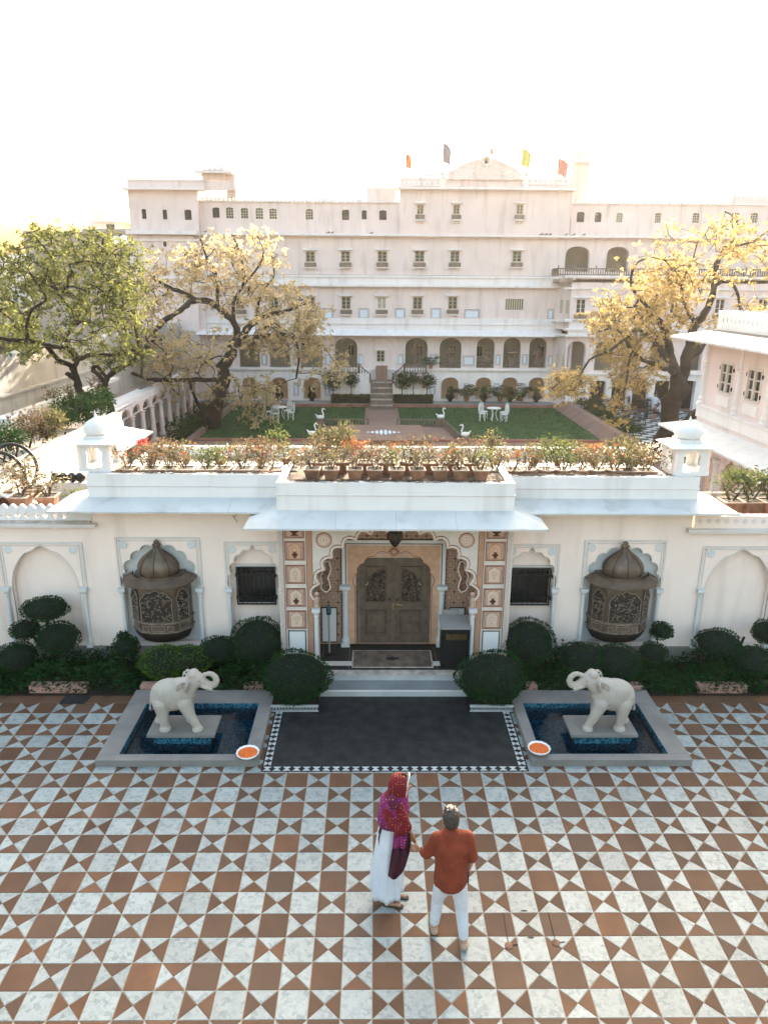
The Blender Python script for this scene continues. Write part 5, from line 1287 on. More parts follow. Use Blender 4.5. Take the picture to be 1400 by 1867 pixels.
for dx, dy, rz, l in ((-.62, -.15, -PI/2, 'leftmost white chair at the table on the right of the lawn'), (-.45, .5, -PI*.75, 'far left white chair at the table on the right of the lawn'), (.50, -.35, PI*.35, 'near right white chair at the table on the right of the lawn'), (.58, .30, PI*.6, 'rightmost white chair at the table on the right of the lawn')):
    garden_chair(l, gc[0]+dx, gc[1]+dy, rz)
gc = atZ(511, 766)
garden_table('white cast round table on the left half of the lawn', gc[0], gc[1])
for dx, dy, rz, l in ((-.62, .1, -PI/2, 'leftmost white chair at the table on the left of the lawn'), (-.15, -.55, 0, 'nearest white chair at the table on the left of the lawn'), (.35, .5, PI*.8, 'far white chair at the table on the left of the lawn'), (.58, -.1, PI/2, 'rightmost white chair at the table on the left of the lawn')):
    garden_chair(l, gc[0]+dx, gc[1]+dy, rz)
CG, CH = 'dark tables of the garden cafe', 'dark chairs of the garden cafe'
for i, (x, y, l) in enumerate(((1096, 752, 'dark round cafe table beside the lawn wall'), (1147, 778, 'dark round cafe table nearest the roof pots'), (1170, 751, 'dark round cafe table under the golden tree, with glasses'), (1204, 762, 'dark round cafe table beside the golden tree trunk'))):
    p = atZ(x, y); garden_table(l, p[0], p[1], 'darkwood', .42, CG)
    for k, (dx, dy, rz, w_) in enumerate(((-.65, 0, -PI/2, 'left'), (.62, .05, PI/2, 'right'), (.05, -.65, 0, 'near'), (0, .62, PI, 'far'))):
        if i > 1 and k in (3,): continue
        if i == 0 and k == 0: continue
        garden_chair('dark cafe chair on the %s side of the %s' % (w_, ['table beside the lawn wall', 'table nearest the roof pots', 'table under the golden tree', 'table beside the tree trunk'][i]), p[0]+dx, p[1]+dy, rz, 'darkwood', 1., CH)
# ================================================================== side wings
LWB = thing('left_wing', 'white flat-roofed wing with a sunlit parapet and eave, left of the entrance building', 'building', (-8.8, 8, 0))
MB().box(-11, -6.95, 5.4, 11.1, 0, 2.93).build('wall', 'peach', LWB); MB().box(-11.2, -7.2, 3.85, 11.1, 2.931, 2.99).build('roof_terrace', 'terrace', LWB); MB().box(-11.2, -9.6, 11.1, 16.5, 2.931, 2.99).build('roof_terrace', 'terrace', LWB)
MB().box(-12, -9.7, 11.1, 16.5, 0, 2.93).build('wall', 'peach', LWB)
MB().box(-7.20, -7.0, 3.9, 11.1, 2.991, 3.42).build('parapet', 'white', LWB); MB().box(-7.0, -6.965, 3.9, 11.1, 2.991, 3.20).build('parapet_base', 'white', LWB); MB().box(-7.22, -6.97, 3.88, 11.12, 3.42, 3.45).build('coping', 'terrace', LWB)
def slope(name, pts, th, m, par):
    v = pts+[(x, y, z-th) for x, y, z in pts]; return MB().add(v, [(0, 1, 2, 3), (7, 6, 5, 4), (0, 4, 5, 1), (1, 5, 6, 2), (2, 6, 7, 3), (3, 7, 4, 0)]).build(name, m, par)
slope('eave', [(-6.25, 4.1, 2.86), (-6.25, 11.4, 2.86), (-6.95, 11.1, 3.05), (-6.95, 4.1, 3.05)], .04, 'white', LWB)
MB().box(-10.95, -10.7, 3.85, 22, 2.991, 3.12).build('edge_kerb', 'white', LWB); MB().box(-10.7, -10.2, 11.4, 12.6, 2.991, 3.2).build('low_block', 'white', LWB)
MB().box(-11.2, -5.05, 3.81, 5.38, 0, 2.80).build('front_wall', 'peach', LWB)
MB().box(-11.2, -5.05, 3.81, 5.39, 2.80, 2.83).build('front_terrace', 'terrace', LWB)
tw = thing('tall_boundary_wall', 'tall weathered white wall with a scalloped top behind the left roof terrace', 'wall', (-11.2, 16, 0))
tops = []; y = 2.0
while y < 40:
    tops += [(y+2.0*k/8*.98+.02, 4.55+.26*math.sin(PI*k/8)**.5) for k in range(9)]; y += 2.0
slab('scalloped_wall', [(2.0, 0), (y, 0), (y, 4.5)]+tops[::-1]+[(2.0, 4.5)], [], -11.45, -11.2, 'oldwall', tw, mode='x') if 'oldwall' in M_ else None
M_['oldwall'] = mat('old_white_wall', (.46, .44, .41), .95, .10, 1.2, .2, 20, stain=.8)
slab('scalloped_wall', [(2.0, 0), (y, 0), (y, 4.5)]+tops[::-1]+[(2.0, 4.5)], [], -11.45, -11.2, 'oldwall', tw, mode='x')
MB().box(-11.2, -11.1, 2, 40, 3.55, 3.62).build('ledge', 'oldwall', tw)
# colonnade along the left of the garden
cn = thing('garden_colonnade', 'white colonnade with slender columns along the left side of the garden', 'colonnade', (-10.5, 25, 0))
MB().box(-13, -10.2, 13, 34, 2.02, 2.2).build('roof_slab', 'palacew', cn)
slope('eave', [(-9.85, 13, 2.10), (-10.25, 24.6, 2.10), (-10.75, 24.4, 2.30), (-10.75, 13, 2.30)], .04, 'white', cn)
MB().box(-12.2, -12, 17.5, 34, 0, 2.0).build('rear_wall', 'palacei', cn); MB().box(-12.9, -10.76, 13, 34, 2.2, 2.32).build('roof_surface', 'terrace', cn)
for k in range(10):
    y = 19.8+1.4*k
    MB().lathe([(.17, 0), (.17, .10), (.11, .16), (.125, .5), (.085, 1.42), (.12, 1.46), (.09, 1.5), (.15, 1.6)], -10.05, y, 12).build('column', 'palace', cn, smooth=False)
    if k < 9: slab('cusped_arch', rect(y+.0, y+1.4, 1.6, 2.019), [foil(y+.70, 1.601, 1.62, .53, 1.93, 5, 5, .2, .03)], -10.2, -10.06, 'palace', cn, mode='x')
# two-storey building at the right
RX = 10.0; RF = 13.35
RB = thing('right_wing', 'two-storey cream building with small-paned windows and deep eaves, at the right', 'building', (11, 9, 0))
def rz_(x, y): p = atX(x, y, RX); return float(p[1]), float(p[2])
w1, w2 = (rz_(1331, 664), rz_(1316, 712)), (rz_(1383, 672), rz_(1366, 722))
WN = []
for (ya, za), (yb, zb) in (w1, w2): yc = (ya+yb)/2; WN.append((yc-.36, yc+.36, min(za, zb), max(za, zb)))
step_ = WN[0][0]-WN[1][0]; WN.append(tuple(a-(step_ if i < 2 else 0) for i, a in enumerate(WN[1]))); zlo, zhi = WN[0][2]-.05, WN[0][3]
WN = [(a, b, zlo, zhi) for a, b, _, _ in WN]
slab('upper_wall', rect(2.5, RF, 3.25, 5.5), [rect(a, b, c, d) for a, b, c, d in WN], RX, RX+.25, 'palace', RB, mode='x')
MB().box(RX+.25, 15, 2.5, RF, 3.0, 5.5).build('upper_core', 'palace', RB)
for a, b, c, d in WN:
    q = MB(); q.box(RX-.02, RX+.06, a-.04, a+.03, c, d); q.box(RX-.02, RX+.06, b-.03, b+.04, c, d); q.box(RX-.02, RX+.06, a, b, c-.03, c+.03); q.box(RX-.02, RX+.06, a, b, d-.03, d+.05); q.box(RX-.02, RX+.05, (a+b)/2-.035, (a+b)/2+.035, c, d)
    f = q.build('window', 'cream', RB); MB().box(RX+.07, RX+.09, a, b, c, d).build('pane', 'pane', f)
    q = MB()
    for k in (1, 2): z = c+(d-c)*k/3; q.box(RX+.0, RX+.05, a, b, z-.015, z+.015)
    q.build('glazing_bar', 'cream', f)
    q = MB()
    for z in (c+.1, d-.2):
        for y in (a-.06, b+.06): q.box(RX-.03, RX+.0, y-.02, y+.02, z, z+.1)
    q.build('hinge', 'iron', f)
    MB().box(RX-.04, RX, a-.02, b+.02, c-.38, c-.10).build('sill_panel', 'palacew', RB)
    q = MB(); ribbon(q, [], .05, 0, 1) if False else None
for y in [RF-.15]+[(WN[i][0]+WN[i+1][1])/2 for i in range(2)]:
    q = MB(); q.lathe([(.14, 3.45), (.14, 3.5), (.10, 3.56), (.12, 3.62), (.08, 3.7), (.075, 4.55), (.11, 4.6), (.07, 4.63), (.13, 4.72)], RX-.0, y, 12); q.build('half_column', 'palacew', RB)
    MB().box(RX-.03, RX, y-.06, y+.06, 4.72, 5.3).build('pilaster_strip', 'palacew', RB)
slope('upper_eave', [(RX-.85, 2.0, 5.42), (RX-.85, RF+.75, 5.42), (RX, RF+.1, 5.62), (RX, 2.0, 5.62)], .06, 'white', RB)
slope('upper_eave', [(RX-.85, RF+.75, 5.42), (16, RF+.75, 5.42), (16, RF+.0, 5.62), (RX, RF+.1, 5.62)], .06, 'white', RB)
MB().box(RX+.1, 15, 2.5, RF, 5.5, 5.66).build('roof', 'terrace', RB)
ds = []; y = 2.7
while y < RF-.2: ds.append([(y-.055, 5.93), (y, 5.83), (y+.055, 5.93), (y, 6.03)]); y += .25
slab('roof_parapet', rect(2.5, RF-.05, 5.661, 6.2), ds, RX+.2, RX+.3, 'white', RB, mode='x')
MB().box(RX+.301, 15, RF-.15, RF-.05, 5.661, 6.2).build('roof_parapet', 'white', RB)
MB().box(RX-.07, RX, 2.5, RF+.03, 3.05, 3.42).build('string_course', 'palacew', RB); MB().box(RX-.11, RX, 2.5, RF+.05, 3.40, 3.45).build('string_course', 'palacew', RB); MB().box(RX-.03, RX, 2.5, RF, 2.85, 3.05).build('string_course', 'palace', RB)
slope('lower_eave', [(RX-.9, 2.0, 2.68), (RX-.9, RF+.8, 2.68), (RX-.03, RF+.1, 2.92), (RX-.03, 2.0, 2.92)], .06, 'white', RB)
ars = []; y = RF-1.0
while y > 3: ars.append((y, .45)); y -= 1.55
slab('lower_wall', rect(2.5, RF, 0, 2.849), [foil(y, .001, 1.55, r, 2.12, 5, 6, .14, .08) for y, r in ars], RX, RX+.25, 'palace', RB, mode='x')
MB().box(RX+1.6, RX+1.8, 2.5, RF, 0, 2.85).build('inner_wall', 'palacei', RB); MB().box(RX+.26, RX+1.6, 2.5, RF, 2.75, 2.95).build('ceiling', 'palacei', RB)
for y in [a[0]+.775 for a in ars]: MB().lathe([(.14, 0), (.14, 1.2), (.09, 1.3), (.08, 1.9), (.12, 1.95), (.09, 2.0), (.15, 2.1)], RX-.02, y, 12).build('half_column', 'palacew', RB)
MB().box(5.76, RX-.1, 3.85, 5.2, 2.62, 2.72).build('terrace_slab', 'white', RB); MB().box(5.76, RX-.1, 3.82, 3.9, 2.3, 2.63).build('terrace_front', 'white', RB); MB().box(5.76, RX-.1, 5.1, 5.2, 2.72, 2.86).build('terrace_kerb', 'cornice', RB)
MB().box(5.9, RX-.1, 3.9, 5.1, 0, 2.61).build('terrace_wall', 'peach', RB)
# far houses at the left
fh = thing('far_house', 'small white flat-roofed house beyond the palace at the left', 'house', tuple(atY(200, 425, 60)[:2])+(0,))
def fb_(x0, x1, y0, y1, Y, dp, name, m, par): 
    ym = (y0+y1)/2; return MB().box(PX(x0, ym, Y), PX(x1, ym, Y), Y, Y+dp, PZ(y1, Y, x0) if y1 < 600 else 0, PZ(y0, Y, x0)).build(name, m, par)
fb_(176, 230, 403, 700, 60, 5, 'wall', 'palacew', fh); fb_(168, 232, 386, 404, 59.6, 5.5, 'roof_parapet', 'palacew', fh); fb_(195, 209, 409, 420, 59.95, .1, 'window', 'pane', fh)
gh = thing('grey_building', 'long grey concrete building with water tanks on it, far left', 'building', tuple(atY(150, 440, 52)[:2])+(0,))
fb_(60, 245, 421, 700, 52, 6, 'wall', 'grey', gh); fb_(150, 240, 417, 424, 51.7, 6, 'roof_slab', 'grey', gh)
for x in (212, 226):
    p = atY(x, 438, 51.4); tk_ = MB().lathe([(.28, p[2]-.3), (.3, p[2]+.1), (.22, p[2]+.3), (.08, p[2]+.38)], p[0], 51.4, 12).build('water_tank', 'bluefill', gh)
for i, (x0, x1, y0) in enumerate(((-260, -60, 452), (-60, 62, 462), (1480, 1620, 440), (-420, -260, 440), (1620, 1800, 452))):
    t = thing('distant_block', 'pale distant block of flats on the horizon, number %s from the left edge' % ['second', 'third', 'fourth', 'first', 'fifth'][i], 'building', (PX(x0, 500, 80), 80, 0), group='pale blocks on the far horizon')
    fb_(x0, x1, y0, 700, 80+i, 8, 'wall', 'palacew', t)
# ================================================================== vegetation
def quads(P, D, L, Wd, rg, jit=.6):
    "leaf rhombs at P (n,3), pointing along D (n,3), length L, width Wd"
    n = len(P); D = D/np.maximum(np.linalg.norm(D, axis=1, keepdims=True), 1e-6)
    S = np.cross(D, rg.normal(size=(n, 3))); S /= np.maximum(np.linalg.norm(S, axis=1, keepdims=True), 1e-6)
    l = (L*(1+jit*(rg.random(n)-.5)))[:, None]; w_ = (Wd*(1+jit*(rg.random(n)-.5)))[:, None]
    v = np.stack([P, P+D*l*.5+S*w_*.5, P+D*l, P+D*l*.45-S*w_*.5], 1).reshape(-1, 3)
    return v
def leafmesh(name, v, m, parent, kind=None):
    if parent is not None: v = v-np.array(rootloc(parent))
    n = len(v)//4; me = bpy.data.meshes.new(name)
    me.vertices.add(n*4); me.vertices.foreach_set('co', v.astype(np.float32).ravel()); me.loops.add(n*4); me.loops.foreach_set('vertex_index', np.arange(n*4, dtype=np.int32))
    me.polygons.add(n); me.polygons.foreach_set('loop_start', np.arange(0, n*4, 4, dtype=np.int32)); me.update(calc_edges=True)
    me.materials.append(M_[m] if isinstance(m, str) else m)
    o = bpy.data.objects.new(name, me); COL.objects.link(o)
    if parent is not None: o.parent = parent
    if kind: o['kind'] = kind
    return o
def tree(name, label, Y, limbs, fol, seed, leafm, leaf=(.12, .045), per=46, spread=.34, depth=1.9, cat='tree', tips=.5, mix=None):
    rg = np.random.default_rng(seed)
    b0 = limbs[0][0][0]; base = atY(b0[0], b0[1], Y)
    t = thing(name, label, cat, (float(base[0]), Y, float(base[2])))
    zdist = lambda p: float((np.array(p)-EYE)@_fw)
    nodes = []; trunk = MB()
    for pts, r0, r1, dy in limbs:
        q = []
        n = len(pts)
        for i, (x, y) in enumerate(pts):
            yy = Y+dy[0]+(dy[1]-dy[0])*i/(n-1); p = atY(x, y, yy); q.append(p)
        # smooth resample
        q = np.array(q); fine = []
        for i in range(len(q)-1):
            p0 = q[max(i-1, 0)]; p1 = q[i]; p2 = q[i+1]; p3 = q[min(i+2, len(q)-1)]
            for k in range(4):
                u = k/4; fine.append(.5*((2*p1)+(-p0+p2)*u+(2*p0-5*p1+4*p2-p3)*u*u+(-p0+3*p1-3*p2+p3)*u**3))
        fine.append(q[-1]); fine = np.array(fine); m_ = len(fine)
        px = .78*zdist(fine[0])/CF; rad = [(r0+(r1-r0)*i/(m_-1))*px*(1+.10*math.sin(i*2.3+seed)+.06*rg.normal()) for i in range(m_)]
        jit = rg.normal(size=fine.shape)*np.array(rad)[:, None]*.16; jit[0] = 0
        fine = fine+jit
        trunk.tube([tuple(p) for p in fine], rad, 9)
        nodes += [(p, max(rad[i]*.5, .02)) for i, p in enumerate(fine) if i > 1 or len(pts) < 4]
    for k in range(6):      # root flare
        a = 2*PI*k/6; r = limbs[0][1]*zdist(base)/CF; trunk.capsule((base[0], Y, base[2]+r*1.1), (base[0]+math.cos(a)*r*1.3, Y+math.sin(a)*r*1.3, base[2]), r*.55, r*.25, 6)
    trunk.build('trunk', 'bark', t, smooth=True)
    A = []; W8 = []
    for f in fol:
        cx, cy, rx, ry, cnt = f[:5]; dc = f[5] if len(f) > 5 else 0.
        k = 0
        while k < cnt:
            a, b = rg.uniform(-1, 1, 2)
            if a*a+b*b > 1: continue
            A.append(atY(cx+a*rx, cy+b*ry, Y+dc+rg.normal()*depth*.55)); k += 1
    A = np.array(A); NP = np.array([p for p, r in nodes]); par = [-1]*len(nodes); cnt_ = np.zeros(60000)
    order = np.argsort([np.min(np.linalg.norm(NP-a, axis=1)) for a in A]); base_n = len(nodes)
    big = np.zeros((60000, 3)); big[:base_n] = NP; N = base_n; tipsidx = []
    for ai in order:
        a = A[ai]; d = np.linalg.norm(big[:N]-a, axis=1); j = int(np.argmin(d)); L = d[j]
        k = max(1, int(L/.30)); p0 = big[j].copy(); prev = j; sag = rg.normal(size=3)*.10*L; sag[2] += .06*L
        for s in range(1, k+1):
            u = s/k; p = p0+(a-p0)*u+sag*math.sin(PI*u)+rg.normal(size=3)*.035*(0 if s == k else 1)
            big[N] = p; par.append(prev); prev = N; N += 1
        tipsidx.append(prev)
    for ti in tipsidx:
        j = ti
        while j >= base_n: cnt_[j] += 1; j = par[j]
    tw = MB()
    for j in range(base_n, N):
        p, q = big[par[j]], big[j]; r = .0075*math.sqrt(cnt_[j])+.003; r2 = r if par[j] < base_n else .0075*math.sqrt(cnt_[par[j]])+.003
        d = q-p; 
        if np.linalg.norm(d) < 1e-4: continue
        tw.tube([tuple(p), tuple(q)], [min(r2, r*1.5), r], 4, cap=False)
    # bare side twigs
    for ti in tipsidx:
        for k in range(2):
            d = rg.normal(size=3); d[2] += .3; p = big[ti]; q = p+d/np.linalg.norm(d)*rg.uniform(.2, tips); tw.tube([tuple(p), tuple((p+q)/2+rg.normal(size=3)*.03), tuple(q)], [.005, .004, .002], 3, cap=False)
    tw.build('twigs', 'bark', t)
    P, D = [], []
    for ti in tipsidx:
        c = big[ti]; n_ = int(per*rg.uniform(.4, 1.5)); ns = max(3, n_//8)
        for s in range(ns):
            o = c+rg.normal(size=3)*spread*np.array([1, 1, .7]); ax = rg.normal(size=3)*np.array([1, 1, .5]); ax[2] -= .25; ax /= np.linalg.norm(ax)
            for k in range(8):
                P.append(o+ax*rg.uniform(0, .16)); dd = rg.normal(size=3)+ax*1.1; dd[2] -= .35; D.append(dd)
    P = np.array(P); D = np.array(D)
    leafmesh('crown', quads(P, D, leaf[0], leaf[1], rg), leafm, t)
    return t
tree('green_tree', 'leafy green tree with two leaning dark trunks at the left edge', 15.5,
     [([(172, 775), (160, 745), (148, 715), (138, 688), (134, 668)], 10, 8, (0, 0)), ([(140, 690), (127, 684), (122, 680)], 7, 4, (0, -.2)),
      ([(132, 668), (108, 656), (85, 632), (60, 622), (25, 620), (-20, 612), (-60, 600)], 6.5, 3, (0, -1.5)), ([(112, 634), (100, 632), (80, 628)], 5, 4, (-.6, -.8)),
      ([(136, 668), (142, 652), (128, 636), (112, 632)], 6, 5, (0, -.5)),
      ([(142, 655), (168, 647), (205, 648), (240, 640), (275, 632)], 6, 3.5, (0, 1.0)), ([(140, 660), (122, 625), (130, 600), (148, 585), (165, 560)], 6, 2.5, (0, 1.2)),
      ([(200, 772), (204, 745), (196, 725), (192, 705), (197, 688), (222, 670), (246, 655), (252, 625), (246, 585), (250, 540)], 9, 3, (.3, 1.4)),
      ([(194, 700), (180, 683), (170, 676), (178, 668), (196, 690)], 6, 4, (.2, .2)), ([(50, 622), (50, 590), (58, 565), (85, 545), (70, 520), (50, 490)], 4.5, 2, (-1, -1.3)), ([(148, 585), (110, 540), (85, 500), (95, 470), (60, 430)], 3.5, 1.5, (1, -.5)),
      ([(165, 560), (185, 520), (180, 480), (150, 440)], 3, 1.5, (1.2, .8)), ([(252, 640), (215, 600), (200, 560), (215, 510)], 4, 1.6, (1.2, 2.))],
     [(10, 500, 45, 70, 36), (75, 490, 65, 60, 52), (150, 485, 75, 50, 62), (215, 500, 50, 55, 46), (100, 565, 95, 50, 48), (185, 570, 60, 50, 40), (235, 570, 35, 50, 30), (110, 432, 70, 18, 18), (205, 445, 45, 22, 22), (45, 610, 50, 30, 22),
      (50, 640, 26, 10, 12), (196, 658, 20, 10, 9), (165, 640, 70, 25, 22), (60, 425, 50, 10, 6), (240, 640, 30, 20, 12)], 11, 'leafG', (.13, .05), 50, .19, 2.0)
tree('straw_leaved_tree', 'spreading straw-leaved tree with a thick leaning trunk between colonnade and lawn', 27.0,
     [([(378, 800), (388, 770), (396, 735), (404, 700), (416, 660), (426, 630), (440, 612)], 19, 11, (0, 0)), ([(440, 612), (462, 588), (490, 574), (525, 566), (565, 548)], 9, 3, (0, 1)),
      ([(436, 616), (425, 585), (402, 565), (378, 548), (350, 550), (330, 565), (300, 586), (284, 602)], 8, 5, (0, -2)), ([(360, 547), (325, 530), (295, 516), (275, 500)], 6, 2, (-1, -1.6)),
      ([(408, 692), (360, 692), (302, 694), (270, 690), (240, 680)], 6, 3.5, (0, -2)), ([(427, 585), (426, 550), (444, 515), (440, 470), (425, 430)], 5, 2, (-.3, .5)), ([(398, 562), (394, 500), (378, 470), (366, 436)], 4, 2, (-.8, -1)),
      ([(436, 618), (480, 613), (525, 612), (545, 640), (540, 690)], 5.5, 2, (0, -1)), ([(344, 692), (358, 730), (372, 765), (376, 800)], 4, 4, (-1, -.6)), ([(470, 580), (475, 540), (500, 500), (490, 450)], 4, 1.6, (.5, 2)), ([(284, 602), (262, 640), (258, 690)], 4, 2, (-2, -2.4)),
      ([(444, 520), (480, 470), (470, 430)], 3, 1.2, (0, 0))],
     [(325, 500, 60, 50, 38), (395, 485, 60, 50, 34), (465, 480, 55, 45, 30), (425, 535, 70, 30, 30), (515, 565, 60, 40, 55), (570, 600, 38, 45, 42), (495, 615, 60, 30, 34), (320, 650, 60, 45, 55), (440, 715, 75, 20, 42), (300, 705, 50, 18, 12), (610, 668, 20, 16, 8), (468, 752, 22, 18, 8),
      (265, 600, 40, 45, 30), (275, 540, 35, 40, 20), (430, 440, 70, 25, 12), (560, 660, 30, 35, 10), (600, 690, 18, 10, 4), (380, 640, 50, 40, 22)], 23, 'leafP', (.19, .07), 54, .33, 2.6)
tree('golden_tree', 'tall golden leaved tree with a stout forked trunk, before the cafe at the right', 20.5,
     [([(1205, 830), (1215, 790), (1226, 745), (1234, 705), (1240, 685)], 24, 19, (0, 0)), ([(1236, 692), (1222, 655), (1216, 620), (1204, 588), (1180, 560)], 13, 5, (0, -.6)), ([(1224, 665), (1205, 640), (1186, 616), (1160, 600)], 8, 3.5, (-.3, -1)), ([(1228, 678), (1205, 668), (1180, 660), (1150, 640)], 7, 3, (-.3, -1.2)),
      ([(1240, 690), (1254, 640), (1262, 600), (1284, 572), (1300, 530), (1306, 480), (1330, 445), (1345, 415)], 13, 3.5, (0, .8)), ([(1248, 660), (1276, 640), (1288, 615)], 7, 3, (.3, .6)), ([(1302, 520), (1325, 512), (1342, 530), (1348, 562)], 5, 2.5, (.6, .4)), ([(1270, 595), (1250, 560), (1242, 520), (1262, 475)], 5, 2, (.2, -.6)),
      ([(1216, 815), (1245, 775), (1275, 748), (1300, 730)], 13, 9, (.5, 1.6)), ([(1180, 560), (1150, 520), (1160, 480), (1190, 470)], 4, 1.6, (-.6, -1.2)), ([(1150, 640), (1125, 600), (1090, 605)], 4, 1.5, (-1.2, -1.8)), ([(1160, 600), (1110, 640), (1075, 655), (1055, 690)], 4, 1.8, (-1, -2.4)), ([(1330, 450), (1372, 440), (1400, 420)], 3.5, 1.5, (.8, 1.)),
      ([(1345, 415), (1335, 395), (1320, 385)], 2.5, 1.2, (.8, .8)), ([(1150, 640), (1140, 700), (1130, 745)], 3.5, 1.2, (-1.2, -1.6))],
     [(1150, 560, 60, 45, 60), (1130, 620, 45, 45, 55), (1195, 500, 55, 35, 38), (1250, 510, 45, 45, 34), (1330, 430, 50, 35, 22), (1330, 485, 50, 35, 16), (1210, 570, 50, 40, 38), (1140, 680, 35, 42, 36), (1036, 700, 34, 24, 38, -2), (1128, 748, 20, 24, 12), (1185, 680, 26, 22, 12), (1385, 450, 35, 50, 11), (1180, 620, 35, 35, 26), (1290, 600, 20, 25, 8), (1370, 560, 35, 28, 14), (1095, 575, 25, 25, 12), (1240, 430, 60, 25, 8)],
     37, 'leafY', (.15, .055), 56, .24, 2.2)
# ---- clipped bushes
def bush(label, blobs, m='topiary', dens=1400, leaf=.035, stems=None, name='clipped_bush', cat='bush', group='clipped bushes along the entrance wall', base=None, seed=1, rough=.09):
    loose = dens < 600; dens = dens*2.2 if loose else dens*1.25
    x = sum(b[0] for b in blobs)/len(blobs); y = sum(b[1] for b in blobs)/len(blobs)
    t = thing(name, label, cat, (x, y, 0) if base is None else base, group=group); rg = np.random.default_rng(seed)
    V = []; co = MB()
    for bx_, by, bz, rx, ry, rz in blobs:
        area = 4*PI*((rx*ry)**1.6/3+(rx*rz)**1.6/3+(ry*rz)**1.6/3)**(1/1.6); n = int(area*dens)
        d = rg.normal(size=(n, 3)); d /= np.linalg.norm(d, axis=1, keepdims=True)
        lump = 1+rough*(np.sin(d[:, 0]*5+bx_*3)+np.sin(d[:, 1]*6+1)+np.sin(d[:, 2]*7+by))/2+.026*rg.normal(size=n)+.05*(rg.random(n) < .03)
        if loose: lump = lump*rg.uniform(.35, 1.12, n)
        P = np.array([bx_, by, bz])+d*np.array([rx, ry, rz])*lump[:, None]
        ok = P[:, 2] > .01; V.append(quads(P[ok], (d+rg.normal(size=(n, 3))*.75)[ok], leaf, leaf*.55, rg))
        if loose:
            for k in range(9): q_ = d[k]*.85; co.tube([(bx_, by, bz-rz*.9), (bx_+q_[0]*rx*.4, by+q_[1]*ry*.4, bz-rz*.2), (bx_+q_[0]*rx, by+q_[1]*ry, bz+abs(q_[2])*rz)], [.016, .01, .004], 5)
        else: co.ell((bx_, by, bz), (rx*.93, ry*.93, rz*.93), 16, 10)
    co.build('twigs' if loose else 'inner_mass', 'bark' if loose else 'core', t, smooth=True, kind='stuff' if loose else None); leafmesh('foliage', np.concatenate(V), m, t)
    if stems:
        s = MB()
        for a, b, r in stems: s.tube([a, tuple((np.array(a)+np.array(b))/2+rg.normal(size=3)*.02), b], [r, r*.85, r*.8], 7)
        s.build('stem', 'bark', t)
    return t
Yb = 2.95
def B3(x, y, Y, rx, ry, rz): p = atY(x, y, Y); return (float(p[0]), Y, float(p[2]), rx, ry, rz)
bush('cloud-pruned bush with four separate dark discs, far left', [B3(83, 1110, 3.0, .40, .32, .19), B3(47, 1148, 2.95, .25, .25, .15), B3(106, 1162, 2.85, .37, .34, .25), B3(32, 1197, 2.7, .33, .32, .23)], stems=[((-5.9, 2.98, 0), (-5.9, 3.0, 1.15), .035), ((-5.9, 2.98, .4), (-6.25, 2.95, .8), .025)], seed=3)
bush('small two-ball bush below the left bronze bay window', [B3(230, 1178, 2.9, .23, .22, .17), B3(224, 1159, 2.9, .09, .09, .07)], 'topiary', seed=4, leaf=.04)
bush('long yellow-green hedge mound behind the left elephant', [B3(300, 1208, 2.55, .42, .34, .27), B3(345, 1205, 2.6, .36, .32, .25)], 'topiary2', seed=5)
bush('low dark mound between the hedge and the large round bush, left of the porch', [B3(400, 1183, 2.8, .34, .3, .20)], seed=6)
bush('big round dark bush against the wall, left of the porch', [B3(470, 1170, 2.8, .46, .38, .43)], seed=7)
bush('big round dark bush against the wall, right of the porch', [B3(963, 1172, 2.8, .46, .38, .43)], seed=8)
bush('barrel-shaped dark bush in the marble planter, left of the steps', [(-1.31, 1.88, .53, .55, .42, .40), (-1.31, 1.86, .42, .50, .40, .34)], seed=9, group='bushes in marble planters by the steps', dens=1500)
bush('barrel-shaped dark bush in the marble planter, right of the steps', [(2.00, 1.88, .53, .56, .42, .40), (2.02, 1.86, .42, .50, .40, .34)], seed=10, group='bushes in marble planters by the steps', dens=1500)
bush('long dark green hedge mound behind the right elephant', [B3(1060, 1200, 2.6, .42, .34, .26), B3(1120, 1208, 2.55, .45, .35, .30)], 'topiary', seed=12)
bush('low green mound right of the long hedge, under the small lollipop bush', [B3(1190, 1190, 2.75, .24, .24, .17)], 'topiary2' if False else 'topiary', seed=13)
bush('small lollipop bush on a thin stem beside the right bronze bay window', [B3(1205, 1150, 2.9, .185, .17, .145)], 'topiary', stems=[((5.15, 2.92, 0), (5.17, 2.9, .7), .013)], seed=14, leaf=.045)
bush('umbrella-shaped dark bush on a short pale stem, right of the lollipop bush', [B3(1308, 1172, 2.8, .39, .34, .22)], stems=[((5.95, 2.8, 0), (5.97, 2.8, .5), .03)], seed=15)
bush('dark bush on a leaning stem at the right edge of the picture', [B3(1396, 1152, 2.9, .24, .24, .20)], stems=[((6.6, 2.85, .1), (6.75, 2.9, .75), .03)], seed=16)
bush('low dark mound at the right edge of the picture', [B3(1368, 1205, 2.6, .36, .32, .22)], seed=17)
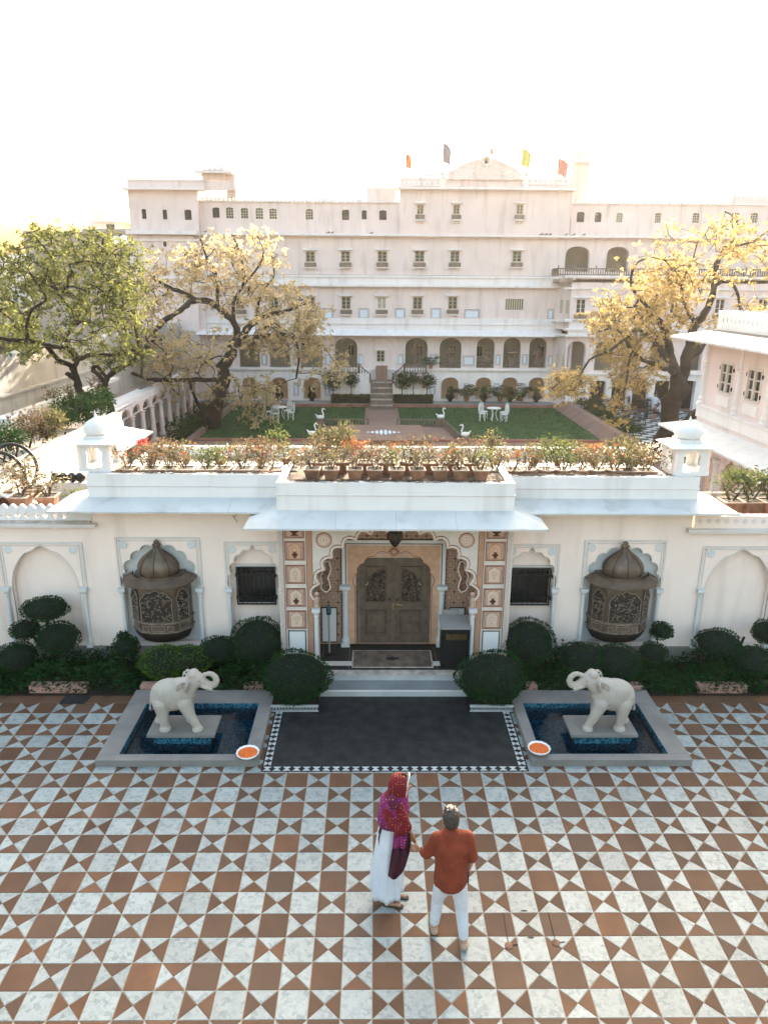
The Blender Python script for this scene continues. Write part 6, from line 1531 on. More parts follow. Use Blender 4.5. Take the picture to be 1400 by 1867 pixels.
# marble lattice planters
def planter(x0, x1, label):
    t = thing('marble_planter', label, 'planter', ((x0+x1)/2, 1.85, 0), group='lattice fronted marble planters by the steps')
    MB().box(x0, x1, 1.62, 2.08, .012, .10).build('box', 'black', t); b = MB(); b.box(x0-.01, x1+.01, 1.605, 1.62, .012, .03); b.box(x0-.01, x1+.01, 1.60, 1.64, .10, .125); 
    n = int((x1-x0)/.05)
    for k in range(n+1):
        x = x0+(x1-x0)*k/n
        for s in (-1, 1): b.add([(x-.006, 1.612, .03), (x+.006, 1.612, .03), (x+s*.05+.006, 1.612, .10), (x+s*.05-.006, 1.612, .10)], [(0, 1, 2, 3)]) if x0 <= x+s*.05 <= x1 else None
    b.build('lattice_front', 'whitestone', t); MB().box(x0+.03, x1-.03, 1.66, 2.05, .1001, .115).build('soil', 'soil', t)
planter(-1.70, -.93, 'white marble lattice planter left of the steps'); planter(1.62, 2.33, 'white marble lattice planter right of the steps')
# ground cover and soil
MB().box(-9.6, -1.25, 2.13, 3.29, -.02, .03).build('planting_bed', 'soil', kind='structure'); MB().box(1.95, 10.2, 2.13, 3.29, -.02, .03).build('planting_bed', 'soil', kind='structure')
rg = np.random.default_rng(77)
def cover(x0, x1, n):
    x = rg.uniform(x0, x1, n); y = rg.uniform(2.12, 3.25, n); hh = (.13+.10*np.sin(x*2.1)+.07*np.sin(x*5.3+1)+.05*np.sin(y*6))*np.clip((y-2.0)/.35, .25, 1)+.05; z = rg.uniform(.3, 1, n)*np.maximum(hh, .05)*1.35
    P = np.stack([x, y, z], 1); D = rg.normal(size=(n, 3)); D[:, 2] = np.abs(D[:, 2])*.6; D[:, 1] -= .4
    return quads(P, D, .085, .030, rg)
o = leafmesh('ground_cover', np.concatenate([cover(-9.5, -1.7, 15000), cover(2.35, 10.1, 15000)]), 'topiary', None, 'stuff'); tag(o, 'dark leafy ground cover filling the planting beds along the wall', 'ground cover')
M_['pinkstone'] = mat('pink_kerb_stone', (.42, .24, .19), .85, .15, 7., .3, 40, stain=.7)
for i, (a, b, l) in enumerate(((62, 165, 'pinkish kerb stone under the cloud-pruned bush'), (262, 330, 'pinkish kerb stone behind the left elephant'), (448, 482, 'pinkish kerb stone beside the left planter bush'), (955, 975, 'pinkish kerb stone beside the right planter bush'), (1128, 1165, 'pinkish kerb stone behind the right elephant'), (1265, 1352, 'pinkish kerb stone under the umbrella-shaped bush'))):
    p, q = atZ(a, 1258), atZ(b, 1258); o = MB().box(float(p[0]), float(q[0]), 2.16, 2.32, .0, .17).build('kerb_stone', 'pinkstone'); tag(o, l, 'kerb stone', 'kerb stones edging the beds')
p, q = atZ(108, 1284), atZ(155, 1262); o = MB().prismz([(p[0], p[1]), (p[0]+.42, p[1]), (p[0]+.47, 2.2), (p[0]+.03, 2.2)], .0046, .014).build('metal_plate', 'granite'); tag(o, 'dark square metal plate lying at the edge of the left planting bed', 'plate')
# ---- potted plants on the roofs
def potvariant(kind, seed):
    "returns meshes (pot, soil, stems, leaves, flowers) at the origin"
    rg = np.random.default_rng(seed); ms = []
    b = MB()
    if kind == 'square':
        b.frustum(0, 0, 0, .19, .10, .145); b.frustum(0, 0, .19, .215, .155, .16)
    else:
        b.lathe([(.09, 0), (.10, .02), (.145, .19), (.165, .195), (.168, .225), (.14, .228)], 0, 0, 16)
    ms.append(('pot', b, 'pot'))
    q = MB(); rr = .135
    if kind == 'square': frame_ = [(-.16, .16), (.16, .16)]; q.box(-.165, .165, -.165, -.135, .216, .232); q.box(-.165, .165, .135, .165, .216, .232); q.box(-.165, -.135, -.135, .135, .216, .232); q.box(.135, .165, -.135, .135, .216, .232)
    else: q.tube([(.155*math.cos(a), .155*math.sin(a), .228) for a in [2*PI*k/18 for k in range(19)]], .014, 5)
    ms.append(('rim', q, 'potrim')); s = MB()
    s.box(-.134, .134, -.134, .134, .19, .218) if kind == 'square' else s.lathe([(.139, .2), (.139, .222), (.001, .224)], 0, 0, 14)
    ms.append(('soil', s, 'soil'))
    st = MB(); tips = []
    for k in range(rg.integers(3, 6)):
        a = rg.uniform(0, 2*PI); p = np.array([.03*math.cos(a), .03*math.sin(a), .21]); d = np.array([math.cos(a)*.45, math.sin(a)*.45, 1.]); r = .012
        for s_ in range(3):
            L = rg.uniform(.08, .15); q_ = p+d/np.linalg.norm(d)*L; st.tube([tuple(p), tuple(q_)], [r, r*.75], 5, cap=False); r *= .72
            for m_ in range(3):
                e = d*.5+rg.normal(size=3)*.75; e[2] = abs(e[2])*.6+.1; w_ = q_+e/np.linalg.norm(e)*rg.uniform(.07, .18); st.tube([tuple(q_), tuple((q_+w_)/2+rg.normal(size=3)*.012), tuple(w_)], [r*.55, r*.4, .0015], 4, cap=False); tips.append(w_)
            p = q_; d = d+rg.normal(size=3)*.35; d[2] = abs(d[2])
        tips.append(p)
    ms.append(('stems', st, 'twig')); return ms, np.array(tips), rg
M_['plA'] = leafmat('olive_leaf', (.05, .052, .022), (.24, .215, .10), .4, 5.); M_['plB'] = leafmat('fresh_leaf', (.035, .055, .018), (.17, .195, .065), .45, 5.)
M_['plC'] = leafmat('rusty_leaf', (.07, .045, .026), (.25, .185, .11), .4, 5.); M_['plD'] = leafmat('deep_green_leaf', (.012, .035, .012), (.05, .10, .03), .25, 5.)
M_['flO'] = leafmat('orange_bract', (.36, .08, .02), (.58, .19, .06), .35, 9.); M_['flR'] = leafmat('crimson_bract', (.45, .01, .03), (.65, .03, .05), .35, 9.); M_['flW'] = leafmat('cream_bract', (.55, .45, .35), (.80, .72, .62), .35, 9.); M_['flP'] = leafmat('pink_bract', (.34, .22, .17), (.50, .38, .31), .35, 9.)
VAR = []
for i in range(14):
    kind = 'square' if i < 9 else 'round'; lm = ['plA', 'plC', 'plB', 'plA', 'plD', 'plA', 'plC', 'plB', 'plA', 'plA', 'plB', 'plC', 'plA', 'plB'][i]; fm = ['flO', 'flW', None, 'flP', None, 'flR', 'flP', 'flW', 'flO', 'flW', None, 'flO', 'flR', None][i]
    ms, tips, rg = potvariant(kind, 100+i); meshes = []
    for nm, b, m_ in ms: me = bpy.data.meshes.new(nm); me.from_pydata(b.v, [], b.f); me.materials.append(M_[m_]); meshes.append((nm, me))
    NL = 190 if lm != 'plD' else 420; idx = rg.integers(0, len(tips), NL); P = tips[idx]+rg.normal(size=(NL, 3))*.040; D = rg.normal(size=(NL, 3)); D[:, 2] += .25
    def lm_(nm, P, D, L, W_, m_):
        o = leafmesh(nm, quads(P, D, L, W_, rg), m_, None); me = o.data; bpy.data.objects.remove(o); return (nm, me)
    meshes.append(lm_('foliage', P, D, .05, .027, lm))
    if fm:
        n = 22; idx = rg.integers(0, len(tips), n); hi = tips[idx]; ok = hi[:, 2] > np.median(tips[:, 2])*.8; hi = hi[ok]; n = len(hi)
        meshes.append(lm_('flowers', hi+rg.normal(size=(n, 3))*.03+np.array([0, 0, .015]), rg.normal(size=(n, 3)), .045, .036, fm))
    VAR.append((kind, lm, fm, meshes))
VW = {'plA': 'olive-leaved', 'plB': 'light green', 'plC': 'rusty-leaved', 'plD': 'dark green'}; FW = {'flO': 'orange flowers', 'flR': 'crimson flowers', 'flW': 'cream flowers', 'flP': 'pink flowers', None: 'no flowers'}
def pot(i, loc, sc, rz, label, group, szf=1.):
    t = thing('potted_plant', label, 'potted plant', loc, rz, group)
    for nm, me in VAR[i][3]:
        o = addmesh(nm, me, t, kind='stuff' if nm in ('flowers', 'foliage', 'stems') else None); o.scale = (sc, sc, sc*(szf if nm not in ('pot', 'rim', 'soil') else 1))
        if nm not in ('pot', 'rim', 'soil'): o.scale = (sc*szf, sc*szf, sc); o.scale[2] = sc*(.75+.25*szf)
    return t
ORD = ['first', 'second', 'third', 'fourth', 'fifth', 'sixth', 'seventh', 'eighth', 'ninth', 'tenth', 'eleventh', 'twelfth', 'thirteenth', 'fourteenth', 'fifteenth', 'sixteenth', 'seventeenth', 'eighteenth', 'nineteenth', 'twentieth', 'twenty-first', 'twenty-second']
rp = random.Random(21)
MB().box(px0+.13, px1-.13, 2.80, 4.3, 3.361, 3.655).build('porch_roof', 'roofdirt', EB)
for k, (x, i) in enumerate(zip((570, 604, 647, 683, 723, 760, 801, 838, 875), (0, 3, 6, 1, 7, 3, 1, 0, 2))):
    p = atY(x, 876, 3.02); pot(i, (float(p[0]), 3.02, 3.657), .86, rp.uniform(-.06, .06), '%s square pot from the left on the porch roof, %s, %s' % (ORD[k], VW[VAR[i][1]], FW[VAR[i][2]]), 'square pots in a row on the porch roof', 1.1)
for k, (x, i) in enumerate(zip((585, 625, 667, 705, 743, 783, 822, 858), (6, 12, 1, 5, 11, 8, 3, 6))):
    p = atY(x, 876, 3.5); pot(i, (float(p[0]), 3.5, 3.657), .9, rp.uniform(-.2, .2), '%s pot from the left in the second row on the porch roof, %s' % (ORD[k], VW[VAR[i][1]]), 'pots in the second row on the porch roof', 1.2)
lb, rb2 = (232, 275, 308, 339, 377, 406, 443, 475, 529), (902, 935, 962, 996, 1026, 1059, 1088, 1120, 1145, 1178)
MB().box(-4.65, 5.35, 3.48, 4.15, 3.223, 3.45).build('planting_ledge', 'roofdirt', EB)
for k, (x, i) in enumerate(zip(lb, (5, 6, 6, 8, 2, 7, 0, 6, 1))):
    p = atY(x, 845, 3.74); pot(i, (float(p[0]), 3.74, 3.452), .98, rp.uniform(-.1, .1), '%s pot from the left behind the left roof parapet, %s' % (ORD[k], VW[VAR[i][1]]), 'pots in a row behind the left roof parapet', 1.15)
for k, (x, i) in enumerate(zip(rb2, (9, 5, 11, 10, 10, 11, 12, 9, 3, 1))):
    p = atY(x, 845, 3.74); pot(i, (float(p[0]), 3.74, 3.452), .98, rp.uniform(-.1, .1), '%s pot from the left behind the right roof parapet, %s' % (ORD[k], VW[VAR[i][1]]), 'pots in a row behind the right roof parapet', 1.15)
for k in range(18):
    x = -4.3+k*.56+rp.uniform(-.1, .1); i = rp.choice((0, 1, 3, 5, 6, 8, 9, 11, 12, 2, 7)); pot(i, (x, 4.55+rp.uniform(-.08, .08), 3.361 if px0 < x < px1 and False else 3.222), .98, rp.uniform(0, 6), '%s pot from the left in the middle roof row, %s, %s' % (ORD[k], VW[VAR[i][1]], FW[VAR[i][2]]), 'pots in the middle row on the roof', 1.2)
for k in range(15):
    x = -4.4+k*.68+rp.uniform(-.15, .15); i = rp.choice((0, 1, 3, 12, 6, 8, 9, 11, 10)); pot(i, (x, 5.34, 3.362), .62, rp.uniform(0, 6), '%s pot from the left on the back roof ledge, %s, %s' % (ORD[k], VW[VAR[i][1]], FW[VAR[i][2]]), 'pots on the back planting ledge', 1.25)
G_ = 'bushes growing at the back of the roof'
bush('round green rooftop bush, left of the tan shrub', [B3(508, 800, 5.9, .24, .22, .26)], 'plB', 260, .06, [((-1.2, 5.9, 3.22), (-1.25, 5.9, 3.5), .02)], 'roof_bush', 'bush', G_, tuple(map(float, (atY(508, 800, 5.9)[0], 5.9, 3.22))), 41, .2)
bush('wide tan rooftop shrub in front of the fountain platform', [B3(590, 800, 5.9, .26, .26, .27), B3(628, 795, 5.95, .28, .26, .28), B3(607, 815, 5.9, .3, .26, .2)], 'plA', 330, .06, [((-.2, 5.9, 3.22), (-.3, 5.9, 3.6), .02), ((-.2, 5.9, 3.22), (0, 5.9, 3.6), .02)], 'roof_bush', 'bush', G_, (-.2, 5.9, 3.22), 42, .2)
bush('fine-twigged olive rooftop shrub below the right lawn chairs', [B3(897, 808, 5.6, .28, .25, .27)], 'plA', 240, .05, [((2.2, 5.6, 3.22), (2.2, 5.6, 3.6), .02)], 'roof_bush', 'bush', G_, (2.2, 5.6, 3.22), 43, .25)
bush('light green sprawling rooftop shrub, right of centre', [B3(1010, 815, 5.2, .36, .28, .24), B3(1050, 822, 5.2, .3, .28, .2)], 'plB', 260, .055, None, 'roof_bush', 'bush', G_, (3.3, 5.2, 3.22), 44, .25)
bush('large olive rooftop shrub near the right kiosk', [B3(1135, 820, 4.6, .38, .3, .30), B3(1160, 835, 4.5, .25, .25, .22)], 'plA', 300, .055, None, 'roof_bush', 'bush', G_, (4.4, 4.6, 3.22), 45, .22)
bush('cream-flowered rooftop shrub beside the right kiosk', [B3(1195, 822, 5.0, .34, .28, .22)], 'flW', 110, .05, None, 'roof_bush', 'bush', G_, (5.0, 5.0, 3.22), 46, .3)
bush('rust-coloured rooftop shrub, fourth clump from the left kiosk', [B3(470, 815, 5.2, .3, .25, .2)], 'plC', 260, .055, None, 'roof_bush', 'bush', G_, (-1.5, 5.2, 3.22), 47, .25)
bush('crimson flowering clump beside the left kiosk', [B3(258, 805, 6.2, .13, .12, .07)], 'flR', 420, .05, None, 'roof_bush', 'bush', G_, (-4.3, 6.2, 3.22), 48, .25)
bush('rust and green clump behind the first roof pots on the left', [B3(300, 815, 5.6, .36, .26, .18)], 'plC', 260, .055, None, 'roof_bush', 'bush', G_, (-3.9, 5.6, 3.22), 49, .25)
bush('orange flowering clump in the middle of the roof', [B3(650, 812, 5.4, .22, .18, .10)], 'flO', 420, .05, None, 'roof_bush', 'bush', G_, (-.2, 5.4, 3.22), 50, .25)
bush('orange flowering clump right of the middle of the roof', [B3(1088, 818, 5.4, .22, .18, .10)], 'flO', 380, .05, None, 'roof_bush', 'bush', G_, (4.0, 5.4, 3.22), 51, .25)
# dry vines trailing over the parapet tops, one tangle for each stretch
def vines(x0, x1, y, z, n, lab, seed):
    r = random.Random(seed); b = MB()
    for k in range(n):
        x = r.uniform(x0, x1); yy = y+r.uniform(-.03, .10); pts = []; a = r.choice((-1, 1))
        for j in range(7): pts.append((x, yy, z+.008+abs(r.gauss(0, .012)))); x += a*r.uniform(.02, .09); yy += r.uniform(-.03, .028); x = min(max(x, x0), x1); yy = min(max(yy, y-.05), y+.12)
        b.tube(pts, [.005]*6+[.002], 4)
    tag(b.build('dry_vines', 'twig', kind='stuff'), lab, 'vines')
vines(-4.6, -1.7, 3.38, 3.66, 60, 'tangle of dry vines lying along the top of the left parapet', 1); vines(2.4, 5.3, 3.38, 3.64, 60, 'tangle of dry vines lying along the top of the right parapet', 2); vines(-1.5, 2.2, 2.71, 3.69, 70, 'tangle of dry vines lying along the top of the porch parapet', 3)
wl_ = atY(428, 938, 3.34); tag(MB().tube([(wl_[0]-.03, 3.33, wl_[2]+.05), (wl_[0]+.03, 3.31, wl_[2]+.03), (wl_[0]+.02, 3.32, wl_[2]-.04), (wl_[0]-.03, 3.32, wl_[2]-.02), (wl_[0]+.05, 3.33, wl_[2]-.15)], .004, 5).build('loose_cable', 'iron'), 'loose curl of black cable hanging under the left eave', 'cable')
# left terraces
G2 = 'pots and plants on the left terrace'
for k, (x, y, Y, i, sc, l) in enumerate(((38, 905, 3.95, 1, 1.1, 'square pot with cream flowers before the cannon wheel, left terrace'), (88, 905, 4.0, 3, 1.1, 'square pot with pink flowers above the crenellated parapet, left terrace'), (60, 880, 4.5, 8, 1.1, 'pot half hidden behind the two front pots, left terrace'), (8, 890, 4.4, 0, 1.1, 'pot at the very left edge below the cannon wheel'))):
    p = atY(x, y, Y); pot(i, (float(p[0]), Y, 2.832), sc, .1*k, l, G2, 1.35)
t = thing('teal_pot', 'small teal plastic pot of trailing greens beside the left kiosk', 'potted plant', (-5.55, 4.1, 2.832)); MB().lathe([(.08, 0), (.115, .17), (.12, .18), (.10, .18)], 0, 0, 14).build('pot', 'teal', t, world=False)
rg = np.random.default_rng(5); P = rg.normal(size=(160, 3))*np.array([.12, .10, .05])+np.array([0, 0, .24]); leafmesh('foliage', quads(P+np.array([-5.55, 4.1, 2.832]), rg.normal(size=(160, 3)), .06, .03, rg), 'plB', t)
bush('maroon-leaved bush on the left roof terrace', [B3(55, 775, 8.5, .5, .45, .34)], 'plC', 160, .08, [((-8.4, 8.5, 3.0), (-8.3, 8.5, 3.3), .03)], 'terrace_bush', 'bush', G2, (-8.4, 8.5, 3.0), 61, .25)
bush('yellow-tipped bush on the left roof terrace, nearest the parapet', [B3(98, 768, 9.0, .34, .35, .30), B3(85, 785, 8.8, .3, .3, .24)], 'plA', 220, .08, [((-7.7, 9, 3.0), (-7.7, 9, 3.3), .03)], 'terrace_bush', 'bush', G2, (-7.8, 8.9, 3.0), 62, .25)
bush('dark green bush below the leaning trunks on the left roof terrace', [B3(135, 745, 11.5, .55, .4, .38), B3(170, 735, 12.2, .45, .4, .34), B3(190, 728, 12.8, .3, .3, .3), B3(115, 760, 10.8, .4, .35, .25)], 'plD', 260, .09, None, 'terrace_bush', 'bush', G2, (-8.4, 11.8, 3.0), 63, .22)
bush('dark bush in the lower left corner of the roof terrace', [B3(15, 800, 7.2, .42, .4, .3)], 'plD', 240, .08, None, 'terrace_bush', 'bush', G2, (-8.3, 7.2, 3.0), 64, .22)
for k, (x, y, l) in enumerate(((97, 722, 'pale twiggy shrub against the tall boundary wall, left one'), (126, 714, 'pale twiggy shrub against the tall boundary wall, right one'))):
    q = B3(x, y, 15.8, .30, .25, .30); bush(l, [q], 'plA', 130, .07, [((q[0], 15.8, 2.95), (q[0], 15.8, q[2]), .02)], 'wall_shrub', 'bush', 'twiggy shrubs along the boundary wall', (q[0], 15.8, 2.9), 65+k, .3)
q = B3(178, 700, 17., .32, .3, .36); bush('brown twiggy shrub between the two dark trunks', [q], 'plC', 150, .07, None, 'wall_shrub', 'bush', None, (q[0], 17, 2.9), 67, .3)
# cannon with spoked wheels and a row of iron balls
cn_ = thing('old_cannon', 'old black cannon on spoked wheels at the left edge of the terrace', 'cannon', (-6.9, 4.9, 2.83)); wc = atY(3, 867, 4.75)
def wheel(c, R):
    b = MB(); b.tube([(c[0]+R*math.cos(a), c[1], c[2]+R*math.sin(a)) for a in [2*PI*k/36 for k in range(37)]], .035, 8)
    o = b.build('wheel', 'iron', cn_, smooth=True)
    for k in range(10): a = 2*PI*k/10; MB().tube([(c[0], c[1], c[2]), (c[0]+R*math.cos(a), c[1], c[2]+R*math.sin(a))], [.03, .02], 6).build('spoke', 'iron', o)
    q = MB(); q.tube([(c[0], c[1]-.1, c[2]), (c[0], c[1]+.1, c[2])], .07, 12); q.build('hub', 'iron', o)
wheel(wc, .46); wheel((wc[0]-.1, wc[1]+.75, wc[2]), .46)
MB().tube([(wc[0]-1.0, wc[1]+.35, wc[2]-.05), (wc[0]-.2, wc[1]+.38, wc[2]+.02), (wc[0]+.22, wc[1]+.4, wc[2]+.08), (wc[0]+.26, wc[1]+.4, wc[2]+.085)], [.15, .12, .09, .11], 14).build('barrel', 'iron', cn_, smooth=True)
MB().box(wc[0]-.9, wc[0]+.1, wc[1]+.2, wc[1]+.55, 2.95, 3.12).build('carriage', 'darkwood', cn_)
for k, x in enumerate((102, 117, 133, 147)):
    p = atY(x, 870, 5.0); t = MB().ell((0, 0, .1), (.1, .1, .1), 16, 10).build('cannon_ball', 'iron', smooth=True, loc=(float(p[0]), 5.0, float(p[2])-.1)); tag(t, 'black iron ball, %s from the left in the row by the kiosk' % ORD[k], 'ball', 'iron balls in a row')
q0 = atY(125, 870, 5.0); tag(MB().box(q0[0]-.42, q0[0]+.42, 4.9, 5.1, 2.831, q0[2]-.1).build('ball_ledge', 'trim'), 'low pale ledge that carries the row of iron balls', 'ledge')
# right terrace pots
for k, (x, i) in enumerate(((1333, 4), (1369, 4), (1404, 10))):
    p = atY(x, 905, 4.15); pot([2, 7, 2][k], (float(p[0]), 4.15, 2.722), 1.18, .05*k, '%s leafy green terracotta pot from the left on the right terrace' % ORD[k], 'pots with green bushes on the right terrace', 1.45)
bush('bushy green plant spreading over the pots on the right terrace', [B3(1345, 868, 4.3, .34, .28, .17), B3(1385, 872, 4.3, .24, .25, .14)], 'plB', 420, .045, None, 'terrace_bush', 'bush', None, (6.8, 4.3, 2.72), 71, .25)
# ---- garden planting
def balltree(x, y, r, label, Y=33.6, st_=1):
    q = B3(x, y, Y, r, r*.9, r*.88); bush(label, [q], 'hedge', 200, .10, [((q[0], Y, .25), (q[0], Y, q[2]), .03)], 'ball_tree', 'topiary tree', 'ball-headed trees below the palace arcade', (q[0], Y, .24), int(x), .05)
balltree(607, 694, .58, 'ball-headed tree left of the garden stair, half behind golden leaves'); balltree(640, 692, .42, 'ball-headed tree nearest the garden stair on the left')
balltree(734, 693, .52, 'ball-headed tree nearest the garden stair on the right'); balltree(755, 690, .34, 'small ball-headed tree between two larger ones, right of the garden stair'); balltree(779, 694, .46, 'ball-headed tree farthest right of the garden stair')
def boxhedge(x0, x1, y0, y1, z0, z1, label, seed):
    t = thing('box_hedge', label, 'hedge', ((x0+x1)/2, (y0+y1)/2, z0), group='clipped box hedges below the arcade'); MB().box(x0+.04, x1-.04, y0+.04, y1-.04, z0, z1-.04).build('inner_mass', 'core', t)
    rg = np.random.default_rng(seed); n = 2600; P = rg.uniform((x0, y0, z0), (x1, y1, z1), (n, 3)); f = rg.integers(0, 4, n); P[f == 0, 1] = y0; P[f == 1, 2] = z1; P[f == 2, 2] = z1; P[f == 3, 0] = np.where(rg.random((f == 3).sum()) < .5, x0, x1)
    leafmesh('foliage', quads(P+rg.normal(size=P.shape)*.015, rg.normal(size=P.shape), .09, .05, rg), 'hedge', t)
boxhedge(-2.5, -.3, 33.3+.62, 34.0-.06, .24, .72, 'low clipped hedge left of the garden stair', 1); 
boxhedge(1.1, 3.35, 33.92, 33.94, .24, .72, 'low clipped hedge right of the garden stair', 2)
def palm(x, y, Y, s, label, seed, n=13):
    p = atY(x, y, Y); t = thing('potted_palm', label, 'palm', tuple(map(float, p)), group='feathery palms in front of the palace'); rg = np.random.default_rng(seed)
    MB().lathe([(.13*s, 0), (.18*s, .28*s), (.16*s, .28*s)], 0, 0, 12).build('pot', 'pot', t, world=False); st = MB(); P, D = [], []
    for k in range(n):
        a = 2*PI*k/n+rg.uniform(-.2, .2); L = s*rg.uniform(.8, 1.15); el = rg.uniform(.5, 1.25); pts = []
        for j in range(8):
            u = j/7; r = L*u*math.cos(el)*(1+.35*u); z = .28*s+L*(math.sin(el)*1.3*u-.75*u*u*(1.2-el*.4)); pts.append((r*math.cos(a), r*math.sin(a), z))
            if j:
                for sd in (-1, 1):
                    for m_ in range(2): P.append(np.array(pts[-1])+rg.normal(size=3)*.02); D.append(np.array([-math.sin(a)*sd+math.cos(a)*.6, math.cos(a)*sd+math.sin(a)*.6, -.35]))
        st.tube(pts, [.014*s]*7+[.004], 4, cap=False)
    st.build('stems', 'hedge', t, world=False); leafmesh('fronds', quads(np.array(P), np.array(D), .34*s, .05*s, rg), 'hedge', None).parent = t
palm(850, 731, 34.3, 1.05, 'feathery palm between the first two ground-floor arches right of the stair', 1); palm(911, 731, 34.3, 1.0, 'feathery palm in front of the third ground-floor arch', 2); palm(948, 731, 34.3, 1.05, 'rightmost feathery palm in front of the ground-floor arcade', 3); palm(785, 672, 34.5, .75, 'slim palm standing on the right landing of the garden stair', 4, 8)
for k, (x, l) in enumerate(((510, 'left of the straw-leaved foliage edge'), (569, 'in the arch left of the ball-headed trees'), (820, 'in the first arch right of the stair'), (881, 'in the second arch right of the stair'), (929, 'in the third arch right of the stair'), (977, 'in the last arch right of the stair'))):
    p = atY(x, 729, 34.9); t = thing('niche_urn', 'dark ribbed urn with a clipped ball, '+l, 'urn', (float(p[0]), 34.85, .24), group='urns standing in the ground-floor arches')
    MB().lathe([(.14, 0), (.10, .06), (.24, .22), (.27, .34), (.20, .46), (.22, .50)], 0, 0, 16).build('urn', 'core', t, world=False, smooth=True); MB().ell((0, 0, .70), (.20, .20, .22), 12, 8).build('clipped_ball', 'hedge', t, world=False, smooth=True)
# statues and kiosks glimpsed inside the raised arcade
for x, kd, l in ((630, 0, 'dark standing statue inside the arch left of the garden stair'), (757, 0, 'dark standing statue inside the arch right of the garden stair'), (886, 1, 'dark seated statue inside the fifth raised arch'), (978, 0, 'tall dark statue inside the last raised arch')):
    p = atY(x, 669, 35.6); t = thing('arcade_statue', l, 'statue', (float(p[0]), 35.6, float(p[2])), group='dark statues in the raised arcade'); b = MB()
    if kd: b.ell((0, 0, .55), (.26, .2, .3)); b.ell((.05, -.1, .3), (.32, .25, .18)); b.ell((.05, 0, .98), (.11, .11, .14)); b.capsule((-.2, -.1, .7), (.25, -.25, .45), .07, .06)
    else: b.capsule((0, 0, .1), (0, 0, .7), .16, .13); b.capsule((0, 0, .7), (0, 0, 1.05), .17, .12); b.ell((0, 0, 1.28), (.10, .10, .13)); b.capsule((-.18, 0, 1.0), (-.24, -.1, .7), .05, .04); b.capsule((.18, 0, 1.0), (.2, -.15, .85), .05, .04); b.ell((0, 0, 1.42), (.05, .05, .1))
    fused('figure', b, 'boxbrown', t, .035, 2, world=False); MB().box(-.25, .25, -.2, .2, 0, .1).build('plinth', 'boxbrown', t, world=False)
for x, l in ((822, 'domed stone kiosk inside the fourth raised arch'), (931, 'domed stone kiosk inside the sixth raised arch')):
    p = atY(x, 669, 35.6); t = thing('arcade_kiosk', l, 'kiosk', (float(p[0]), 35.6, float(p[2])), group='little stone kiosks in the raised arcade'); MB().box(-.2, .2, -.2, .2, 0, .55).build('pedestal', 'boxbrown', t, world=False)
    b = MB(); [b.box(i*.17-.03, i*.17+.03, j*.17-.03, j*.17+.03, .55, .85) for i in (-1, 1) for j in (-1, 1)]; b.frustum(0, 0, .85, .9, .32, .28); b.lathe([(.24, .9), (.22, .97), (.12, 1.05), (.01, 1.08)], 0, 0, 12); b.build('kiosk', 'boxbrown', t, world=False)
rg = np.random.default_rng(9); P = rg.uniform((11.4, 23.5, .45), (12.3, 33, .95), (5200, 3)); P[:, 2] = .45+(P[:, 2]-.45)*(.6+.4*np.sin(P[:, 1]*3)); P[:, 0] += .0
o = leafmesh('border_shrubs', quads(P, rg.normal(size=P.shape), .11, .05, rg), 'hedge', None, 'stuff'); tag(o, 'dark green shrubs growing along the top of the lawn wall', 'shrubs')
P = rg.uniform((-9.3, 23, .0), (-8.4, 33, .9), (5000, 3)); o = leafmesh('border_shrubs', quads(P, rg.normal(size=P.shape), .12, .05, rg), 'hedge', None, 'stuff'); tag(o, 'dark green shrubs between the colonnade and the lawn', 'shrubs')
sk = MB().box(-8.45, -8.2, 23, 33.5, 0, .22).build('garden_kerb', 'path'); tag(sk, 'low stone kerb along the left edge of the lawn', 'kerb')
P = rg.uniform((-60, 70, 0), (-16, 95, 7), (9000, 3)); P[:, 2] *= (.75+.25*np.sin(P[:, 0]*.7)); o = leafmesh('far_trees', quads(P, rg.normal(size=P.shape), .9, .5, rg), 'leafG', None, 'stuff'); tag(o, 'hazy belt of far trees beyond the left wall', 'trees')
P = rg.uniform((14, 29.2, 4), (27, 31.0, 8.2), (1, 3))
# birds on the palace cornice
for k, (x, y) in enumerate(((373, 417), (325, 418), (597, 421), (604, 422), (676, 424), (985, 428), (993, 427), (1001, 427), (1030, 428), (1044, 428), (1062, 429))):
    p = atY(x, y, 34.75); z = float(p[2]); t = MB().ell((0, 0, .07), (.11, .06, .06), 8, 6).ell((.09, 0, .14), (.045, .04, .045), 7, 5).box(-.22, -.08, -.02, .02, .05, .08).build('pigeon', 'boxbrown', loc=(float(p[0]), 34.72, float(PZ(429, 34.7))+.0), smooth=True); tag(t, ['dark pigeon on the cornice above the bare top of the straw-leaved tree', 'dark pigeon farthest left on the palace cornice', 'left pigeon of the pair on the cornice below the top-floor windows', 'right pigeon of the pair on the cornice below the top-floor windows', 'lone pigeon on the cornice left of the centre block windows', 'first pigeon from the left in the flock right of the centre block', 'second pigeon from the left in the flock right of the centre block', 'third pigeon from the left in the flock right of the centre block', 'fourth pigeon from the left in the flock right of the centre block', 'fifth pigeon from the left in the flock right of the centre block', 'rightmost pigeon of the flock under the glare'][k], 'bird', 'pigeons on the palace cornice')
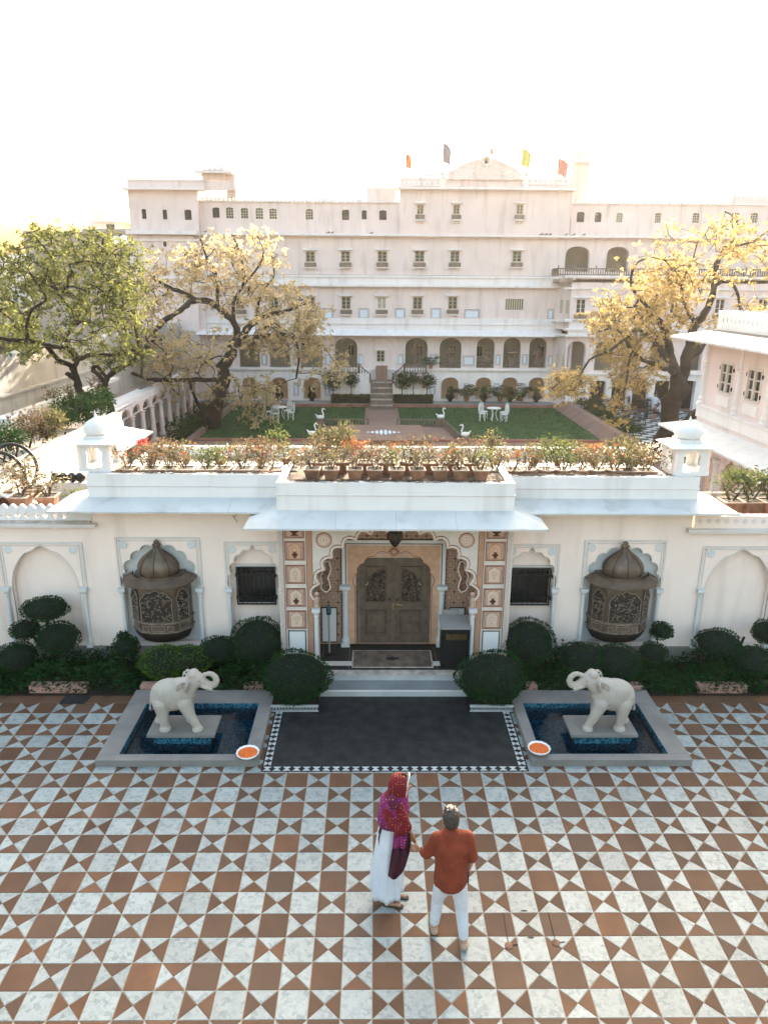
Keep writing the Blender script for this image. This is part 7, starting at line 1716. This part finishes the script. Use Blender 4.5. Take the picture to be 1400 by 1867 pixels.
# ================================================================== people
M_['hairm'] = mat('brown_grey_hair', (.020, .014, .010), .55, .3, 40., .5, 150, col2=(.055, .042, .032)); M_['hairw'] = mat('dark_hair', (.012, .008, .006), .45, .2, 30., .4, 120)
M_['rust'] = mat('rust_cotton', (.20, .036, .013), .9, .15, 9., .5, 22); M_['whitecloth'] = mat('white_cotton', (.58, .61, .66), .9, .05, 7., .6, 16)
M_['shoe'] = mat('beige_suede', (.38, .26, .18), .8, .1, 20.); M_['sandal'] = mat('brown_leather', (.06, .035, .02), .6, .1, 9.); M_['gold'] = mat('gold_bangle', (.6, .38, .10), .35, .1, 9., met=1.)
def dots(name, base, dot, sc, col3=None):
    m = mat(name, base, .85, .15, 9., .4, 30); t = m.node_tree; N, L = t.nodes, t.links; b = N['Principled BSDF']; g = N.new('ShaderNodeTexCoord')
    v = N.new('ShaderNodeTexVoronoi'); v.inputs['Scale'].default_value = sc; v.inputs['Randomness'].default_value = .25; L.new(g.outputs['Object'], v.inputs['Vector'])
    lt = N.new('ShaderNodeMath'); lt.operation = 'LESS_THAN'; lt.inputs[1].default_value = .22; L.new(v.outputs['Distance'], lt.inputs[0])
    mx = N.new('ShaderNodeMix'); mx.data_type = 'RGBA'; old = b.inputs['Base Color'].links[0].from_socket; L.new(old, mx.inputs[6]); mx.inputs[7].default_value = (*dot, 1); L.new(lt.outputs[0], mx.inputs[0]); L.new(mx.outputs[2], b.inputs['Base Color']); return m
M_['sred'] = dots('red_dotted_silk', (.16, .005, .012), (.40, .15, .04), 34); M_['smag'] = dots('magenta_dotted_silk', (.20, .012, .10), (.45, .16, .30), 30); M_['smar'] = dots('maroon_silk', (.045, .004, .014), (.09, .01, .03), 26); M_['sdark'] = dots('dark_plum_centre', (.09, .005, .035), (.55, .20, .10), 30)
def ringform(mb, rings, n=28, folds=0, ph=0.):
    v = []
    for cx, cy, z, rx, ry, fa in rings:
        for i in range(n):
            a = 2*PI*i/n; k = 1+fa*math.sin(folds*a+ph+z*1.5)+fa*.5*math.sin((folds*2+1)*a+z*3); v.append((cx+rx*k*math.cos(a), cy+ry*k*math.sin(a), z))
    f = [(j*n+i, j*n+(i+1) % n, (j+1)*n+(i+1) % n, (j+1)*n+i) for j in range(len(rings)-1) for i in range(n)]
    f += [tuple(range(n-1, -1, -1)), tuple((len(rings)-1)*n+i for i in range(n))]; return mb.add(v, f)
def V(p): return (float(p[0]), float(p[1]), float(p[2]))
def lerp(a, b, t): return tuple(a[i]+(b[i]-a[i])*t for i in range(3))
def hand(b, wrist, d, side, curl=.5, s=1.):
    "palm, four unequal fingers and a thumb, each bent; side points from the thumb side outwards"
    wrist = Vector(wrist); d = Vector(d).normalized(); side = Vector(side); side = (side-d*side.dot(d)).normalized(); nrm = d.cross(side)
    pc = wrist+d*.085*s
    for k in range(4):
        o = side*(k-1.5)*.020*s; b.capsule(wrist+o*.45, pc+o, .014*s, .0115*s, 8)
        L = (.030, .034, .032, .025)[k]*s; p = pc+o; dd = d.copy()
        for j in range(3): q = p+dd*L*(1-.12*j); b.capsule(p, q, (.0095-.001*j)*s, (.0085-.001*j)*s, 7); p = q; dd = (dd*math.cos(curl*.7)+nrm*math.sin(curl*.7)).normalized()
    t0 = wrist+d*.025*s-side*.024*s; t1 = t0+(d*.6-side*.6+nrm*.3)*.045*s; t2 = t1+(d*.9-side*.1+nrm*.35)*.034*s; b.capsule(t0, t1, .013*s, .0105*s, 8); b.capsule(t1, t2, .0105*s, .0085*s, 8)
# ---- man
my = -2.93
man = thing('person', 'man seen from behind in a rust shirt, white trousers and beige loafers, holding hands', 'person', V(atZ(820, 1712)))
def J(x, y, dy=0.): return Vector(V(atY(x, y, my+dy)))
hd = J(822, 1492, .02); neck = J(822, 1513, .0); chest = J(824, 1545, .0); sL, sR = J(796, 1528), J(853, 1526); waist = J(822, 1580, .0); hip = J(821, 1605, .0); hL, hR = J(807, 1607), J(836, 1606)
fL, fR = Vector(V(atZ(791, 1688, .06))), Vector(V(atZ(845, 1716, .06))); fL.z = .075; fR.z = .075; kL = (hL+fL)/2+Vector((-.0, .06, .01)); kR = (hR+fR)/2+Vector((.01, .05, .01))
eL = J(778, 1556, .06); wL = J(768, 1552, .18); eR = J(861, 1561, -.02); wR = J(856, 1580, .05)
b = MB()
b.ell((hd.x, hd.y, hd.z), (.077, .097, .112), 20, 14); b.ell((hd.x-.004, hd.y+.045, hd.z-.045), (.056, .060, .062), 14, 10); b.capsule(hd+Vector((0, -.01, -.06)), neck+Vector((0, 0, -.03)), .056, .062, 14)
b.capsule(hd+Vector((-.0, .095, .01)), hd+Vector((-.002, .118, -.03)), .010, .016, 8)
for s in (-1, 1): b.ell((hd.x+s*.080, hd.y-.004, hd.z-.012), (.012, .022, .032), 10, 8)
b.capsule(neck, hip, .060, .10, 14); b.capsule(sL, sR, .050, .050, 12)
for a, c, d_, r in ((sL, eL, wL, .046), (sR, eR, wR, .046)): b.capsule(a, c, r, r*.8, 12); b.capsule(c, d_, r*.8, r*.56, 12)
hL_ = J(764, 1549, .22); hand(b, wL, hL_-wL, (0, 0, -1), .9, .95); hand(b, wR, J(853, 1590, .06)-wR, (0, -1, 0), .8, .95)
for a, c, d_ in ((hL, kL, fL), (hR, kR, fR)): b.capsule(a, c, .075, .052, 12); b.capsule(c, d_, .052, .036, 12)
for f_ in (fL, fR): b.capsule(f_+Vector((0, -.03, -.01)), f_+Vector((0, .10, -.04)), .034, .026, 10)
fused('body', b, 'skin', man, .0065, 3)
for s in (-1, 1):
    MB().ell((hd.x+s*.030, hd.y+.098, hd.z+.005), (.014, .007, .009), 10, 6).build('eye', 'whitemetal', man, smooth=True); MB().box(hd.x+s*.03-.018, hd.x+s*.03+.018, hd.y+.097, hd.y+.104, hd.z+.022, hd.z+.028).build('eyebrow', 'hairm', man)
MB().ell((hd.x, hd.y+.10, hd.z-.062), (.024, .008, .007), 10, 6).build('mouth', 'petals', man, smooth=True)
b = MB(); b.ell((hd.x, hd.y-.012, hd.z+.026), (.086, .100, .105), 20, 14); b.ell((hd.x, hd.y-.045, hd.z-.01), (.080, .070, .085), 16, 12); rr = random.Random(3)
for k in range(70):
    a = rr.uniform(0, 2*PI); e = rr.uniform(.1, 1.4); p = Vector((hd.x+.086*math.cos(a)*math.cos(e), hd.y-.014+.1*math.sin(a)*math.cos(e), hd.z+.028+.105*math.sin(e)))
    if p.y > hd.y+.06 and p.z < hd.z+.06: continue
    b.capsule(p, p+Vector((rr.uniform(-.02, .02), .028, rr.uniform(-.006, .012))), .009, .005, 6)
fused('hair', b, 'hairm', man, .006, 1)
b = MB(); b.capsule(neck+Vector((0, -.012, -.035)), chest, .092, .135, 16); b.capsule(Vector(lerp(sL, sR, .25))+Vector((0, 0, .0)), Vector(lerp(sL, sR, .75)), .082, .082, 14); b.capsule(sL+Vector((.01, 0, -.0)), sR+Vector((-.01, 0, 0)), .068, .068, 14); b.capsule(chest+Vector((-.05, 0, .03)), chest+Vector((.05, 0, .03)), .13, .13, 16)
b.ell((chest.x, chest.y, (chest.z+waist.z)/2), (.178, .128, .26), 22, 14)
ringform(b, [(hip.x, hip.y, hip.z-.035, .172, .135, .02), (hip.x, hip.y, hip.z+.04, .176, .138, .02), (waist.x, waist.y, waist.z, .168, .125, .015), (chest.x, chest.y, chest.z, .175, .125, .0)], 28, 4)
b.ell((hip.x, hip.y-.05, hip.z-.04), (.13, .08, .06), 16, 10)
for a, c, d_ in ((sL, eL, lerp(eL, wL, .45)), (sR, eR, lerp(eR, wR, .18))): b.capsule(a, c, .068, .060, 14); b.capsule(c, d_, .060, .052, 14)
for k in range(9): z = waist.z+.04*k-.1; xx = rr.uniform(-.12, .12); b.capsule((waist.x+xx, waist.y-.115, z), (waist.x+xx+rr.uniform(-.08, .08), waist.y-.118, z+.07), .012, .010, 6)
for s_, e_ in ((sL, eL), (sR, eR)):
    for t in (.35, .6, .85): q = Vector(lerp(s_, e_, t)); b.capsule(q+Vector((-.05, -.04, .01)), q+Vector((.04, -.045, -.02)), .012, .01, 6)
fused('shirt', b, 'rust', man, .009, 3); MB().tube([(neck.x+.062*math.cos(a), neck.y+.06*math.sin(a), neck.z-.035) for a in [2*PI*k/20 for k in range(21)]], .012, 6).build('collar', 'rust', man, smooth=True)
b = MB(); b.ell((hip.x, hip.y, hip.z-.03), (.150, .120, .12), 20, 12)
for h_, k_, f_ in ((hL, kL, fL), (hR, kR, fR)):
    u = f_+(k_-f_)*.14; b.capsule(h_+Vector((0, 0, -.03)), k_, .092, .070, 16); b.capsule(k_, u, .070, .053, 16)
    for t in (.15, .35, .55): q = k_+(u-k_)*t; b.capsule(q+Vector((-.035, -.045, rr.uniform(-.02, .02))), q+Vector((.035, -.045, rr.uniform(-.02, .02))), .014, .012, 6)
fused('trousers', b, 'whitecloth', man, .009, 2)
for f_, tilt in ((fL, .45), (fR, .1)):
    b = MB(); hx = Vector((f_.x, f_.y-.055, .045)); tx = Vector((f_.x-.01*(1 if f_ is fL else -1), f_.y+.155, .032)); b.capsule(hx, lerp(hx, tx, .5), .041, .043, 12); b.capsule(lerp(hx, tx, .5), tx, .045, .036, 12); o = fused('shoe', b, 'shoe', man, .007, 2)
MB().tube([tuple(Vector(wL)+Vector((.0, .034*math.cos(a), .034*math.sin(a)))) for a in [2*PI*k/16 for k in range(17)]], .011, 6).build('wristwatch', 'iron', man, smooth=True)
ph_ = J(852.5, 1597, .05); tag(MB().box(-.008, .008, -.038, .038, -.075, .075).build('phone', 'iron', loc=tuple(ph_)), 'dark mobile phone in the right hand of the man', 'phone')
# ---- woman
wy = -2.358
wom = thing('person', 'woman in a long white dress and a red and magenta dotted shawl over her head', 'person', (.208, wy, 0))
def K(x, y, dy=0.): return Vector(V(atY(x, y, wy+dy)))
wh = K(731, 1431, .0); wn = K(724, 1450); wsh = K(718, 1462); ww = K(714, 1505); whp = K(711, 1530); foot = Vector(V(atZ(712, 1644, .05))); foot2 = Vector(V(atZ(722, 1628, .05)))
b = MB(); b.ell(tuple(wh), (.092, .075, .108), 20, 14); b.ell((wh.x+.035, wh.y, wh.z-.045), (.058, .052, .058), 14, 10); b.capsule((wh.x+.088, wh.y, wh.z+.012), (wh.x+.110, wh.y, wh.z-.022), .009, .015, 8); b.capsule((wh.x+.078, wh.y, wh.z-.052), (wh.x+.088, wh.y, wh.z-.050), .014, .014, 8)
b.capsule(wh+Vector((-.01, 0, -.07)), wn, .046, .05, 12); b.capsule(wn, ww, .085, .10, 14); b.capsule(ww, whp, .09, .09, 14)
es, ee, ew = K(727, 1472, -.13), K(741, 1507, -.2), K(757, 1535, -.12); b.capsule(es, ee, .040, .034, 12); b.capsule(ee, ew, .034, .023, 12); hand(b, ew, Vector(hL_)-Vector(ew), (0, 0, 1), .7, .85)
es2, ee2, ew2 = K(712, 1470, .14), K(722, 1500, .17), K(737, 1480, .10); b.capsule(es2, ee2, .040, .034, 12); b.capsule(ee2, ew2, .034, .023, 12); hand(b, ew2, (.4, -.1, .9), (0, 1, 0), .8, .85)
for h_, f_ in ((whp+Vector((-.05, -.05, 0)), foot), (whp+Vector((.05, .05, 0)), foot2)): k_ = (h_+f_)/2+Vector((.04, 0, 0)); b.capsule(h_+Vector((.02, 0, -.05)), k_, .060, .045, 12); b.capsule(k_, f_+Vector((-.02, 0, .03)), .048, .030, 12); b.capsule(f_+Vector((-.05, 0, -.012)), f_+Vector((.10, -.03, -.025)), .028, .022, 10)
fused('body', b, 'skin', wom, .0065, 3)
for s in (-1, 1): MB().ell((wh.x+.080, wh.y+s*.030, wh.z+.008), (.008, .013, .009), 10, 6).build('eye', 'whitemetal', wom, smooth=True); MB().ell((wh.x+.087, wh.y+s*.030, wh.z+.008), (.004, .006, .006), 8, 6).build('pupil', 'iron', wom, smooth=True); MB().box(wh.x+.083, wh.x+.090, wh.y+s*.03-.018, wh.y+s*.03+.018, wh.z+.024, wh.z+.029).build('eyebrow', 'hairw', wom)
MB().ell((wh.x+.093, wh.y, wh.z-.053), (.009, .020, .008), 10, 6).build('mouth', 'flR', wom, smooth=True)
b = MB(); b.ell((wh.x-.016, wh.y, wh.z+.028), (.098, .084, .098), 18, 12); fused('hair', b, 'hairw', wom, .007, 1)
b = MB()
ringform(b, [(ww.x-.045, wy, .14, .172, .165, .12), (ww.x-.05, wy, .20, .180, .165, .11), (ww.x-.045, wy, .45, .175, .155, .08), (ww.x-.02, wy, .75, .165, .150, .045), (ww.x-.0, wy, 1.0, .155, .140, .02), (ww.x, wy, 1.12, .125, .115, .01), (wsh.x, wy, 1.36, .15, .15, 0)], 60, 7)
b.build('dress', 'whitecloth', wom, smooth=True)
# shawl over the head, wrapped round the shoulders
n = 26; v = []
def hood(parts, m, name, thick=.012):
    v = []; k = 0
    for side in (0, 1):
        for cx, cy, z, rx, ry, a0 in parts:
            for i in range(n+1):
                a = a0+(2*PI-2*a0)*i/n; e = side*thick; w_ = 1+.02*math.sin(a*6+z*20); v.append((cx+(rx-e)*w_*math.cos(a), cy+(ry-e)*w_*math.sin(a), z))
    m_ = len(parts); f = []
    for j in range(m_-1):
        for i in range(n): a = j*(n+1)+i; f.append((a, a+1, a+n+2, a+n+1)); c = a+m_*(n+1); f.append((c+n+1, c+n+2, c+1, c))
        for i in (0, n): a = j*(n+1)+i; c = a+m_*(n+1); f.append((a, a+n+1, c+n+1, c) if i == 0 else (c, c+n+1, a+n+1, a))
    for i in range(n): f.append((i, m_*(n+1)+i, m_*(n+1)+i+1, i+1)); a = (m_-1)*(n+1)+i; f.append((a+1, m_*(n+1)+a+1, m_*(n+1)+a, a))
    return MB().add(v, f).build(name, m, wom, smooth=True)
hz = wh.z
hood([(wh.x-.02, wy, hz+.138, .008, .008, .35), (wh.x-.02, wy, hz+.13, .055, .05, .42), (wh.x-.018, wy, hz+.095, .098, .086, .55), (wh.x-.018, wy, hz+.04, .118, .104, .72), (wh.x-.02, wy, hz-.02, .122, .108, .80), (wh.x-.028, wy, hz-.08, .118, .108, .78), (wn.x-.01, wy, hz-.13, .125, .125, .5)], 'sred', 'shawl_hood')
MB().tube([(wh.x-.018+.112*math.cos(a), wy+s_*.104*math.sin(a), z) for a, z, s_ in [(.9, hz-.09, 1), (.80, hz-.02, 1), (.72, hz+.04, 1), (.62, hz+.095, 1), (.3, hz+.13, 1), (.3, hz+.13, -1), (.62, hz+.095, -1), (.72, hz+.04, -1), (.80, hz-.02, -1), (.9, hz-.09, -1)]], .009, 6).build('shawl_edge', 'cream', wom, smooth=True)
b = MB(); ringform(b, [(ww.x-.005, wy-.01, 1.13, .150, .160, .04), (ww.x, wy-.01, 1.22, .165, .18, .04), (wsh.x+.00, wy, 1.32, .170, .19, .03), (wsh.x+.0, wy, 1.41, .155, .175, .02), (wn.x, wy, 1.48, .125, .135, .0), (wn.x, wy, 1.535, .10, .105, 0)], 36, 5)
b.build('shawl_shoulders', 'smag', wom, smooth=True)
b = MB(); b.capsule(K(708, 1480, -.12), K(717, 1497, -.15), .072, .072, 12); b.capsule(K(716, 1497, -.15), K(737, 1502, -.19), .082, .060, 12); b.capsule(K(737, 1502, -.19), K(743, 1508, -.2), .060, .050, 12); b.capsule(es, ee, .062, .055, 12); fused('shawl_wrap', b, 'sred', wom, .010, 3)
def drape(pts, m, name, Y0, amp=.018, th=.014):
    "hanging cloth given by left and right photo edges down its length"
    v = []; n_ = 12
    for side in (0, 1):
        for j, ((xl, yl), (xr, yr), dy) in enumerate(pts):
            for i in range(n_+1): u = i/n_; p = K(xl+(xr-xl)*u, yl+(yr-yl)*u, Y0+dy+amp*math.sin(u*11+j*.6)-.03*math.sin(PI*u)+side*th); v.append(tuple(p))
    m_ = len(pts); w_ = n_+1; f = []
    for j in range(m_-1):
        for i in range(n_): a = j*w_+i; c = a+m_*w_; f += [(a, a+w_, a+w_+1, a+1), (c+1, c+w_+1, c+w_, c)]
        a = j*w_; c = a+m_*w_; f.append((a, c, c+w_, a+w_)); a += n_; c += n_; f.append((a+w_, c+w_, c, a))
    for i in range(n_): c = m_*w_; f.append((i+1, i+1+c, i+c, i)); a = (m_-1)*w_+i; f.append((a, a+c, a+c+1, a+1))
    return MB().add(v, f).build(name, m, wom, smooth=True)
drape([((705, 1453), (719, 1450), .035), ((706, 1460), (722, 1457), .0), ((708, 1468), (725, 1465), -.022), ((710, 1477), (728, 1474), -.035)], 'sdark', 'shawl_centre', -.175, .006)
drape([((719, 1500), (741, 1497), 0), ((719, 1512), (744, 1512), -.01), ((717, 1525), (743, 1522), -.015)], 'sred', 'shawl_fall', -.225)
drape([((717, 1525), (743, 1522), 0), ((716, 1535), (741, 1534), -.005), ((715, 1547), (738, 1548), -.01)], 'smag', 'shawl_band', -.24)
drape([((715, 1547), (738, 1548), 0), ((712, 1565), (745, 1560), -.0), ((709, 1585), (740, 1578), .005), ((707, 1597), (735, 1590), .01), ((716, 1604), (722, 1603), .01)], 'smar', 'shawl_tail', -.25)
drape([((738, 1514), (748, 1520), 0), ((738, 1535), (749, 1540), .0), ((738, 1555), (745, 1562), .0)], 'smar', 'shawl_tail', -.22)
drape([((696, 1494), (703, 1494), 0), ((690, 1515), (699, 1515), 0), ((688, 1530), (695, 1530), 0), ((689, 1542), (693, 1542), 0)], 'smar', 'shawl_back_end', -.05)
for t in (.0, .1, .2): q = Vector(lerp(ee, ew, .55+t)); MB().tube([tuple(q+Vector((.012*math.cos(a), .03*math.cos(a), .03*math.sin(a)))) for a in [2*PI*k/14 for k in range(15)]], .005, 5).build('bangle', 'gold', wom, smooth=True)
for f_ in (foot, foot2):
    b = MB(); b.capsule((f_.x-.06, f_.y, .014), (f_.x+.115, f_.y-.035, .014), .036, .034, 10); b.v = [(x, y, min(z, .028)) for x, y, z in b.v]; b.build('sandal', 'sandal', wom)
    MB().tube([(f_.x+.04, f_.y-.045, .02), (f_.x+.045, f_.y-.01, .062), (f_.x+.05, f_.y+.03, .02)], .008, 6).build('sandal_strap', 'sandal', wom)
# ---- guests at the café
def sitter(x, y, label, rz, m):
    p = atZ(x, y); t = thing('person', label, 'person', (float(p[0]), float(p[1]), .02), rz, 'guests seated at the cafe tables'); b = MB()
    b.ell((0, 0, 1.16), (.085, .10, .12), 12, 8); b.capsule((0, 0, 1.06), (0, 0, .98), .05, .05, 8)
    for s in (-1, 1): b.capsule((s*.17, 0, .90), (s*.20, .18, .70), .045, .04, 8); b.capsule((s*.20, .18, .70), (s*.08, .38, .76), .038, .03, 8); b.capsule((s*.08, .38, .76), (s*.07, .45, .76), .03, .02, 8); b.capsule((s*.09, .40, .42), (s*.09, .42, .06), .05, .04, 8); b.capsule((s*.09, .42, .04), (s*.09, .52, .03), .035, .03, 8)
    b.capsule((0, 0, .9), (0, 0, .5), .12, .13, 10); fused('body', b, 'skin', t, .022, 2, world=False)
    b = MB(); b.capsule((0, .01, .88), (0, .01, .52), .145, .155, 12); b.capsule((-.17, 0, .89), (.17, 0, .89), .065, .065, 10)
    for s in (-1, 1): b.capsule((s*.17, 0, .90), (s*.20, .18, .70), .062, .052, 8)
    fused('shirt', b, m, t, .024, 2, world=False); b = MB(); b.capsule((-.08, 0, .46), (-.09, .40, .46), .09, .07, 10); b.capsule((.08, 0, .46), (.09, .40, .46), .09, .07, 10); fused('trousers', b, 'darkwood', t, .024, 2, world=False)
    MB().ell((0, -.02, 1.20), (.09, .10, .10), 12, 8).build('hair', 'hairw', t, world=False, smooth=True)
sitter(1190, 757, 'seated cafe guest in a white shirt, farther from the tree trunk', -.9, 'whitecloth'); sitter(1204, 770, 'seated cafe guest in a white shirt, nearer the tree trunk', .8, 'whitecloth')
# ================================================================== haze volume added for the glare veil
hz_m = bpy.data.materials.new('haze'); hz_m.use_nodes = True; N = hz_m.node_tree.nodes; N.remove(N['Principled BSDF']); pv = N.new('ShaderNodeVolumePrincipled')
pv.inputs['Color'].default_value = (1, .95, .90, 1); pv.inputs['Density'].default_value = HAZE; pv.inputs['Anisotropy'].default_value = .72
hz_m.node_tree.links.new(pv.outputs[0], N['Material Output'].inputs['Volume'])
me = bpy.data.meshes.new('haze'); b = MB().box(-75, 75, -14, 110, -1.1, 16.5); me.from_pydata(b.v, [], b.f); me.materials.append(hz_m)
hz_o = bpy.data.objects.new('haze', me); COL.objects.link(hz_o); hz_o['kind'] = 'stuff'; hz_o['label'] = 'thin added haze standing in for lens glare over courtyard and garden'
